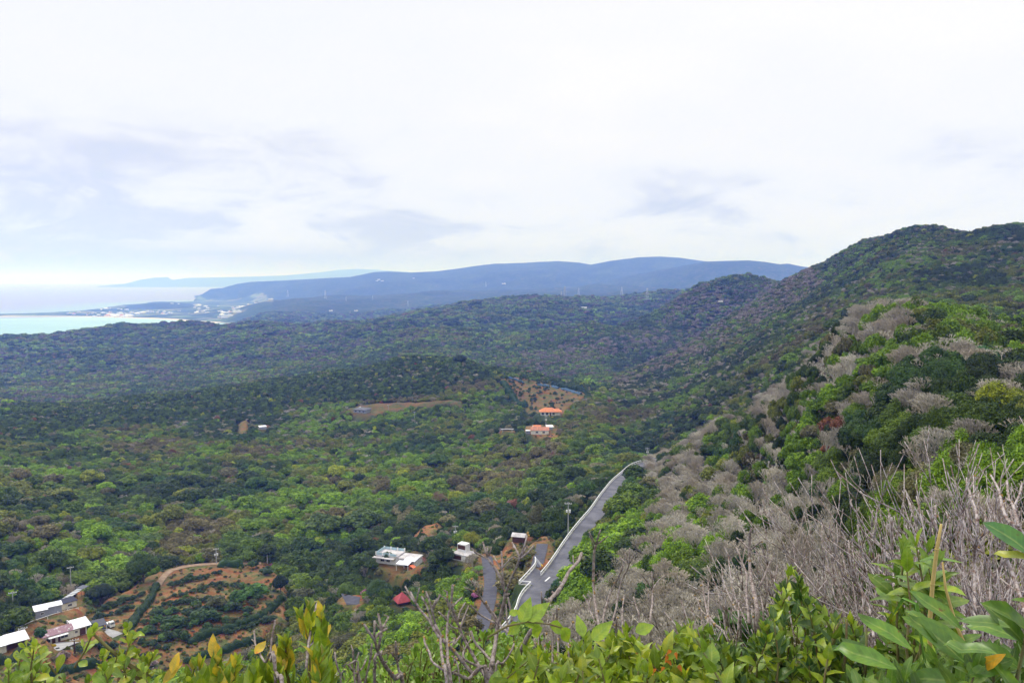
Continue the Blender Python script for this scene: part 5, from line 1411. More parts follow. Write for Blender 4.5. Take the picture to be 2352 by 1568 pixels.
SINGLES = [
 ('broad bright yellow-green tree leaning over the small tower house', 1085, 1243, 44, (.22, .24, .015), 'near', 1, .95),
 ('big rounded dark green tree on the bank right of the slatted shelter', 330, 1330, 66, (.055, .105, .014), 'near', 2, .95),
 ('large olive tree with a wide crown left of the utility pole by the road', 1243, 1192, 72, (.07, .075, .022), 'near', 2, .95),
 ('wide spreading green tree in the middle of the valley, tallest of its grove', 1000, 1062, 62, (.055, .115, .016), 'mid', 3, .8),
 ('broad yellow-green grove tree above the white villa, left side', 745, 1215, 95, (.075, .125, .018), 'mid', 0, .75),
 ('second broad yellow-green grove tree, right beside the first above the villa', 830, 1205, 90, (.065, .115, .02), 'mid', 2, .75),
 ('dark round tree overhanging the shelter roof', 232, 1378, 60, (.018, .04, .014), 'near', 3, .8),
 ('green dome-shaped tree below the red pavilion', 890, 1475, 38, (.045, .10, .012), 'near', 1, .8),
 ('dark dense tree at the upper end of the red dirt track', 645, 1352, 38, (.015, .035, .014), 'near', 2, 1.0),
 ('olive tree with brown tinge on the slope below the parking apron', 800, 1470, 70, (.085, .085, .028), 'near', 0, .85),
 ('soft green tree in front of the villa terrace, left', 700, 1365, 60, (.09, .10, .045), 'mid', 1, .8),
 ('rounded green tree between the villa and the red pavilion', 870, 1345, 62, (.045, .095, .025), 'near', 2, .8),
 ('small dark tree standing beside the villa awnings', 892, 1293, 26, (.03, .07, .015), 'mid', 1, 1.0),
 ('rounded bright green shrub tree right of the villa', 987, 1311, 18, (.06, .15, .012), 'mid', 4, 1.0),
 ('dark tree under the fringe of the side lane clearing', 1262, 1205, 40, (.02, .04, .016), 'mid', 2, .9),
 ('bushy green tree overhanging the right edge of the road near the lane marking', 1300, 1320, 70, (.025, .085, .018), 'near', 3, .7),
 ('wide flat-topped green tree right of the road bend', 1402, 1218, 70, (.035, .095, .035), 'near', 1, .6),
 ('dark green tree on the crest of the front hill right of the red tree', 1055, 822, 34, (.025, .05, .02), 'mid', 2, .8),
 ('brightest green tree on the right-hand knoll', 2266, 785, 75, (.04, .14, .035), 'near', 1, .75),
 ('wide yellow-green tree on the brow of the right-hand knoll', 2200, 740, 100, (.10, .12, .02), 'near', 2, .6),
 ('yellow-green spreading tree near the right edge of the slope', 2330, 1020, 50, (.15, .17, .02), 'near', 3, .6),
]
def build_singles():
    random.seed(3)
    for i, (lab, X, Y, w, t, kd, k, hz) in enumerate(SINGLES): single_tree(lab, X, Y + 6, w, t, kd, k, hz=hz)
    for i, (lab, X, Y, w, t) in enumerate([
        ('bare pale tree spreading wide behind the villa', 975, 1250, 62, (.36, .33, .27)), ('brown bare tree with a broad fan of twigs above the valley clearing', 1012, 1150, 60, (.26, .17, .11)),
        ('small pale bare tree beside the curving guard rail', 1360, 1145, 24, (.42, .38, .33)), ('pink-tinged bare cherry right of the villa awnings', 975, 1287, 24, (.42, .16, .20))]):
        single_tree(lab, X, Y, w, t, 'bare', i)
    for i, (lab, X, Y, w) in enumerate([('tree fern with bright fronds left of the tower house', 1036, 1275, 34), ('tree fern just below the tower house terrace', 1068, 1335, 34), ('tree fern on the slope midway to the lower road', 1010, 1380, 28), ('palm with drooping brown fronds above the villa', 1040, 1228, 30),
         ('tree fern at the edge of the lower road trees', 1100, 1325, 30), ('tree fern in the hollow below the red pavilion', 985, 1420, 30)]):
        single_tree(lab, X, Y, w, (.085, .19, .025) if i != 3 else (.13, .13, .04), 'fern', i)
    for i, (lab, X, Y, w) in enumerate([('pink cherry blossom by the garden track, left end', 405, 1290, 16), ('pink cherry blossom beside the right-hand track pole', 624, 1291, 12), ('pink cherry blossom between the parking apron and the villa drive', 840, 1360, 26), ('pink cherry blossom along the parking apron edge', 870, 1348, 18), ('pink cherry blossom left of the lower road', 1093, 1385, 20), ('small pink cherry in the scrub above the track pole', 520, 1235, 18), ('pinkish cherry below the valley clearing', 1088, 1185, 18), ('magenta blossom high on the mountain spur', 1965, 832, 10)]):
        single_tree(lab, X, Y, w, (.38, .13, .26) if i < 5 else (.36, .17, .2), 'mid', i, name='cherry_tree', hz=.8)
    for i, (lab, X, Y, w, t) in enumerate([('dark red tree on the crest of the front hill', 957, 826, 13, (.22, .035, .035)), ('red-leaved tree low on the left flank of the front hill', 877, 913, 11, (.22, .05, .04)), ('rusty tree left of the front hill flank', 800, 918, 12, (.2, .08, .05)), ('dark red tree at the right end of the front hill crest', 1200, 851, 12, (.17, .05, .04)),
         ('rust-coloured tree in the middle of the right-hand slope', 1905, 985, 34, (.22, .085, .035)), ('second rust-coloured tree a little higher on the right-hand slope', 1937, 945, 26, (.21, .08, .04)), ('dark red tree near the right edge below the knoll', 2303, 1065, 26, (.12, .025, .025)), ('reddish-brown crown above the olive tree by the road', 1180, 1150, 44, (.22, .10, .07))]):
        single_tree(lab, X, Y + 4, w, t, 'mid', i, name='red_leaved_tree', hz=.8)
def build_garden():
    random.seed(6)
    hedge('clipped hedge curving along the lower terrace from the red bank', [(650, 1372), (632, 1392), (605, 1412), (560, 1432), (510, 1450), (470, 1462), (430, 1478)], 2.4, 2.0, seed=1)
    hedge('clipped hedge below the lower orchard strip', [(640, 1450), (600, 1462), (560, 1478), (520, 1494), (470, 1508), (420, 1520)], 2.2, 1.8, seed=2)
    hedge('hedge down the middle of the terraced garden', [(360, 1345), (345, 1380), (320, 1410), (300, 1440), (292, 1470)], 2.4, 2.0, seed=3)
    hedge('dark clipped hedge in front of the edge house, bottom left', [(-12, 1528), (30, 1515), (62, 1506)], 2.4, 2.1, (.03, .055, .014), seed=4)
    hedge('long hedge at the bottom of the garden', [(60, 1556), (120, 1548), (180, 1536), (230, 1525)], 2.4, 2.0, seed=5)
    hedge('trimmed hedge along the farm track, left piece', [(500, 1302), (520, 1300), (545, 1301), (560, 1303)], 3.0, 2.6, (.035, .085, .02), seed=6)
    for i, (lab, X, Y, w, t, hz) in enumerate([
        ('block-shaped clipped bush beside the red dirt track', 676 * .92 - 0, 1398, 18, (.03, .075, .018), 1.1), ('green clipped bush right of the track hedge', 580, 1305, 30, (.035, .08, .02), .8), ('rounded bush below the track hedge', 612, 1318, 34, (.03, .065, .025), .7),
        ('rounded green bush beside the farmhouse yard wall', 94, 1484, 26, (.03, .085, .018), .9), ('bush on the bank below the rounded yard bush', 76, 1503, 18, (.025, .06, .02), 1.1), ('yellow flowering shrub on the yard edge, left', 121, 1490, 12, (.48, .36, .015), .9), ('yellow flowering shrub on the yard edge, right', 140, 1483, 13, (.5, .38, .015), .8),
        ('dark shrub between the two yellow shrubs', 131, 1488, 12, (.02, .035, .012), .9), ('grey-pink leafless shrub on the red bank', 142, 1518, 32, (.26, .19, .18), .9), ('small grey-pink shrub on the lower bank', 350, 1528, 26, (.26, .2, .19), .7),
        ('bush at the right end of the yard concrete', 208, 1468, 26, (.035, .08, .02), .8), ('round dark bush beside the pale pole', 45, 1463, 26, (.02, .045, .015), .9),
        ('bright green mounded bush in the middle of the garden', 590, 1368, 60, (.05, .13, .02), .6), ('second bright green mounded bush left of the first', 545, 1380, 50, (.045, .12, .02), .65), ('dark mounded bush in the garden hollow', 470, 1425, 60, (.03, .07, .02), .7), ('brownish bush above the dark mounded bush', 500, 1395, 50, (.075, .085, .035), .7), ('large green bush near the garden bottom', 400, 1445, 56, (.045, .095, .022), .7)]):
        shrub(lab, X, Y, w, t, None, i, hz=hz)
    # planted rows on the terraces
    n = 0
    rows = [[(395, 1345), (505, 1318), 9], [(400, 1372), (470, 1352), 6], [(375, 1392), (490, 1378), 9], [(350, 1412), (470, 1405), 9], [(330, 1432), (430, 1430), 8], [(230, 1405), (330, 1365), 9], [(215, 1425), (300, 1400), 7], [(320, 1450), (400, 1462), 7], [(310, 1475), (380, 1490), 6], [(490, 1345), (560, 1350), 6], [(520, 1455), (625, 1425), 10], [(180, 1500), (260, 1490), 5], [(240, 1510), (330, 1505), 6]]
    for a, b, c in rows:
        for k in range(c):
            f = k / max(1, c - 1); X = a[0] + (b[0] - a[0]) * f + random.uniform(-3, 3); Y = a[1] + (b[1] - a[1]) * f + random.uniform(-2, 2)
            t = random.choice([(.035, .07, .022), (.045, .08, .03), (.03, .06, .025)])
            shrub('low dark green shrub in a planted row on the garden terraces', X, Y, random.uniform(13, 26), t, 'shrubs planted in rows on the garden terraces', n, name='garden_shrub', hz=.75); n += 1
    GP = [(330,1405),(470,1385),(560,1350),(625,1372),(600,1400),(540,1435),(430,1472),(330,1490)]
    for k in range(110):
        X, Y = random.uniform(330, 625), random.uniform(1350, 1490)
        if not inpoly(np.array([X]), np.array([Y]), GP)[0]: continue
        shrub('mid-sized bush in the thicket filling the lower garden', X, Y, random.uniform(14, 34), random.choice([(.035, .075, .02), (.05, .10, .025), (.07, .09, .035), (.028, .055, .018), (.06, .13, .025)]), 'bushes of the thicket in the lower garden', k, name='garden_bush', hz=random.uniform(.6, 1))
    # orchard on the hill
    P = CLEAR[1]
    for k in range(190):
        X, Y = random.uniform(1160, 1340), random.uniform(868, 945)
        p = cast(X, Y)
        if not inpoly(np.array([p[0]]), np.array([p[1]]), P)[0]: continue
        shrub('round green orchard bush on the tan hillside plot', X, Y, random.uniform(5, 11), random.choice([(.03, .065, .02), (.04, .085, .025), (.05, .08, .03)]), 'orchard bushes on the tan hillside plot', k, name='orchard_bush', hz=.95, loc=p)
    def net(label, pts, w, tint):
        Pn = resample([cast(X, Y) for X, Y in pts], 1.5)
        for i in range(len(Pn)): Pn[i, 2] = float(gz(Pn[i, 0], Pn[i, 1]))
        o0 = Pn[0].copy(); Q = Pn - o0; n = len(Q); t = np.gradient(Q[:, :2], axis=0); t /= np.linalg.norm(t, axis=1)[:, None] + 1e-9; s = np.stack([-t[:, 1], t[:, 0], 0 * t[:, 0]], 1)
        r2 = np.random.RandomState(n)
        rws = [Q + s * w * .5 * a * (.6 + .8 * r2.rand(n))[:, None] + np.array([0, 0, 1.]) * (b * (.5 + .8 * r2.rand(n)))[:, None] for a, b in ((-.6, 0), (-.4, 1.3), (0, 1.9), (.4, 1.3), (.6, 0))]
        me = mesh_np('blue_net', np.array(rws).reshape(-1, 3), [(j * n + i, (j + 1) * n + i, (j + 1) * n + i + 1, j * n + i + 1) for j in range(4) for i in range(n - 1)], mats=[MAT['blue_net']])
        o = link(bpy.data.objects.new('blue_net', me)); o.location = tuple(o0); tag(o, label, 'net', 'blue nets over rows at the top of the orchard')
    net('blue net draped over shrubs at the top left corner of the orchard', [(1168, 868), (1185, 872), (1203, 880)], 3, None)
    net('pale blue net in the middle of the orchard top edge', [(1235, 884), (1250, 886), (1262, 889)], 3, None)
    net('bright blue net right of the pale one on the orchard edge', [(1268, 887), (1282, 892)], 3.5, None)
    net('long blue net at the right end of the orchard edge', [(1290, 893), (1310, 898), (1335, 905)], 4, None)
    hedge('tall windbreak hedge down the left side of the orchard', [(1155, 880), (1172, 905), (1190, 925), (1208, 935)], 5, 5, (.03, .085, .02), seed=8)
    hedge('dark windbreak hedge along the orchard top', [(1268, 882), (1300, 890), (1330, 896), (1352, 902)], 5, 4.5, (.022, .06, .02), seed=9)
    for i, (X, Y) in enumerate([(1249, 953), (1262, 956), (1269, 957), (1279, 962), (1293, 955), (1219, 992)]):
        shrub('yellow flowering bush in front of the orange tiled house' if i < 5 else 'yellow flowering bush left of the weathered terracotta house', X, Y, 5, (.5, .4, .02), 'yellow bushes by the orange tiled house' if i < 5 else None, i, hz=.8)
    # stones on the banks
    mb0 = []
    for k in range(3):
        mb = MB(); mb.ball((0, 0, .2), .6, .7, 7, 5); me = mb.mesh('boulder', MAT['concrete'])
        for v in me.vertices: v.co *= random.uniform(.75, 1.2)
        mb0.append(me)
    for k in range(26):
        X, Y = random.choice([(375, 1538), (300, 1545), (60, 1530), (100, 1535), (175, 1490), (430, 1530)]); X += random.uniform(-30, 30); Y += random.uniform(-10, 10)
        p = cast(X, Y); o = link(bpy.data.objects.new('boulder', mb0[k % 3])); o.location = (p[0], p[1], float(gz(p[0], p[1]))); o.scale = (random.uniform(.4, 1),) * 3; o.rotation_euler = (0, 0, k)
        tag(o, 'grey boulder on the red soil bank below the garden', 'boulder', 'boulders on the red soil bank')
    # pipe rail on the red bank behind the farmhouse
    P = [cast(X, Y) for X, Y in [(40, 1445), (44, 1432), (75, 1424), (120, 1416), (160, 1409), (181, 1405)]]
    r = empty('pipe_fence', P[0]); tag(r, 'thin white pipe fence along the red bank behind the farmhouse', 'fence')
    mb = MB(); mb.tube([(p[0] - P[0][0], p[1] - P[0][1], float(gz(p[0], p[1])) - P[0][2] + .9) for p in P], .09, 5); mb.build('rail', MAT['white_paint'], r)
    Pr = resample(P, 4.0); pm = MB(); pm.box((0, 0, -.1), (.12, .12, 1.0)); pm = pm.mesh('post', MAT['white_paint'])
    for q in Pr: o = link(bpy.data.objects.new('post', pm), r); o.location = (q[0] - P[0][0], q[1] - P[0][1], float(gz(q[0], q[1])) - P[0][2])

LM = [('the knoll crest', 2080, 700), ('the villa', 915, 1280), ('the tower house', 1066, 1268), ('the red pavilion', 924, 1368), ('the terraced garden', 500, 1350), ('the farmhouse', 143, 1450), ('the slatted shelter', 165, 1366),
      ('the gate', 1240, 1292), ('the road bend', 1330, 1200), ('the top of the road', 1470, 1065), ('the lower road', 1125, 1340), ('the orange tiled house', 1262, 945), ('the terracotta house', 1240, 985), ('the slate house', 832, 938),
      ('the dirt track shed', 603, 982), ('the orchard', 1260, 900), ('the bare slope top', 1900, 800), ('the bare slope middle', 1700, 1050), ('the bare slope foot', 1450, 1330), ('the right picture edge', 2330, 1000), ('the mountain peak', 2120, 540), ('the rust-coloured trees', 1920, 970), ('the parking apron', 805, 1375), ('the left picture edge', 20, 1200), ('the valley floor', 600, 1180)]
LMA = np.array([(a[1], a[2]) for a in LM], float)
def place_phrase(X, Y):
    d = np.hypot(LMA[:, 0] - X, (LMA[:, 1] - Y) * 1.3); i = int(np.argmin(d)); nm = LM[i][0]
    dx, dy = X - LMA[i, 0], Y - LMA[i, 1]
    far = 'close ' if d[i] < 60 else ('' if d[i] < 160 else 'well ')
    if abs(dx) > abs(dy) * 1.2: w = 'right of' if dx > 0 else 'left of'
    elif dy > 0: w = 'below'
    else: w = 'above'
    return f"{far}{w} {nm}"
CNAME = ['dark green', 'mid green', 'fresh green', 'olive green', 'bright green', 'yellow-green', 'blue-green', 'brownish', 'rust-brown', 'grey-olive']
ORD = ['', 'second ', 'third ', 'fourth ', 'fifth ', 'sixth ', 'seventh ', 'eighth ', 'ninth ', 'tenth ', 'eleventh ', 'twelfth ']
def individuals(F):
    rs = np.random.RandomState(21)
    ids = np.where(F['ind'])[0]
    lab = {}
    for i in ids:
        x, y, z = F['x'][i], F['y'][i], F['z'][i]; k = F['kind'][i]
        X, Y = proj(x, y, z + 3.5)
        s = F['size'][i]
        if k == 0:
            sz = 'broad' if s > 3.5 else ('small' if s < 2.4 else 'rounded')
            d = f"{sz} {'rust-brown' if F['red'][i] else CNAME[F['idx'][i]]} tree"
        elif k == 1:
            b = F['bsz'][i]; c = F['tint'][i]
            d = f"{'tall' if b > 5.1 else ('short' if b < 4.3 else 'leafless')} {'pale' if c[0] > .33 else ('pinkish' if c[0] - c[2] > .075 else 'grey')} bare tree"
        else: d = 'arching tree fern'
        lab.setdefault(f"{d} {place_phrase(float(X), float(Y))}", []).append((float(X), i))
    for base, lst in lab.items():
        lst.sort()
        for q, (X, i) in enumerate(lst):
            if len(lst) == 1: L = base
            elif q == 0: L = base + ', leftmost such'
            elif q < len(ORD): L = base + f", {ORD[q]}from left"
            else: L = base + f", {q + 1}th from left"
            k = F['kind'][i]; s = float(F['size'][i]); loc = (float(F['x'][i]), float(F['y'][i]), float(F['z'][i]))
            rz = float(F['rz'][i])
            if k == 0:
                lod = LODS['near'] if (F['r'][i] < 150) else LODS['mid']
                copy_parts('broadleaf_tree', loc, rz, (s, s, s * float(F['vz'][i])), [('crown', lod[i % len(lod)]), ('trunk', TRUNK[i % 3])], F['tint'][i], L, 'tree', 'broadleaf trees of the near slopes and valley')
            elif k == 1:
                b = float(F['bsz'][i]); copy_parts('bare_tree', loc, 0, (b * 1.4, b * 1.4, b), [('branches', BARE[i % 4])], F['tint'][i], L, 'tree', 'leafless trees of the near slopes', lean=(-.45 * float(F['gy'][i]), .45 * float(F['gx'][i])))
            else:
                s = s * .8; copy_parts('tree_fern', loc, rz, (s, s, s * .9), [('fronds', FERN[i % 2]), ('trunk', TRUNK[i % 3])], F['tint'][i], L, 'tree fern', 'tree ferns scattered over the valley woods')
def build_forest():
    F = forest(); print('forest', len(F['x']), np.bincount(F['kind']), F['ind'].sum())
    individuals(F)
    r = F['r']; rs = np.random.RandomState(1); I = ~F['ind']
    leafy = source_collection('leafy', LODS['mid'] + LODS['far'] + LODS['near']); bare = source_collection('bare', BARE + BAREF)
    pos = np.c_[F['x'], F['y'], F['z']]; z0 = F['rz'] * 0
    def leafy_inst(name, m):
        n = m.sum(); pick = np.where(r[m] < 110, 8 + rs.randint(0, 4, n), np.where(r[m] < 750, rs.randint(0, 5, n), 5 + rs.randint(0, 3, n)))
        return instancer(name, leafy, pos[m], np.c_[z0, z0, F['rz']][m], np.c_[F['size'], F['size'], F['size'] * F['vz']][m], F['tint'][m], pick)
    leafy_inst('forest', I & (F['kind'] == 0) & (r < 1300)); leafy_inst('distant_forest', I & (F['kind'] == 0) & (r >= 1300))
    m = I & (F['kind'] == 1); n = m.sum(); b = F['bsz'][m]
    instancer('bare_forest', bare, pos[m], np.c_[-.45 * F['gy'][m], .45 * F['gx'][m], F['rz'][m] * 0], np.c_[b * 1.4, b * 1.4, b], F['tint'][m], np.where(r[m] < 700, rs.randint(0, 4, n), 4 + rs.randint(0, 2, n)))

def build_undergrowth():
    """scrub, ferns and grass tufts between the trees and on the open ground"""
    rs = np.random.RandomState(77); X_, Y_ = [], []
    r = 24.0
    while r < 560:
        st = 2.3 if r < 300 else 3.4; na = int(R(76) * r / st); a = R(-38) + (np.arange(na) + rs.rand(na)) * R(76) / na; rr = r + rs.uniform(-1, 1, na) * st
        X_.append(rr * np.sin(a)); Y_.append(rr * np.cos(a)); r += st * .95
    x, y = np.concatenate(X_), np.concatenate(Y_); z = gz(x, y); rr = np.hypot(x, y); n = len(x)
    cl = is_clear(x, y); d, _ = polydist(x, y, [tuple(p) for p in RC])
    keep = seen(x, y, can_z(x, y) + 3, .04) & (d > ROADW / 2 + 2.4) & ~inpoly(x, y, JPOLY) & (polydist(x, y, JPOLY, True)[0] > 3)
    for px, py, pr in PAD_LIST: keep &= np.hypot(x - px, y - py) > pr * .95
    for pl_, w_ in LANES: keep &= polydist(x, y, pl_)[0] > w_ / 2 + .5
    patch = fbm(x / 7, y / 7, 1, 3)
    keep &= (cl < .3) | (patch + rs.rand(n) * .25 > .55)
    keep &= (cl > .3) | (rr < 330)
    x, y, z, rr, cl, patch = [q[keep] for q in (x, y, z, rr, cl, patch)]; n = len(x)
    s = np.where(cl > .3, rs.uniform(.35, .9, n), rs.uniform(.9, 1.9, n)); az = np.arctan2(x, y)
    t = PAL[rs.choice([0, 1, 2, 3, 6, 9], n)] * rs.uniform(.8, 1.2, n)[:, None]
    dry = (cl > .3) & (rs.rand(n) < .45); t[dry] = np.array([.16, .135, .055]) * rs.uniform(.8, 1.2, dry.sum())[:, None]
    barez = np.zeros(n, bool); barez |= inzone(x, y, ZB[0]); s = np.where(barez, s * .5, s); gr = barez & (rs.rand(n) < .88); t[gr] = np.array([.17, .14, .09]) * rs.uniform(.7, 1.2, gr.sum())[:, None]
    src = source_collection('scrub', SHRUB + LODS['far'])
    o = instancer('undergrowth', src, np.c_[x, y, z - .1], np.c_[z * 0, z * 0, rs.rand(n) * 6.28], np.c_[s, s, s * rs.uniform(.6, 1.0, n)], t, rs.randint(0, 3, n))
    print('undergrowth', n)
# ------------------------------------------------------------------ the shrubs around the viewpoint
def PT(X, Y, r):
    a, t = ray(X, Y); a = float(a); t = float(t)
    return Vector((r * math.sin(a), r * math.cos(a), CAMZ + r * t))
def zg(x, y): return float(gz(np.array([x]), np.array([y]))[0])
def front_leaf_mat():
    m, n, l = newmat('glossy_leaf')
    o = N(n, 'ShaderNodeOutputMaterial'); b = N(n, 'ShaderNodeBsdfPrincipled', inp={'Roughness': 0.36, 'Specular IOR Level': 0.42})
    tr = N(n, 'ShaderNodeBsdfTranslucent'); mx = N(n, 'ShaderNodeMixShader', inp={0: 0.30})
    c = N(n, 'ShaderNodeAttribute', attribute_name='lc'); a = N(n, 'ShaderNodeAttribute', attribute_name='ac')
    r = N(n, 'ShaderNodeMapRange', inp={1: 0.0, 2: 0.16, 3: 1.0, 4: 0.0}); l.new(a.outputs['Fac'], r.inputs[0])
    rib = N(n, 'ShaderNodeMix', data_type='RGBA', blend_type='MIX'); l.new(c.outputs['Color'], rib.inputs[6]); rib.inputs[7].default_value = (.32, .40, .10, 1)
    mm = N(n, 'ShaderNodeMath', operation='MULTIPLY'); l.new(r.outputs[0], mm.inputs[0]); mm.inputs[1].default_value = 0.4; l.new(mm.outputs[0], rib.inputs[0])
    geo = N(n, 'ShaderNodeNewGeometry'); ns = N(n, 'ShaderNodeTexNoise', inp={'Scale': 55.0, 'Detail': 4.0}); l.new(geo.outputs['Position'], ns.inputs['Vector'])
    rr = N(n, 'ShaderNodeValToRGB'); ramp(rr, [(0.3, g3(.70)), (0.5, g3(1.05)), (0.64, (1.4, 1.2, .9)), (0.70, (1.3, 1.1, .8)), (0.73, (1.5, .55, .6))]); l.new(ns.outputs[0], rr.inputs[0])
    mu = N(n, 'ShaderNodeMix', data_type='RGBA', blend_type='MULTIPLY'); mu.inputs[0].default_value = 1; l.new(rib.outputs[2], mu.inputs[6]); l.new(rr.outputs[0], mu.inputs[7])
    al = N(n, 'ShaderNodeAttribute', attribute_name='al')
    m1 = N(n, 'ShaderNodeMath', operation='MULTIPLY_ADD'); l.new(a.outputs['Fac'], m1.inputs[0]); m1.inputs[1].default_value = -1.6
    m0 = N(n, 'ShaderNodeMath', operation='MULTIPLY'); l.new(al.outputs['Fac'], m0.inputs[0]); m0.inputs[1].default_value = 9.0; l.new(m0.outputs[0], m1.inputs[2])
    fr = N(n, 'ShaderNodeMath', operation='FRACT'); l.new(m1.outputs[0], fr.inputs[0])
    vr = N(n, 'ShaderNodeValToRGB'); ramp(vr, [(0.0, g3(1.22)), (0.12, g3(1.0)), (0.6, g3(.93)), (1.0, g3(1.0))]); l.new(fr.outputs[0], vr.inputs[0])
    mv = N(n, 'ShaderNodeMix', data_type='RGBA', blend_type='MULTIPLY'); mv.inputs[0].default_value = 1; l.new(mu.outputs[2], mv.inputs[6]); l.new(vr.outputs[0], mv.inputs[7]); mu = mv
    # paler underside
    bk = N(n, 'ShaderNodeMix', data_type='RGBA'); l.new(geo.outputs['Backfacing'], bk.inputs[0]); l.new(mu.outputs[2], bk.inputs[6])
    pl = N(n, 'ShaderNodeMix', data_type='RGBA'); pl.inputs[0].default_value = .3; l.new(mu.outputs[2], pl.inputs[6]); pl.inputs[7].default_value = (.30, .38, .20, 1); l.new(pl.outputs[2], bk.inputs[7])
    l.new(bk.outputs[2], b.inputs['Base Color']); l.new(mu.outputs[2], tr.inputs['Color'])
    l.new(b.outputs[0], mx.inputs[1]); l.new(tr.outputs[0], mx.inputs[2]); l.new(mx.outputs[0], o.inputs[0])
    return m
MAT['fleaf'] = front_leaf_mat()
MAT['twig_bark'] = surf('lichened_twig', (0.34, 0.29, 0.265), (0.13, 0.095, 0.085), 90.0, 0.85, 0.15, 0.25, 5, (0.36, 0.6))
MAT['pale_bark'] = surf('pale_lichened_twig', (0.44, 0.39, 0.37), (0.17, 0.11, 0.09), 60.0, 0.85, 0.15, 0.25, 5, (0.38, 0.58))
MAT['bud'] = surf('ochre_bud', (0.42, 0.28, 0.09), (0.22, 0.12, 0.05), 120.0, 0.7, 0.2)
MAT['green_stem'] = surf('green_stem', (0.16, 0.17, 0.05), (0.12, 0.08, 0.04), 30.0, 0.7, 0.2)
MAT['cream_flower'] = surf('cream_flower_buds', (0.55, 0.50, 0.34), (0.28, 0.24, 0.12), 200.0, 0.8, 0.1)
MAT['straw'] = surf('straw', (0.50, 0.38, 0.13), (0.36, 0.26, 0.08), 20.0, 0.6, 0.3)
SHP = {'ell': ([0, .14, .38, .64, .87, 1], [.04, .55, 1, .82, .36, .0]), 'obo': ([0, .2, .45, .7, .9, 1], [.05, .28, .7, 1, .72, .12]), 'ova': ([0, .1, .3, .55, .82, 1], [.05, .62, 1, .84, .36, 0]), 'lan': ([0, .15, .4, .65, .87, 1], [.05, .5, .95, .9, .5, 0])}
class Leaves:
    def __init__(s): s.b, s.d, s.n, s.L, s.w, s.c, s.sh, s.dr = [], [], [], [], [], [], [], []
    def add(s, base, d, nrm_, L, w, col, droop=.2):
        s.b.append(tuple(base)); s.d.append(tuple(d)); s.n.append(tuple(nrm_)); s.L.append(L); s.w.append(w); s.c.append(col); s.dr.append(droop)
    def build(s, name, parent, shape='ell', mat='fleaf'):
        ts, ws = map(np.array, SHP[shape]); m = len(s.b)
        B, D, Nn = np.array(s.b), np.array(s.d), np.array(s.n); L = np.array(s.L)[:, None]; W = np.array(s.w)[:, None]; dr = np.array(s.dr)[:, None]
        D /= np.linalg.norm(D, axis=1)[:, None]; S = np.cross(D, Nn); S /= np.linalg.norm(S, axis=1)[:, None] + 1e-9; U = np.cross(S, D)
        rows = []; ac = []
        wob = np.random.RandomState(m).normal(size=(m, 6)) * .05
        for k, (t, w) in enumerate(zip(ts, ws)):
            c = B + D * L * t - U * L * dr * t * t + np.array([0, 0, -.1]) * L * dr * t * t + U * L * wob[:, k:k + 1] * t
            for q in (-1, 0, 1):
                rows.append(c + S * W * w * .5 * q + U * W * w * (.16 if q else 0)); ac.append(abs(q))
        V = np.stack(rows, 1).reshape(-1, 3); nr = 18
        q = []
        for k in range(5):
            for j in range(2): a = k * 3 + j; q.append((a, a + 1, a + 4, a + 3))
        q = (np.array(q)[None] + (np.arange(m) * nr)[:, None, None]).reshape(-1, 4)
        C = np.repeat(np.array(s.c), nr, 0)
        o0 = np.array(parent.location)
        me = mesh_np(name, V - o0, q, mats=[MAT[mat]], attrs={'ac': ('POINT', 'FLOAT', np.tile(np.array(ac, float), m))}, smooth_=True)
        al = me.attributes.new('al', 'FLOAT', 'POINT'); al.data.foreach_set('value', np.tile(np.repeat(ts, 3), m).astype(np.float32)); a = me.attributes.new('lc', 'FLOAT_COLOR', 'POINT'); a.data.foreach_set('color', np.c_[C, np.ones(len(C))].astype(np.float32).ravel())
        return link(bpy.data.objects.new(name, me), parent)
def shift(mb, o):
    mb.v = [(x - o[0], y - o[1], z - o[2]) for x, y, z in mb.v]; return mb
def rnd_dir(rg, up, lean):
    a = rg.uniform(0, 6.283); s = math.sin(lean)
    return Vector((math.cos(a) * s, math.sin(a) * s, up * math.cos(lean))).normalized()
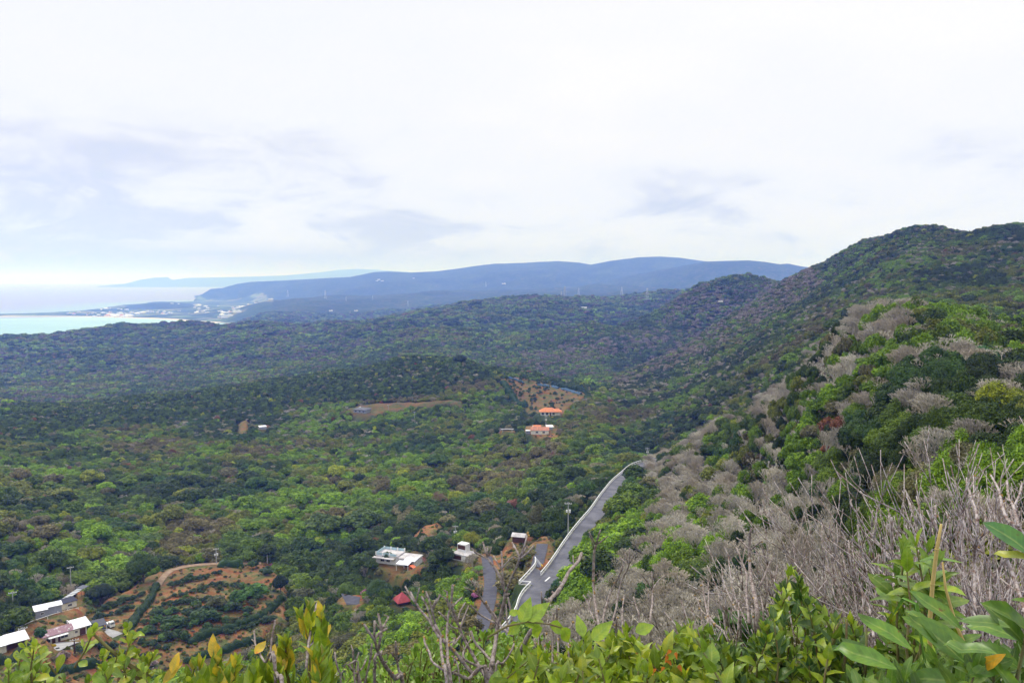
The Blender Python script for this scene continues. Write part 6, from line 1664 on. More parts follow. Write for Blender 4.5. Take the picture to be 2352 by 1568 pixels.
def shoot(rg, LV, ST, tip, d, L, nl, ll, lw, pal, ang=.9, stem_r=.0022, droop=.2, upturn=.3, whorl=False):
    base = tip - d * L
    mid = base + d * L * .5 + Vector((rg.gauss(0, .02), rg.gauss(0, .02), 0)) * L * 2
    ST.tube([base, mid, tip], [stem_r * 1.3, stem_r, stem_r * .6], 5, cap=False)
    ph = rg.uniform(0, 6.28); side = d.orthogonal().normalized()
    for i in range(nl):
        f = (i + .5) / nl; f = f ** .75
        p = base + (mid - base) * (f * 2) if f < .5 else mid + (tip - mid) * (f * 2 - 1)
        ph += 2.4 if not whorl else (2.094 if i % 3 else 1.0)
        s = Quaternion(d, ph) @ side; an = ang * (1.15 - .55 * f) * rg.uniform(.75, 1.25)
        ld = (d * math.cos(an) + s * math.sin(an) + Vector((0, 0, upturn * .3))).normalized()
        nn = (Vector((0, 0, 1)) * .8 + d * .6 + Vector((rg.gauss(0, .35), rg.gauss(0, .35) - .25, 0))).normalized()
        if abs(nn.dot(ld)) > .93: nn = s
        c = rg.choice(pal); k = rg.uniform(.75, 1.25)
        q = rg.uniform(.7, 1.15) * (.72 + .5 * math.sin(math.pi * min(1, f + .1)))
        LV.add(p, ld, nn, ll * q, lw * q * rg.uniform(.85, 1.1), (c[0] * k, c[1] * k, c[2] * k), droop * rg.uniform(.3, 1.6))
    # terminal leaves
    for i in range(2):
        s = Quaternion(d, ph + 1.5 + i * 2.8) @ side; ld = (d + s * .35).normalized(); c = rg.choice(pal)
        LV.add(tip, ld, (s * -1 + Vector((0, -.4, .4))).normalized(), ll * .7, lw * .65, c, .1)
def contour(pts, X): return float(np.interp(X, [p[0] for p in pts], [p[1] for p in pts]))
def bush(label, name, top, r0, r1, n, ll, lw, pal, shape='ell', seed=0, L=.22, nl=10, lean=.5, cat='shrub', stem='green_stem', ang=.9, bias=1.6, droop=.2, sr=.0022, extra=None, bottom=1640, stems=True, whorl=False):
    rg = random.Random(seed)
    x0, x1 = top[0][0], top[-1][0]; rm = (r0 + r1) / 2
    c = PT((x0 + x1) / 2, 1500, rm); root = Vector((c.x, c.y, zg(c.x, c.y) - .02))
    e = empty(name, root); tag(e, label, cat)
    LV, ST = Leaves(), MB()
    for i in range(n):
        X = rg.uniform(x0, x1); Yt = contour(top, X); Y = Yt + (bottom - Yt) * rg.random() ** bias
        if i < len(top): X, Yt = top[i]; Y = Yt
        r = rg.uniform(r0, r1); tip = PT(X, Y + 4 + ll / r * 1829 * .55, r)
        d = rnd_dir(rg, 1, lean * rg.uniform(.2, 1)); l_ = L * rg.uniform(.7, 1.3)
        shoot(rg, LV, ST, tip, d, l_, nl, ll, lw, pal, ang, sr, droop, whorl=whorl)
        if stems:
            b = tip - d * l_; q = root + (b - root) * .5 + Vector((rg.gauss(0, .06), rg.gauss(0, .06), .1))
            ST.tube([root + Vector((rg.gauss(0, .05), rg.gauss(0, .05), 0)), q, b], [sr * 2.6, sr * 2, sr * 1.4], 5, cap=False)
    if extra: extra(rg, LV, ST, e)
    LV.build('leaves', e, shape)
    shift(ST, root).build('stems', MAT[stem], e, True)
    return e
YG = [(.27, .36, .018), (.22, .32, .016), (.33, .39, .026), (.16, .25, .014)]
YGY = YG + [(.16, .25, .02)] * 2 + [(.44, .36, .03)]
MG = [(.13, .22, .015), (.15, .25, .016), (.09, .16, .014), (.19, .28, .02)]
BG = [(.13, .25, .018), (.17, .30, .022), (.10, .19, .016), (.20, .32, .028)]
DG = [(.035, .085, .02), (.05, .12, .022), (.07, .14, .03), (.025, .06, .015), (.09, .15, .03)]
BL = [(.085, .17, .016), (.11, .21, .02), (.065, .135, .014), (.14, .24, .03)]
def single_leaf(lab_unused, LV, X, Y, r, dX, dY, L, w, col, nx=0.0, droop=.1):
    a = PT(X, Y, r); b = PT(X + dX, Y + dY, r * 1.01); d = (b - a).normalized()
    LV.add(a, d, Vector((nx, -.75, .65)).normalized(), L, w, col, droop)
def dress_left(rg, LV, ST, e):
    r = 2.0
    ST.tube([PT(345, 1556, r), PT(300, 1528, r), PT(255, 1492, r), PT(212, 1452, r)], [.006, .005, .004, .003], 6)
    ST.tube([PT(330, 1560, r), PT(285, 1548, r), PT(245, 1536, r)], [.005, .004, .003], 6)
    for X, Y in ((214, 1452), (292, 1446), (300, 1470), (318, 1500), (268, 1510), (235, 1508), (330, 1530), (285, 1540), (350, 1508)):
        shoot(rg, LV, ST, PT(X, Y, r), rnd_dir(rg, 1, .5), .09, 7, .034, .02, YG, .8)
def yellow_leaves(rg, LV, ST, e):
    Yc = (.50, .36, .03)
    for X, Y, dX, dY, L in ((490, 1512, -3, -60, .06), (374, 1568, 45, -55, .062), (395, 1545, 12, -40, .05), (622, 1520, 8, -45, .045), (585, 1500, 25, -30, .04), (505, 1510, -20, -45, .05), (735, 1468, 30, -45, .045), (640, 1546, 25, -50, .045)):
        single_leaf('', LV, X, Y, 2.0, dX, dY, L, .024, Yc)
def big_sprays(rg, LV, ST, e):
    Yl = (.24, .36, .03)
    for X, Y, dX, dY, L, w in ((1198, 1428, 18, -52, .060, .034), (1212, 1424, 48, -42, .066, .036), (1205, 1432, 40, -8, .05, .03), (1195, 1432, -30, 22, .048, .03), (1228, 1432, 12, 40, .045, .026), (1262, 1432, 30, 14, .055, .03), (1290, 1440, 22, 40, .05, .03), (1360, 1468, 42, -40, .065, .034), (1340, 1460, -12, -42, .05, .026), (1460, 1450, 30, -12, .05, .03), (1170, 1410, 25, -10, .03, .018)):
        single_leaf('', LV, X, Y, 1.75, dX, dY, L, w, Yl)
    ST.tube([PT(1120, 1462, 1.75), PT(1165, 1436, 1.75), PT(1212, 1426, 1.75), PT(1262, 1432, 1.75), PT(1290, 1440, 1.75)], [.003, .0025, .002, .002, .0015], 5)
    for X, Y, dX, dY in ((1535, 1490, 8, 30), (1528, 1505, 16, 26), (1540, 1515, -14, 22), (1548, 1500, 20, 10), (1555, 1530, 24, 6), (1520, 1530, 10, 26), (1500, 1535, 14, 20)):
        single_leaf('', LV, X, Y, 1.7, dX, dY, .03, .014, (.55, .17, .03), droop=.6)
def flowers(rg, LV, ST, e):
    FB = MB()
    for k in range(46):
        X = rg.uniform(1640, 1990); Y = rg.uniform(1430, 1560) - (30 if 1860 < X < 1950 else 0); r = rg.uniform(1.9, 2.5)
        a = PT(X, Y, r); d = rnd_dir(rg, 1, .7); L = rg.uniform(.08, .18); ST.tube([a - d * L, a], [.0015, .001], 4, cap=False)
        for j in range(26):
            p = a - d * L * rg.random() + Vector((rg.gauss(0, .006), rg.gauss(0, .006), rg.gauss(0, .006))); FB.ball(p, rg.uniform(.0011, .0022), 1, 4, 3)
    shift(FB, e.location).build('flower_buds', MAT['cream_flower'], e)
    for (xa, ya, xb, yb) in ((1935, 1568, 1945, 1420), (1985, 1560, 1990, 1440), (1905, 1500, 1925, 1430)):
        ST.tube([PT(xa, ya, 1.8), PT((xa + xb) / 2 + 3, (ya + yb) / 2, 1.8), PT(xb, yb, 1.8)], [.0035, .003, .002], 6)
def big_leaf_dress(rg, LV, ST, e):
    G = [(.085, .18, .018), (.10, .21, .02), (.07, .15, .016)]
    for X, Y, dX, dY, L, w in ((2035, 1540, -80, -72, .12, .036), (2060, 1535, -90, -40, .13, .042), (2095, 1490, -75, -60, .12, .036), (2210, 1445, -80, -75, .125, .04), (2230, 1490, -100, -58, .14, .044), (2150, 1455, -40, -42, .08, .03), (2215, 1520, -80, -80, .13, .042), (2352, 1470, -95, -40, .12, .045), (2290, 1500, -75, -22, .10, .032), (2220, 1550, 80, -30, .10, .036), (2230, 1568, -120, -18, .15, .05), (2120, 1572, -110, 2, .14, .05), (2320, 1440, -70, -20, .10, .04), (2180, 1500, -30, -45, .08, .034), (2345, 1535, -60, -40, .1, .04)):
        single_leaf('', LV, X, Y, rg.uniform(1.2, 1.45), dX, dY, L * .7, w * .7, rg.choice(G), rg.uniform(-.3, .3), .22)
    single_leaf('', LV, 2310, 1500, 1.3, -60, 30, .07, .018, (.6, .33, .02), .1, .2)
def edge_leaf(rg, LV, ST, e):
    single_leaf('', LV, 2372, 1275, 1.3, -60, -48, .075, .034, (.05, .15, .03), 0, .1); single_leaf('', LV, 2372, 1282, 1.3, -55, -12, .055, .016, (.35, .38, .03), 0, .1)
    single_leaf('', LV, 2380, 1300, 1.32, 20, -50, .07, .03, (.05, .15, .03), 0, .1)
def build_bushes():
    bush('small-leaved bush with yellowing sprigs at the bottom left corner', 'leafy_shrub', [(-60, 1520), (-10, 1545), (20, 1515), (45, 1495), (62, 1470), (80, 1462), (95, 1490), (112, 1535), (135, 1575)], 1.75, 2.2, 46, .034, .02, YG + MG, 'obo', 1, .12, 9, .5, bias=1.1)
    bush('open bush with thin forked twigs and small rounded leaves, right of the corner bush', 'leafy_shrub', [(185, 1575), (205, 1545), (240, 1520), (285, 1500), (330, 1520), (370, 1530), (410, 1545), (440, 1550)], 1.8, 2.3, 26, .036, .022, MG + YG, 'obo', 2, .12, 8, .6, bias=1.1, extra=dress_left)
    bush('bush of upright yellow-green leaves with several bright yellow ones, bottom left of centre', 'leafy_shrub', [(420, 1560), (448, 1500), (500, 1490), (540, 1500), (600, 1505), (640, 1500), (655, 1450), (690, 1385), (712, 1372), (738, 1380), (748, 1430), (742, 1480), (765, 1520), (790, 1580)], 1.8, 2.25, 80, .058, .026, YGY, 'ell', 3, .13, 8, .28, ang=.45, bias=1.0, droop=.05, extra=yellow_leaves)
    bush('bright fresh green small-leaved bush behind the forked bare shrub', 'leafy_shrub', [(770, 1575), (800, 1520), (835, 1475), (870, 1500), (930, 1500), (965, 1460), (990, 1430), (1030, 1420), (1085, 1435), (1130, 1440), (1180, 1425), (1235, 1425), (1280, 1470)], 3.6, 5.4, 330, .062, .028, BG, 'obo', 4, .22, 10, .5, bias=1.0, sr=.004)
    bush('dense tangle of glossy yellow-green pointed leaves at bottom centre', 'leafy_shrub', [(1130, 1575), (1150, 1530), (1180, 1490), (1205, 1455), (1240, 1478), (1280, 1490), (1320, 1470), (1350, 1445), (1375, 1478), (1410, 1440), (1440, 1425), (1475, 1470), (1510, 1485), (1540, 1445), (1585, 1412), (1615, 1450), (1640, 1470)], 1.7, 2.5, 330, .050, .026, YG + YG + MG, 'ova', 5, .14, 9, .8, bias=1.3, droop=.35, extra=big_sprays)
    bush('leafy bush rising to a pointed sprig, with sprays of tiny cream flower buds', 'flowering_shrub', [(1560, 1500), (1620, 1428), (1665, 1432), (1700, 1480), (1745, 1440), (1775, 1385), (1795, 1330), (1812, 1292), (1830, 1300), (1850, 1345), (1885, 1378), (1920, 1400), (1955, 1405), (1975, 1440), (2010, 1475)], 1.8, 2.5, 250, .044, .024, MG + YG[:2] + DG[:3], 'ova', 6, .14, 10, .55, bias=1.2, extra=flowers)
    bush('dark green low foliage filling the gap below the flowering bush', 'leafy_shrub', [(1280, 1520), (1400, 1500), (1600, 1470), (1800, 1455), (2000, 1480), (2200, 1470), (2400, 1440)], 2.6, 3.6, 420, .055, .028, DG + MG, 'ova', 7, .2, 10, .7, bias=1.0, sr=.003)
    bush('leafy sprig of long drooping leaves standing among the pale twigs', 'leafy_shrub', [(2020, 1500), (2045, 1400), (2060, 1290), (2078, 1232), (2105, 1215), (2130, 1232), (2150, 1262), (2165, 1330), (2190, 1400), (2225, 1480)], 1.8, 2.1, 40, .066, .025, MG + [(.10, .2, .02)], 'lan', 8, .15, 7, .4, bias=1.0, droop=.5, ang=1.1)
    bush('bush of large dark glossy lance-shaped leaves in the bottom right corner', 'leafy_shrub', [(1955, 1560), (1980, 1535), (2040, 1525), (2100, 1505), (2150, 1490), (2210, 1490), (2280, 1480), (2340, 1460), (2400, 1440)], 1.3, 1.9, 190, .068, .024, BL, 'lan', 9, .2, 7, .6, bias=.9, droop=.3, ang=1.0, extra=big_leaf_dress)
    bush('shrub reaching in with one large leaf at the right picture edge', 'leafy_shrub', [(2385, 1260), (2420, 1240), (2440, 1300)], 1.25, 1.4, 4, .08, .035, BL, 'lan', 10, .15, 5, .4, bias=.3, extra=edge_leaf, bottom=1330)

# leafless shrubs, their branches following the photo
def z1(p): return ((960 + p[0] / 4.0525) * .91875, (1320 + p[1] / 4.0525) * .91875)
def z2(p): return ((1300 + p[0] / 4.0525) * .91875, (1320 + p[1] / 4.0525) * .91875)
def z3(p): return ((1650 + p[0] / 4.0525) * .91875, (1320 + p[1] / 4.0525) * .91875)
def z4(p): return ((2050 + p[0] / 4.6118) * .91875, (1180 + p[1] / 4.6118) * .91875)
def z7(p): return ((860 + p[0] / 6.907) * .91875, (1480 + p[1] / 6.907) * .91875)
def z6(p): return ((440 + p[0] / 5.113) * .91875, (1460 + p[1] / 5.113) * .91875)
def traced(label, name, conv, lines, r0, seed, mat='twig_bark', buds=.5, root_shift=(0, 0), rootline=True, var=.05, thick=.86):
    """lines: (w_start, w_end, [(x, y), ...]) widths in photo units"""
    rg = random.Random(seed); e1, e2 = rg.uniform(30, 60), rg.uniform(40, 70)
    def dep(X, Y): return r0 * (1 + var * math.sin(X / e1 + seed) + var * .8 * math.cos(Y / e2 + seed * 2) + (1568 - Y) * .00025)
    X0, Y0 = conv(lines[0][2][0]); c = PT(X0, max(Y0, 1568), dep(X0, 1568)); root = Vector((c.x + root_shift[0], c.y + root_shift[1], 0)); root.z = zg(root.x, root.y) - .03
    e = empty(name, root); tag(e, label, 'bare shrub', 'leafless shrubs close to the viewpoint')
    T, B = MB(), MB()
    def rug(pts, wa, wb):
        Q = resample([tuple(p) for p in pts], .012); n = len(Q)
        rad = [(wa + (wb - wa) * i / (n - 1)) * (1 + .12 * rg.uniform(-1, 1)) for i in range(n)]
        T.tube([Vector(q) for q in Q], rad, 6)
        return Q, rad
    for wa, wb, pts in lines:
        P = [PT(*conv(p), dep(*conv(p))) for p in pts]
        s = r0 / (FPX / K) / 2 * thick
        if conv(pts[0])[1] > 1540 and rootline:
            P = [root.copy(), root + (P[0] - root) * .5 + Vector((0, 0, .04))] + P
        Q, rad = rug(P, wa * s, wb * s)
        n = len(Q)
        for i in range(2, n):
            f = i / n
            if rg.random() < buds * (.10 + .5 * f * f):
                q = Vector(Q[i]); d = rnd_dir(rg, rg.choice((1, .3)), 1.2)
                for j in range(rg.choice((1, 1, 2, 3))): B.ball(q + d * (rad[i] + .0015) + Vector((rg.gauss(0, .002), rg.gauss(0, .002), rg.gauss(0, .002))), rg.uniform(.0018, .0034), 1.15, 5, 4)
            if rg.random() < .10:      # short spur
                q = Vector(Q[i]); d = rnd_dir(rg, 1, 1.0); T.tube([q, q + d * rg.uniform(.008, .02)], [rad[i] * .7, rad[i] * .5], 5)
    shift(T, root).build('branches', MAT[mat], e, True)
    if B.v: shift(B, root).build('buds', MAT['bud'], e, True)
    return e
def build_traced():
    traced('large forked bare shrub with ochre buds, at bottom centre in front of the road', 'bare_shrub', z1, [
      (15, 11, [(1090, 1568), (1085, 1440), (1105, 1300), (1130, 1150), (1150, 1000), (1180, 900), (1205, 800), (1225, 700), (1238, 640)]),
      (9, 5, [(1225, 650), (1195, 530), (1150, 440), (1100, 370), (1055, 305), (980, 270), (920, 235), (888, 198)]), (6, 5, [(1050, 295), (1025, 220), (1000, 130)]), (5, 4, [(1048, 285), (1048, 180)]), (5, 4, [(1060, 280), (1090, 185)]),
      (9, 5, [(1238, 640), (1290, 500), (1340, 400), (1370, 300), (1400, 230), (1430, 150), (1450, 65)]), (6, 5, [(1385, 300), (1345, 225), (1300, 140)]), (6, 5, [(1378, 305), (1460, 240), (1520, 165)]), (5, 4, [(1395, 280), (1420, 230), (1450, 175)]),
      (8, 5, [(1222, 680), (1205, 500), (1190, 400), (1190, 230)]), (5, 4, [(1190, 410), (1150, 350), (1108, 270)]), (5, 4, [(1196, 400), (1245, 345), (1298, 292)]),
      (9, 5, [(1160, 965), (1090, 860), (1040, 790), (985, 710), (940, 620), (885, 520)]), (6, 5, [(970, 690), (960, 640), (958, 560)]), (5, 4, [(968, 680), (900, 630), (820, 600)]), (5, 4, [(975, 660), (1000, 570)]),
      (7, 5, [(1140, 960), (1050, 915), (960, 860), (880, 775)]), (7, 6, [(1160, 945), (1120, 870), (1060, 800), (1028, 735)]),
      (8, 7, [(1165, 965), (1230, 1030), (1300, 1085)]), (7, 5, [(1298, 1080), (1260, 1000), (1240, 880), (1235, 760)]), (7, 5, [(1300, 1010), (1300, 900), (1270, 800), (1255, 690)]),
      (12, 7, [(1060, 1568), (1030, 1500), (980, 1420), (930, 1330), (880, 1240), (830, 1160), (790, 1070), (770, 1010), (735, 930), (700, 830), (680, 750)]),
      (6, 4, [(772, 1010), (800, 920), (858, 778)]), (6, 5, [(770, 1010), (700, 1000), (655, 960)]), (6, 5, [(700, 830), (660, 760), (614, 700)]), (5, 4, [(745, 950), (765, 850), (825, 745)]),
      (12, 7, [(680, 1590), (650, 1400), (640, 1200), (640, 1000), (650, 880), (680, 760), (695, 570)]), (6, 5, [(665, 830), (645, 740), (640, 640)]), (6, 4, [(690, 800), (740, 740), (795, 690)]), (5, 4, [(645, 940), (590, 870), (552, 840)]),
      (12, 9, [(1060, 1545), (900, 1470), (780, 1320), (700, 1230), (640, 1170), (590, 1110), (540, 1020), (515, 965)]),
      (9, 5, [(640, 1165), (560, 1100), (500, 1000), (440, 900), (380, 840), (330, 760), (270, 690), (212, 580)]), (6, 5, [(325, 755), (290, 700), (265, 635)]), (5, 4, [(325, 745), (340, 680), (358, 600)]),
      (6, 5, [(500, 1000), (470, 890), (450, 800), (410, 740), (378, 680)]), (7, 5, [(520, 960), (510, 850), (480, 780), (440, 690), (425, 635)]), (5, 4, [(488, 800), (520, 730)]), (5, 4, [(500, 810), (540, 740), (570, 665)]),
      (11, 8, [(640, 1590), (620, 1440), (600, 1380), (580, 1230), (570, 1100)]), (9, 7, [(1100, 1430), (980, 1400), (860, 1350), (760, 1290), (700, 1230)]), (10, 5, [(1050, 1545), (850, 1520), (740, 1470), (640, 1450), (530, 1380), (480, 1330), (460, 1250), (415, 1160), (405, 1095)]),
      (9, 7, [(1095, 1345), (1000, 1240), (920, 1150), (880, 1030)]), (9, 6, [(1120, 1568), (1200, 1370), (1270, 1280), (1320, 1160)]), (7, 5, [(790, 1060), (700, 1180), (720, 1100)]), (6, 4, [(820, 1340), (800, 1260), (850, 1160), (880, 1120)]), (6, 4, [(760, 1480), (720, 1370), (710, 1290)]),
    ], 1.9, 3, buds=.55)
    traced('slender bare shrub with three tall stems right of the road', 'bare_shrub', z2, [
      (12, 8, [(900, 1590), (870, 1330), (840, 1100), (800, 980), (775, 850), (755, 700), (745, 560), (735, 430), (750, 300), (755, 200), (770, 160)]), (5, 4, [(768, 165), (730, 95), (700, 32)]), (6, 5, [(770, 160), (790, 90), (815, 15)]), (5, 4, [(775, 160), (830, 125), (890, 75)]), (4, 3, [(745, 205), (735, 140), (705, 75)]), (5, 3, [(750, 565), (800, 530), (828, 480)]), (4, 4, [(740, 490), (775, 462)]),
      (8, 5, [(840, 1090), (845, 900), (880, 760), (920, 640), (970, 540), (1020, 440), (1045, 370)]), (8, 5, [(880, 1110), (930, 960), (975, 800), (990, 700), (1030, 520), (1080, 430), (1105, 350), (1110, 200)]), (4, 3, [(1090, 355), (1040, 320), (1010, 280)]), (4, 3, [(1090, 345), (1070, 250)]), (4, 3, [(1108, 350), (1140, 310), (1145, 265)]),
      (6, 4, [(775, 970), (710, 830), (690, 750), (640, 670)]), (4, 3, [(700, 770), (715, 700)])], 2.1, 5, buds=.45)
    traced('single long bare stem slanting up to the right across the road', 'bare_shrub', z2, [(13, 9, [(-40, 1590), (50, 1150), (190, 940), (300, 730), (380, 640), (450, 530), (500, 430), (590, 330), (625, 245)]), (4, 3, [(540, 385), (538, 270)]), (5, 4, [(385, 640), (380, 610)]), (4, 3, [(300, 740), (290, 700)])], 2.0, 6, buds=.15)
    traced('pale three-pronged bare stem right of the slender stems', 'bare_shrub', z2, [(9, 5, [(1330, 1590), (1320, 960), (1340, 760), (1342, 610)]), (5, 3, [(1340, 615), (1290, 540), (1225, 455)]), (5, 3, [(1342, 600), (1335, 430)]), (5, 3, [(1342, 610), (1400, 530), (1485, 460)]), (6, 4, [(1210, 1590), (1210, 940), (1180, 800), (1150, 690)]), (4, 3, [(1160, 765), (1060, 735)]), (6, 4, [(1040, 1590), (1040, 1100), (1035, 850), (1055, 680)])], 2.3, 7, buds=.2)
    traced('short budded bare stems between the big leaves right of the road end', 'bare_shrub', z2, [(7, 6, [(330, 1590), (330, 1150), (340, 860)]), (6, 6, [(385, 1590), (380, 1050), (372, 800)]), (5, 4, [(190, 1590), (190, 960)]), (6, 5, [(255, 1590), (250, 1160), (225, 900)]), (6, 5, [(970, 1590), (970, 1150), (980, 900)]), (6, 5, [(490, 1590), (490, 1080), (540, 940)]), (6, 5, [(225, 760), (215, 640)])], 2.05, 8, buds=1.2)
    traced('bare shrub with a fork of two stems left of the flowering bush', 'bare_shrub', z3, [(9, 5, [(560, 1590), (545, 1130), (490, 950), (480, 850), (450, 700), (430, 540)]), (5, 4, [(486, 890), (492, 700), (487, 530)]), (5, 3, [(480, 880), (420, 830), (390, 750), (355, 680)]), (8, 7, [(720, 1590), (690, 1130), (540, 950), (490, 880)])], 2.2, 9, buds=.4)
    traced('tall tangled bare shrub wrapped in a dry vine above the flowering bush', 'bare_shrub', z3, [(14, 8, [(1000, 1590), (990, 940), (975, 760), (940, 600), (915, 450), (905, 250), (905, 100), (925, 0)]), (9, 6, [(905, 960), (875, 640), (880, 470), (830, 340), (775, 190)]), (7, 5, [(1000, 600), (1040, 520), (1100, 380), (1155, 270)]), (5, 4, [(920, 215), (970, 170), (1035, 120)]), (5, 4, [(905, 215), (850, 150), (775, 90)]),
      (7, 5, [(830, 1590), (810, 930), (760, 800), (700, 680), (650, 560)]), (6, 4, [(1060, 1590), (1050, 900), (1020, 690)]), (6, 4, [(970, 1590), (960, 1000), (930, 780)]), (3, 2, [(900, 240), (1000, 260), (1080, 290), (1140, 320)]), (3, 2, [(890, 300), (850, 380), (790, 390)]), (3, 2, [(870, 420), (850, 470), (820, 520), (810, 580)]), (4, 3, [(880, 940), (780, 740), (740, 600)])], 2.4, 10, buds=.3)
    traced('small forked bare shrub at the left of the fresh green bush', 'bare_shrub', z7, [(13, 10, [(1030, 1700), (880, 1480), (720, 1270), (640, 1130), (580, 990)]), (9, 7, [(580, 990), (545, 870), (520, 800), (430, 680), (350, 545)]), (8, 6, [(520, 800), (500, 640), (510, 530), (528, 480)]), (7, 6, [(530, 800), (600, 700), (735, 625)]), (8, 6, [(590, 990), (650, 820), (650, 660), (610, 480), (592, 360)]), (6, 5, [(645, 640), (710, 530), (770, 412)]), (5, 4, [(615, 620), (560, 570), (530, 500)]), (9, 8, [(540, 1700), (545, 1300), (520, 1140), (580, 1040)]), (8, 5, [(370, 1700), (400, 1400), (450, 1150), (480, 880)])], 2.1, 11, buds=.6)
    traced('thin bare twigs between the small forked shrub and the yellow-green bush', 'bare_shrub', z7, [(9, 6, [(1060, 1700), (960, 1400), (930, 1250), (905, 1100), (890, 840)]), (5, 4, [(915, 1170), (870, 1110), (830, 1030)]), (5, 4, [(925, 1180), (985, 1100)]), (5, 4, [(905, 1080), (940, 930)]), (8, 6, [(210, 1700), (190, 1300), (160, 1180), (155, 1000)]), (6, 4, [(185, 1250), (230, 1130), (255, 1030)]), (8, 6, [(320, 1700), (200, 1420), (75, 1240)]), (6, 5, [(230, 1500), (300, 1350), (385, 1140)])], 2.2, 12, buds=.3)
    traced('grey bare twig with two bud-tipped arms above the yellow-green bush', 'bare_shrub', z6, [(12, 10, [(1370, 1500), (1310, 1180), (1270, 1110)]), (9, 5, [(1270, 1110), (1140, 990), (1060, 860), (1010, 740), (1000, 580)]), (9, 5, [(1275, 1110), (1215, 980), (1210, 850), (1225, 680), (1250, 520), (1272, 450)])], 1.95, 13, buds=.15)
    traced('bare twig with leaf tufts rising right of the yellow-green bush', 'bare_shrub', z6, [(8, 5, [(1660, 1500), (1680, 900), (1715, 640), (1765, 400), (1800, 230)]), (4, 3, [(1695, 800), (1760, 730), (1850, 660)]), (6, 4, [(2120, 1500), (2050, 1040), (2030, 860)]), (7, 4, [(2352, 1240), (2200, 1020)])], 2.0, 14, buds=.05)
    traced('pale lichened bare shrub with crossing stems, in front at the right edge', 'bare_shrub', z4, [
      (12, 9, [(1790, 1900), (1780, 1100), (1785, 900), (1815, 650), (1800, 430)]), (8, 5, [(1800, 440), (1740, 270), (1700, 150), (1690, 60)]), (5, 4, [(1778, 300), (1770, 150), (1770, 30)]), (5, 4, [(1735, 175), (1775, 100), (1840, 45)]),
      (9, 6, [(1785, 880), (1850, 750), (1905, 680), (1910, 500)]), (8, 5, [(1785, 870), (1700, 720), (1650, 540)]), (13, 8, [(2420, 1800), (2300, 1400), (2180, 1050), (2100, 850), (2150, 700), (2200, 620)]), (10, 6, [(2380, 740), (2250, 600), (2160, 540), (2100, 380), (2060, 200), (1970, 30)]),
      (8, 6, [(2290, 620), (2230, 390), (2180, 300), (2155, 90)]), (6, 5, [(2232, 390), (2300, 250), (2330, 120)]), (10, 6, [(1660, 1900), (1650, 1080), (1500, 850), (1400, 750), (1340, 640), (1330, 380)]), (6, 4, [(1345, 670), (1290, 560), (1230, 430)]), (4, 3, [(1265, 585), (1220, 550), (1165, 495)]),
      (8, 5, [(1505, 860), (1500, 600), (1450, 440)]), (7, 4, [(1500, 790), (1590, 650), (1600, 500)]), (6, 4, [(1600, 650), (1610, 560), (1570, 400)]), (9, 6, [(1950, 1900), (1960, 1200), (1900, 950), (1760, 850)]), (9, 6, [(2000, 1250), (2100, 1050), (2240, 930), (2260, 800)]), (8, 5, [(2030, 1280), (1900, 980), (1830, 930)]), (7, 5, [(1920, 1000), (2100, 850), (2130, 740), (2050, 700), (1970, 660), (1960, 580)]), (7, 5, [(2400, 1380), (2250, 1350), (2060, 1200)]),
      (6, 4, [(1500, 1100), (1420, 950), (1390, 800)])], 2.5, 15, mat='pale_bark', buds=.25, thick=.68)
    traced('pale bare shrub of long crossing stems left of the leafy sprig', 'bare_shrub', z4, [
      (11, 7, [(860, 1900), (850, 1200), (840, 1000), (830, 800), (825, 520)]), (9, 5, [(800, 1000), (700, 850), (560, 680), (480, 570), (420, 460), (350, 360), (365, 305)]), (5, 4, [(425, 460), (455, 395)]), (7, 4, [(620, 760), (650, 600), (655, 410)]), (6, 4, [(600, 620), (605, 430)]), (5, 4, [(835, 780), (790, 700), (785, 590)]), (5, 4, [(790, 860), (760, 780), (720, 760)]),
      (10, 6, [(780, 1900), (720, 1370), (640, 1090), (600, 900), (520, 720), (445, 600)]), (8, 6, [(900, 1500), (740, 1180), (640, 1090)]), (10, 5, [(620, 1900), (550, 1476), (410, 1270), (300, 1200), (220, 1080), (150, 930)]), (8, 5, [(395, 1275), (340, 1050), (310, 930), (290, 830)]), (7, 5, [(720, 1400), (480, 1190), (420, 1080), (400, 960)]), (6, 4, [(500, 1190), (505, 1080), (500, 1040)]), (8, 5, [(1100, 1900), (1110, 680), (1105, 560), (1075, 480), (1035, 350)]), (5, 4, [(1108, 570), (1115, 490)]), (6, 4, [(980, 900), (900, 780), (875, 660)])], 2.6, 16, mat='pale_bark', buds=.2, thick=.7)
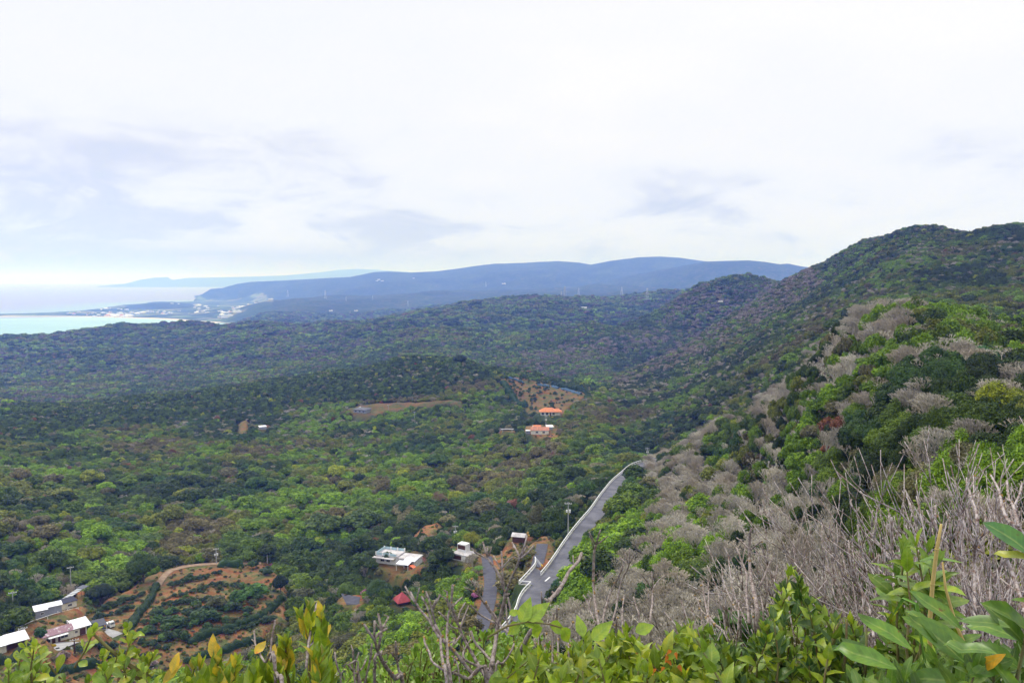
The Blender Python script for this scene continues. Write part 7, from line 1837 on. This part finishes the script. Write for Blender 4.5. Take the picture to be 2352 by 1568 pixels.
def wild_shrub(label, X, r, seed, top, mat='pale_bark', n=4, spread=.42, reach=None):
    """untraced leafless shrub: forks grown at random, tips near photo height `top`"""
    rg = random.Random(seed); c = PT(X, 1500, r); root = Vector((c.x, c.y, zg(c.x, c.y) - .03)); H = (PT(X, top, r).z - root.z) * 1.16
    e = empty('bare_shrub', root); tag(e, label, 'bare shrub', 'leafless shrubs close to the viewpoint')
    T = MB()
    def grow(p, d, L, rad, lv):
        m = p + d * L * .5 + Vector((rg.gauss(0, .05), rg.gauss(0, .05), 0)) * L; q = p + d * L + Vector((rg.gauss(0, .06), rg.gauss(0, .06), .05)) * L
        T.tube([p, m, q], [rad, rad * .9, rad * .8], 5 if lv > 1 else 4, cap=(lv == 0))
        if lv == 0: return
        a0 = rg.uniform(0, 6.28); k = rg.choice((2, 2, 3))
        for i in range(k):
            s = Quaternion(d, a0 + 6.283 * i / k + rg.uniform(-.5, .5)) @ d.orthogonal().normalized()
            grow(q, (d + s * spread * rg.uniform(.6, 1.5) + Vector((0, 0, .18))).normalized(), L * rg.uniform(.62, .9), max(rad * .72, .0026), lv - 1)
    L0 = H / 3.3
    for s in range(n + 2): grow(Vector((rg.gauss(0, .08), rg.gauss(0, .08), 0)), Vector((rg.gauss(0, .24), rg.gauss(0, .2), 1)).normalized(), L0 * rg.uniform(.8, 1.1), .011, 5)
    k = H / max(v[2] for v in T.v); T.v = [(x * k * .9, y * k * .9, z * k * 1.0) for x, y, z in T.v]
    T.build('branches', MAT[mat], e, True)
def build_wild():
    for i, (lab, X, r, top, mt, n) in enumerate([
        ('dense pale twiggy shrub directly behind the crossing stems, right edge', 2335, 3.2, 1190, 'pale_bark', 4), ('pale twiggy shrub behind the yellow grass stalk', 2195, 3.0, 1235, 'pale_bark', 4), ('pale twiggy shrub filling the gap right of the grass stalk', 2262, 3.9, 1180, 'pale_bark', 4),
        ('pale twiggy shrub just left of the leafy sprig', 2040, 3.3, 1330, 'pale_bark', 3), ('greyish twiggy shrub left of the crossing pale stems', 1985, 3.6, 1410, 'pale_bark', 3), ('brownish twiggy shrub behind the leafy sprig', 2120, 3.9, 1300, 'twig_bark', 3),
        ('pale twiggy shrub beyond the right edge leaf', 2400, 2.7, 1160, 'pale_bark', 3), ('low pale twiggy shrub at the foot of the leafy sprig', 2150, 2.6, 1400, 'pale_bark', 3), ('low pale twiggy shrub under the crossing stems', 2290, 2.5, 1350, 'pale_bark', 4), ('slim pale twiggy shrub, second from the right edge', 2365, 4.0, 1150, 'pale_bark', 3)]):
        wild_shrub(lab, X, r, 40 + i, top, mt, n)
def build_grass():
    def blade(mb, pts, w, r):
        P = [PT(X, Y, r) for X, Y in pts]; Q = resample([tuple(p) for p in P], .02); n = len(Q); s = Vector((1, .15, 0)).normalized()
        vs = []
        for i, q in enumerate(Q):
            ww = w * math.sin(math.pi * min(1, .12 + .88 * (1 - i / (n - 1)))) ** .6 if i < n - 1 else 0.0004
            q = Vector(q); vs += [q - s * ww / 2, q + Vector((0, .25 * ww, 0)), q + s * ww / 2]
        mb.add(vs, [(i * 3 + j, i * 3 + j + 1, i * 3 + j + 4, i * 3 + j + 3) for i in range(n - 1) for j in range(2)])
    gm = surf('grass_blade', (.14, .28, .03), (.09, .2, .025), 25.0, .5, .3)
    c = PT(2110, 1568, 1.7); root = Vector((c.x, c.y, zg(c.x, c.y)))
    e = empty('grass_tuft', root); tag(e, 'tuft of long bright green grass blades under the leafy sprig', 'grass tuft')
    mb = MB()
    for pts, w in (([(2130, 1568), (2125, 1500), (2108, 1420), (2090, 1330)], .016), ([(2128, 1560), (2120, 1440), (2105, 1385), (2080, 1372), (2058, 1380), (2045, 1420)], .010), ([(2135, 1568), (2128, 1480), (2112, 1400), (2085, 1378), (2062, 1388)], .008), ([(2140, 1568), (2145, 1450), (2160, 1350), (2175, 1330)], .006), ([(2295, 1568), (2288, 1500), (2275, 1420), (2262, 1412), (2255, 1430)], .008), ([(1885, 1568), (1870, 1540), (1858, 1520)], .008)):
        blade(mb, pts, w, 1.62)
    for k in range(9):
        X = 2120 + k * 4; blade(mb, [(X, 1600), (X - 10 + k * 3, 1520), (X - 25 + k * 7, 1470 + (k % 3) * 12)], .005, 1.66)
    for q in range(4): mb.tube([root + Vector((.02 * q, 0, -.02)), PT(2128 + q * 4, 1566, 1.65)], .003, 5)
    shift(mb, root).build('blades', gm, e)
    r = empty('dry_stalk', root + Vector((.05, .02, 0))); tag(r, 'thick yellow dry grass stalk standing upright before the pale twigs', 'stalk')
    mb = MB(); P = [r.location + Vector((0, 0, 0)), PT(2142, 1568, 1.7), PT(2134, 1450, 1.7), PT(2142, 1340, 1.7), PT(2152, 1260, 1.7), PT(2162, 1202, 1.7)]
    mb.tube(P, [.0048, .0046, .0042, .004, .0036, .0022], 8)
    for k in (2, 3, 4): mb.ball(P[k], .0049, .6, 8, 4)
    shift(mb, r.location).build('culm', MAT['straw'], r, True)
    r = empty('dry_stalk', root + Vector((.12, .05, 0))); tag(r, 'thin brown dry stem leaning left beside the thick yellow stalk', 'stalk')
    mb = MB(); mb.tube([r.location, PT(2225, 1500, 1.75), PT(2195, 1430, 1.75), PT(2172, 1350, 1.75), PT(2165, 1290, 1.75)], [.004, .0038, .003, .0025, .0015], 6); shift(mb, r.location).build('culm', MAT['straw'], r, True)
def build_front():
    build_bushes(); build_traced(); build_wild(); build_grass()
build_singles()
build_garden()
build_forest()
build_undergrowth()
build_ground()
build_front()
build_sea()
build_haze()
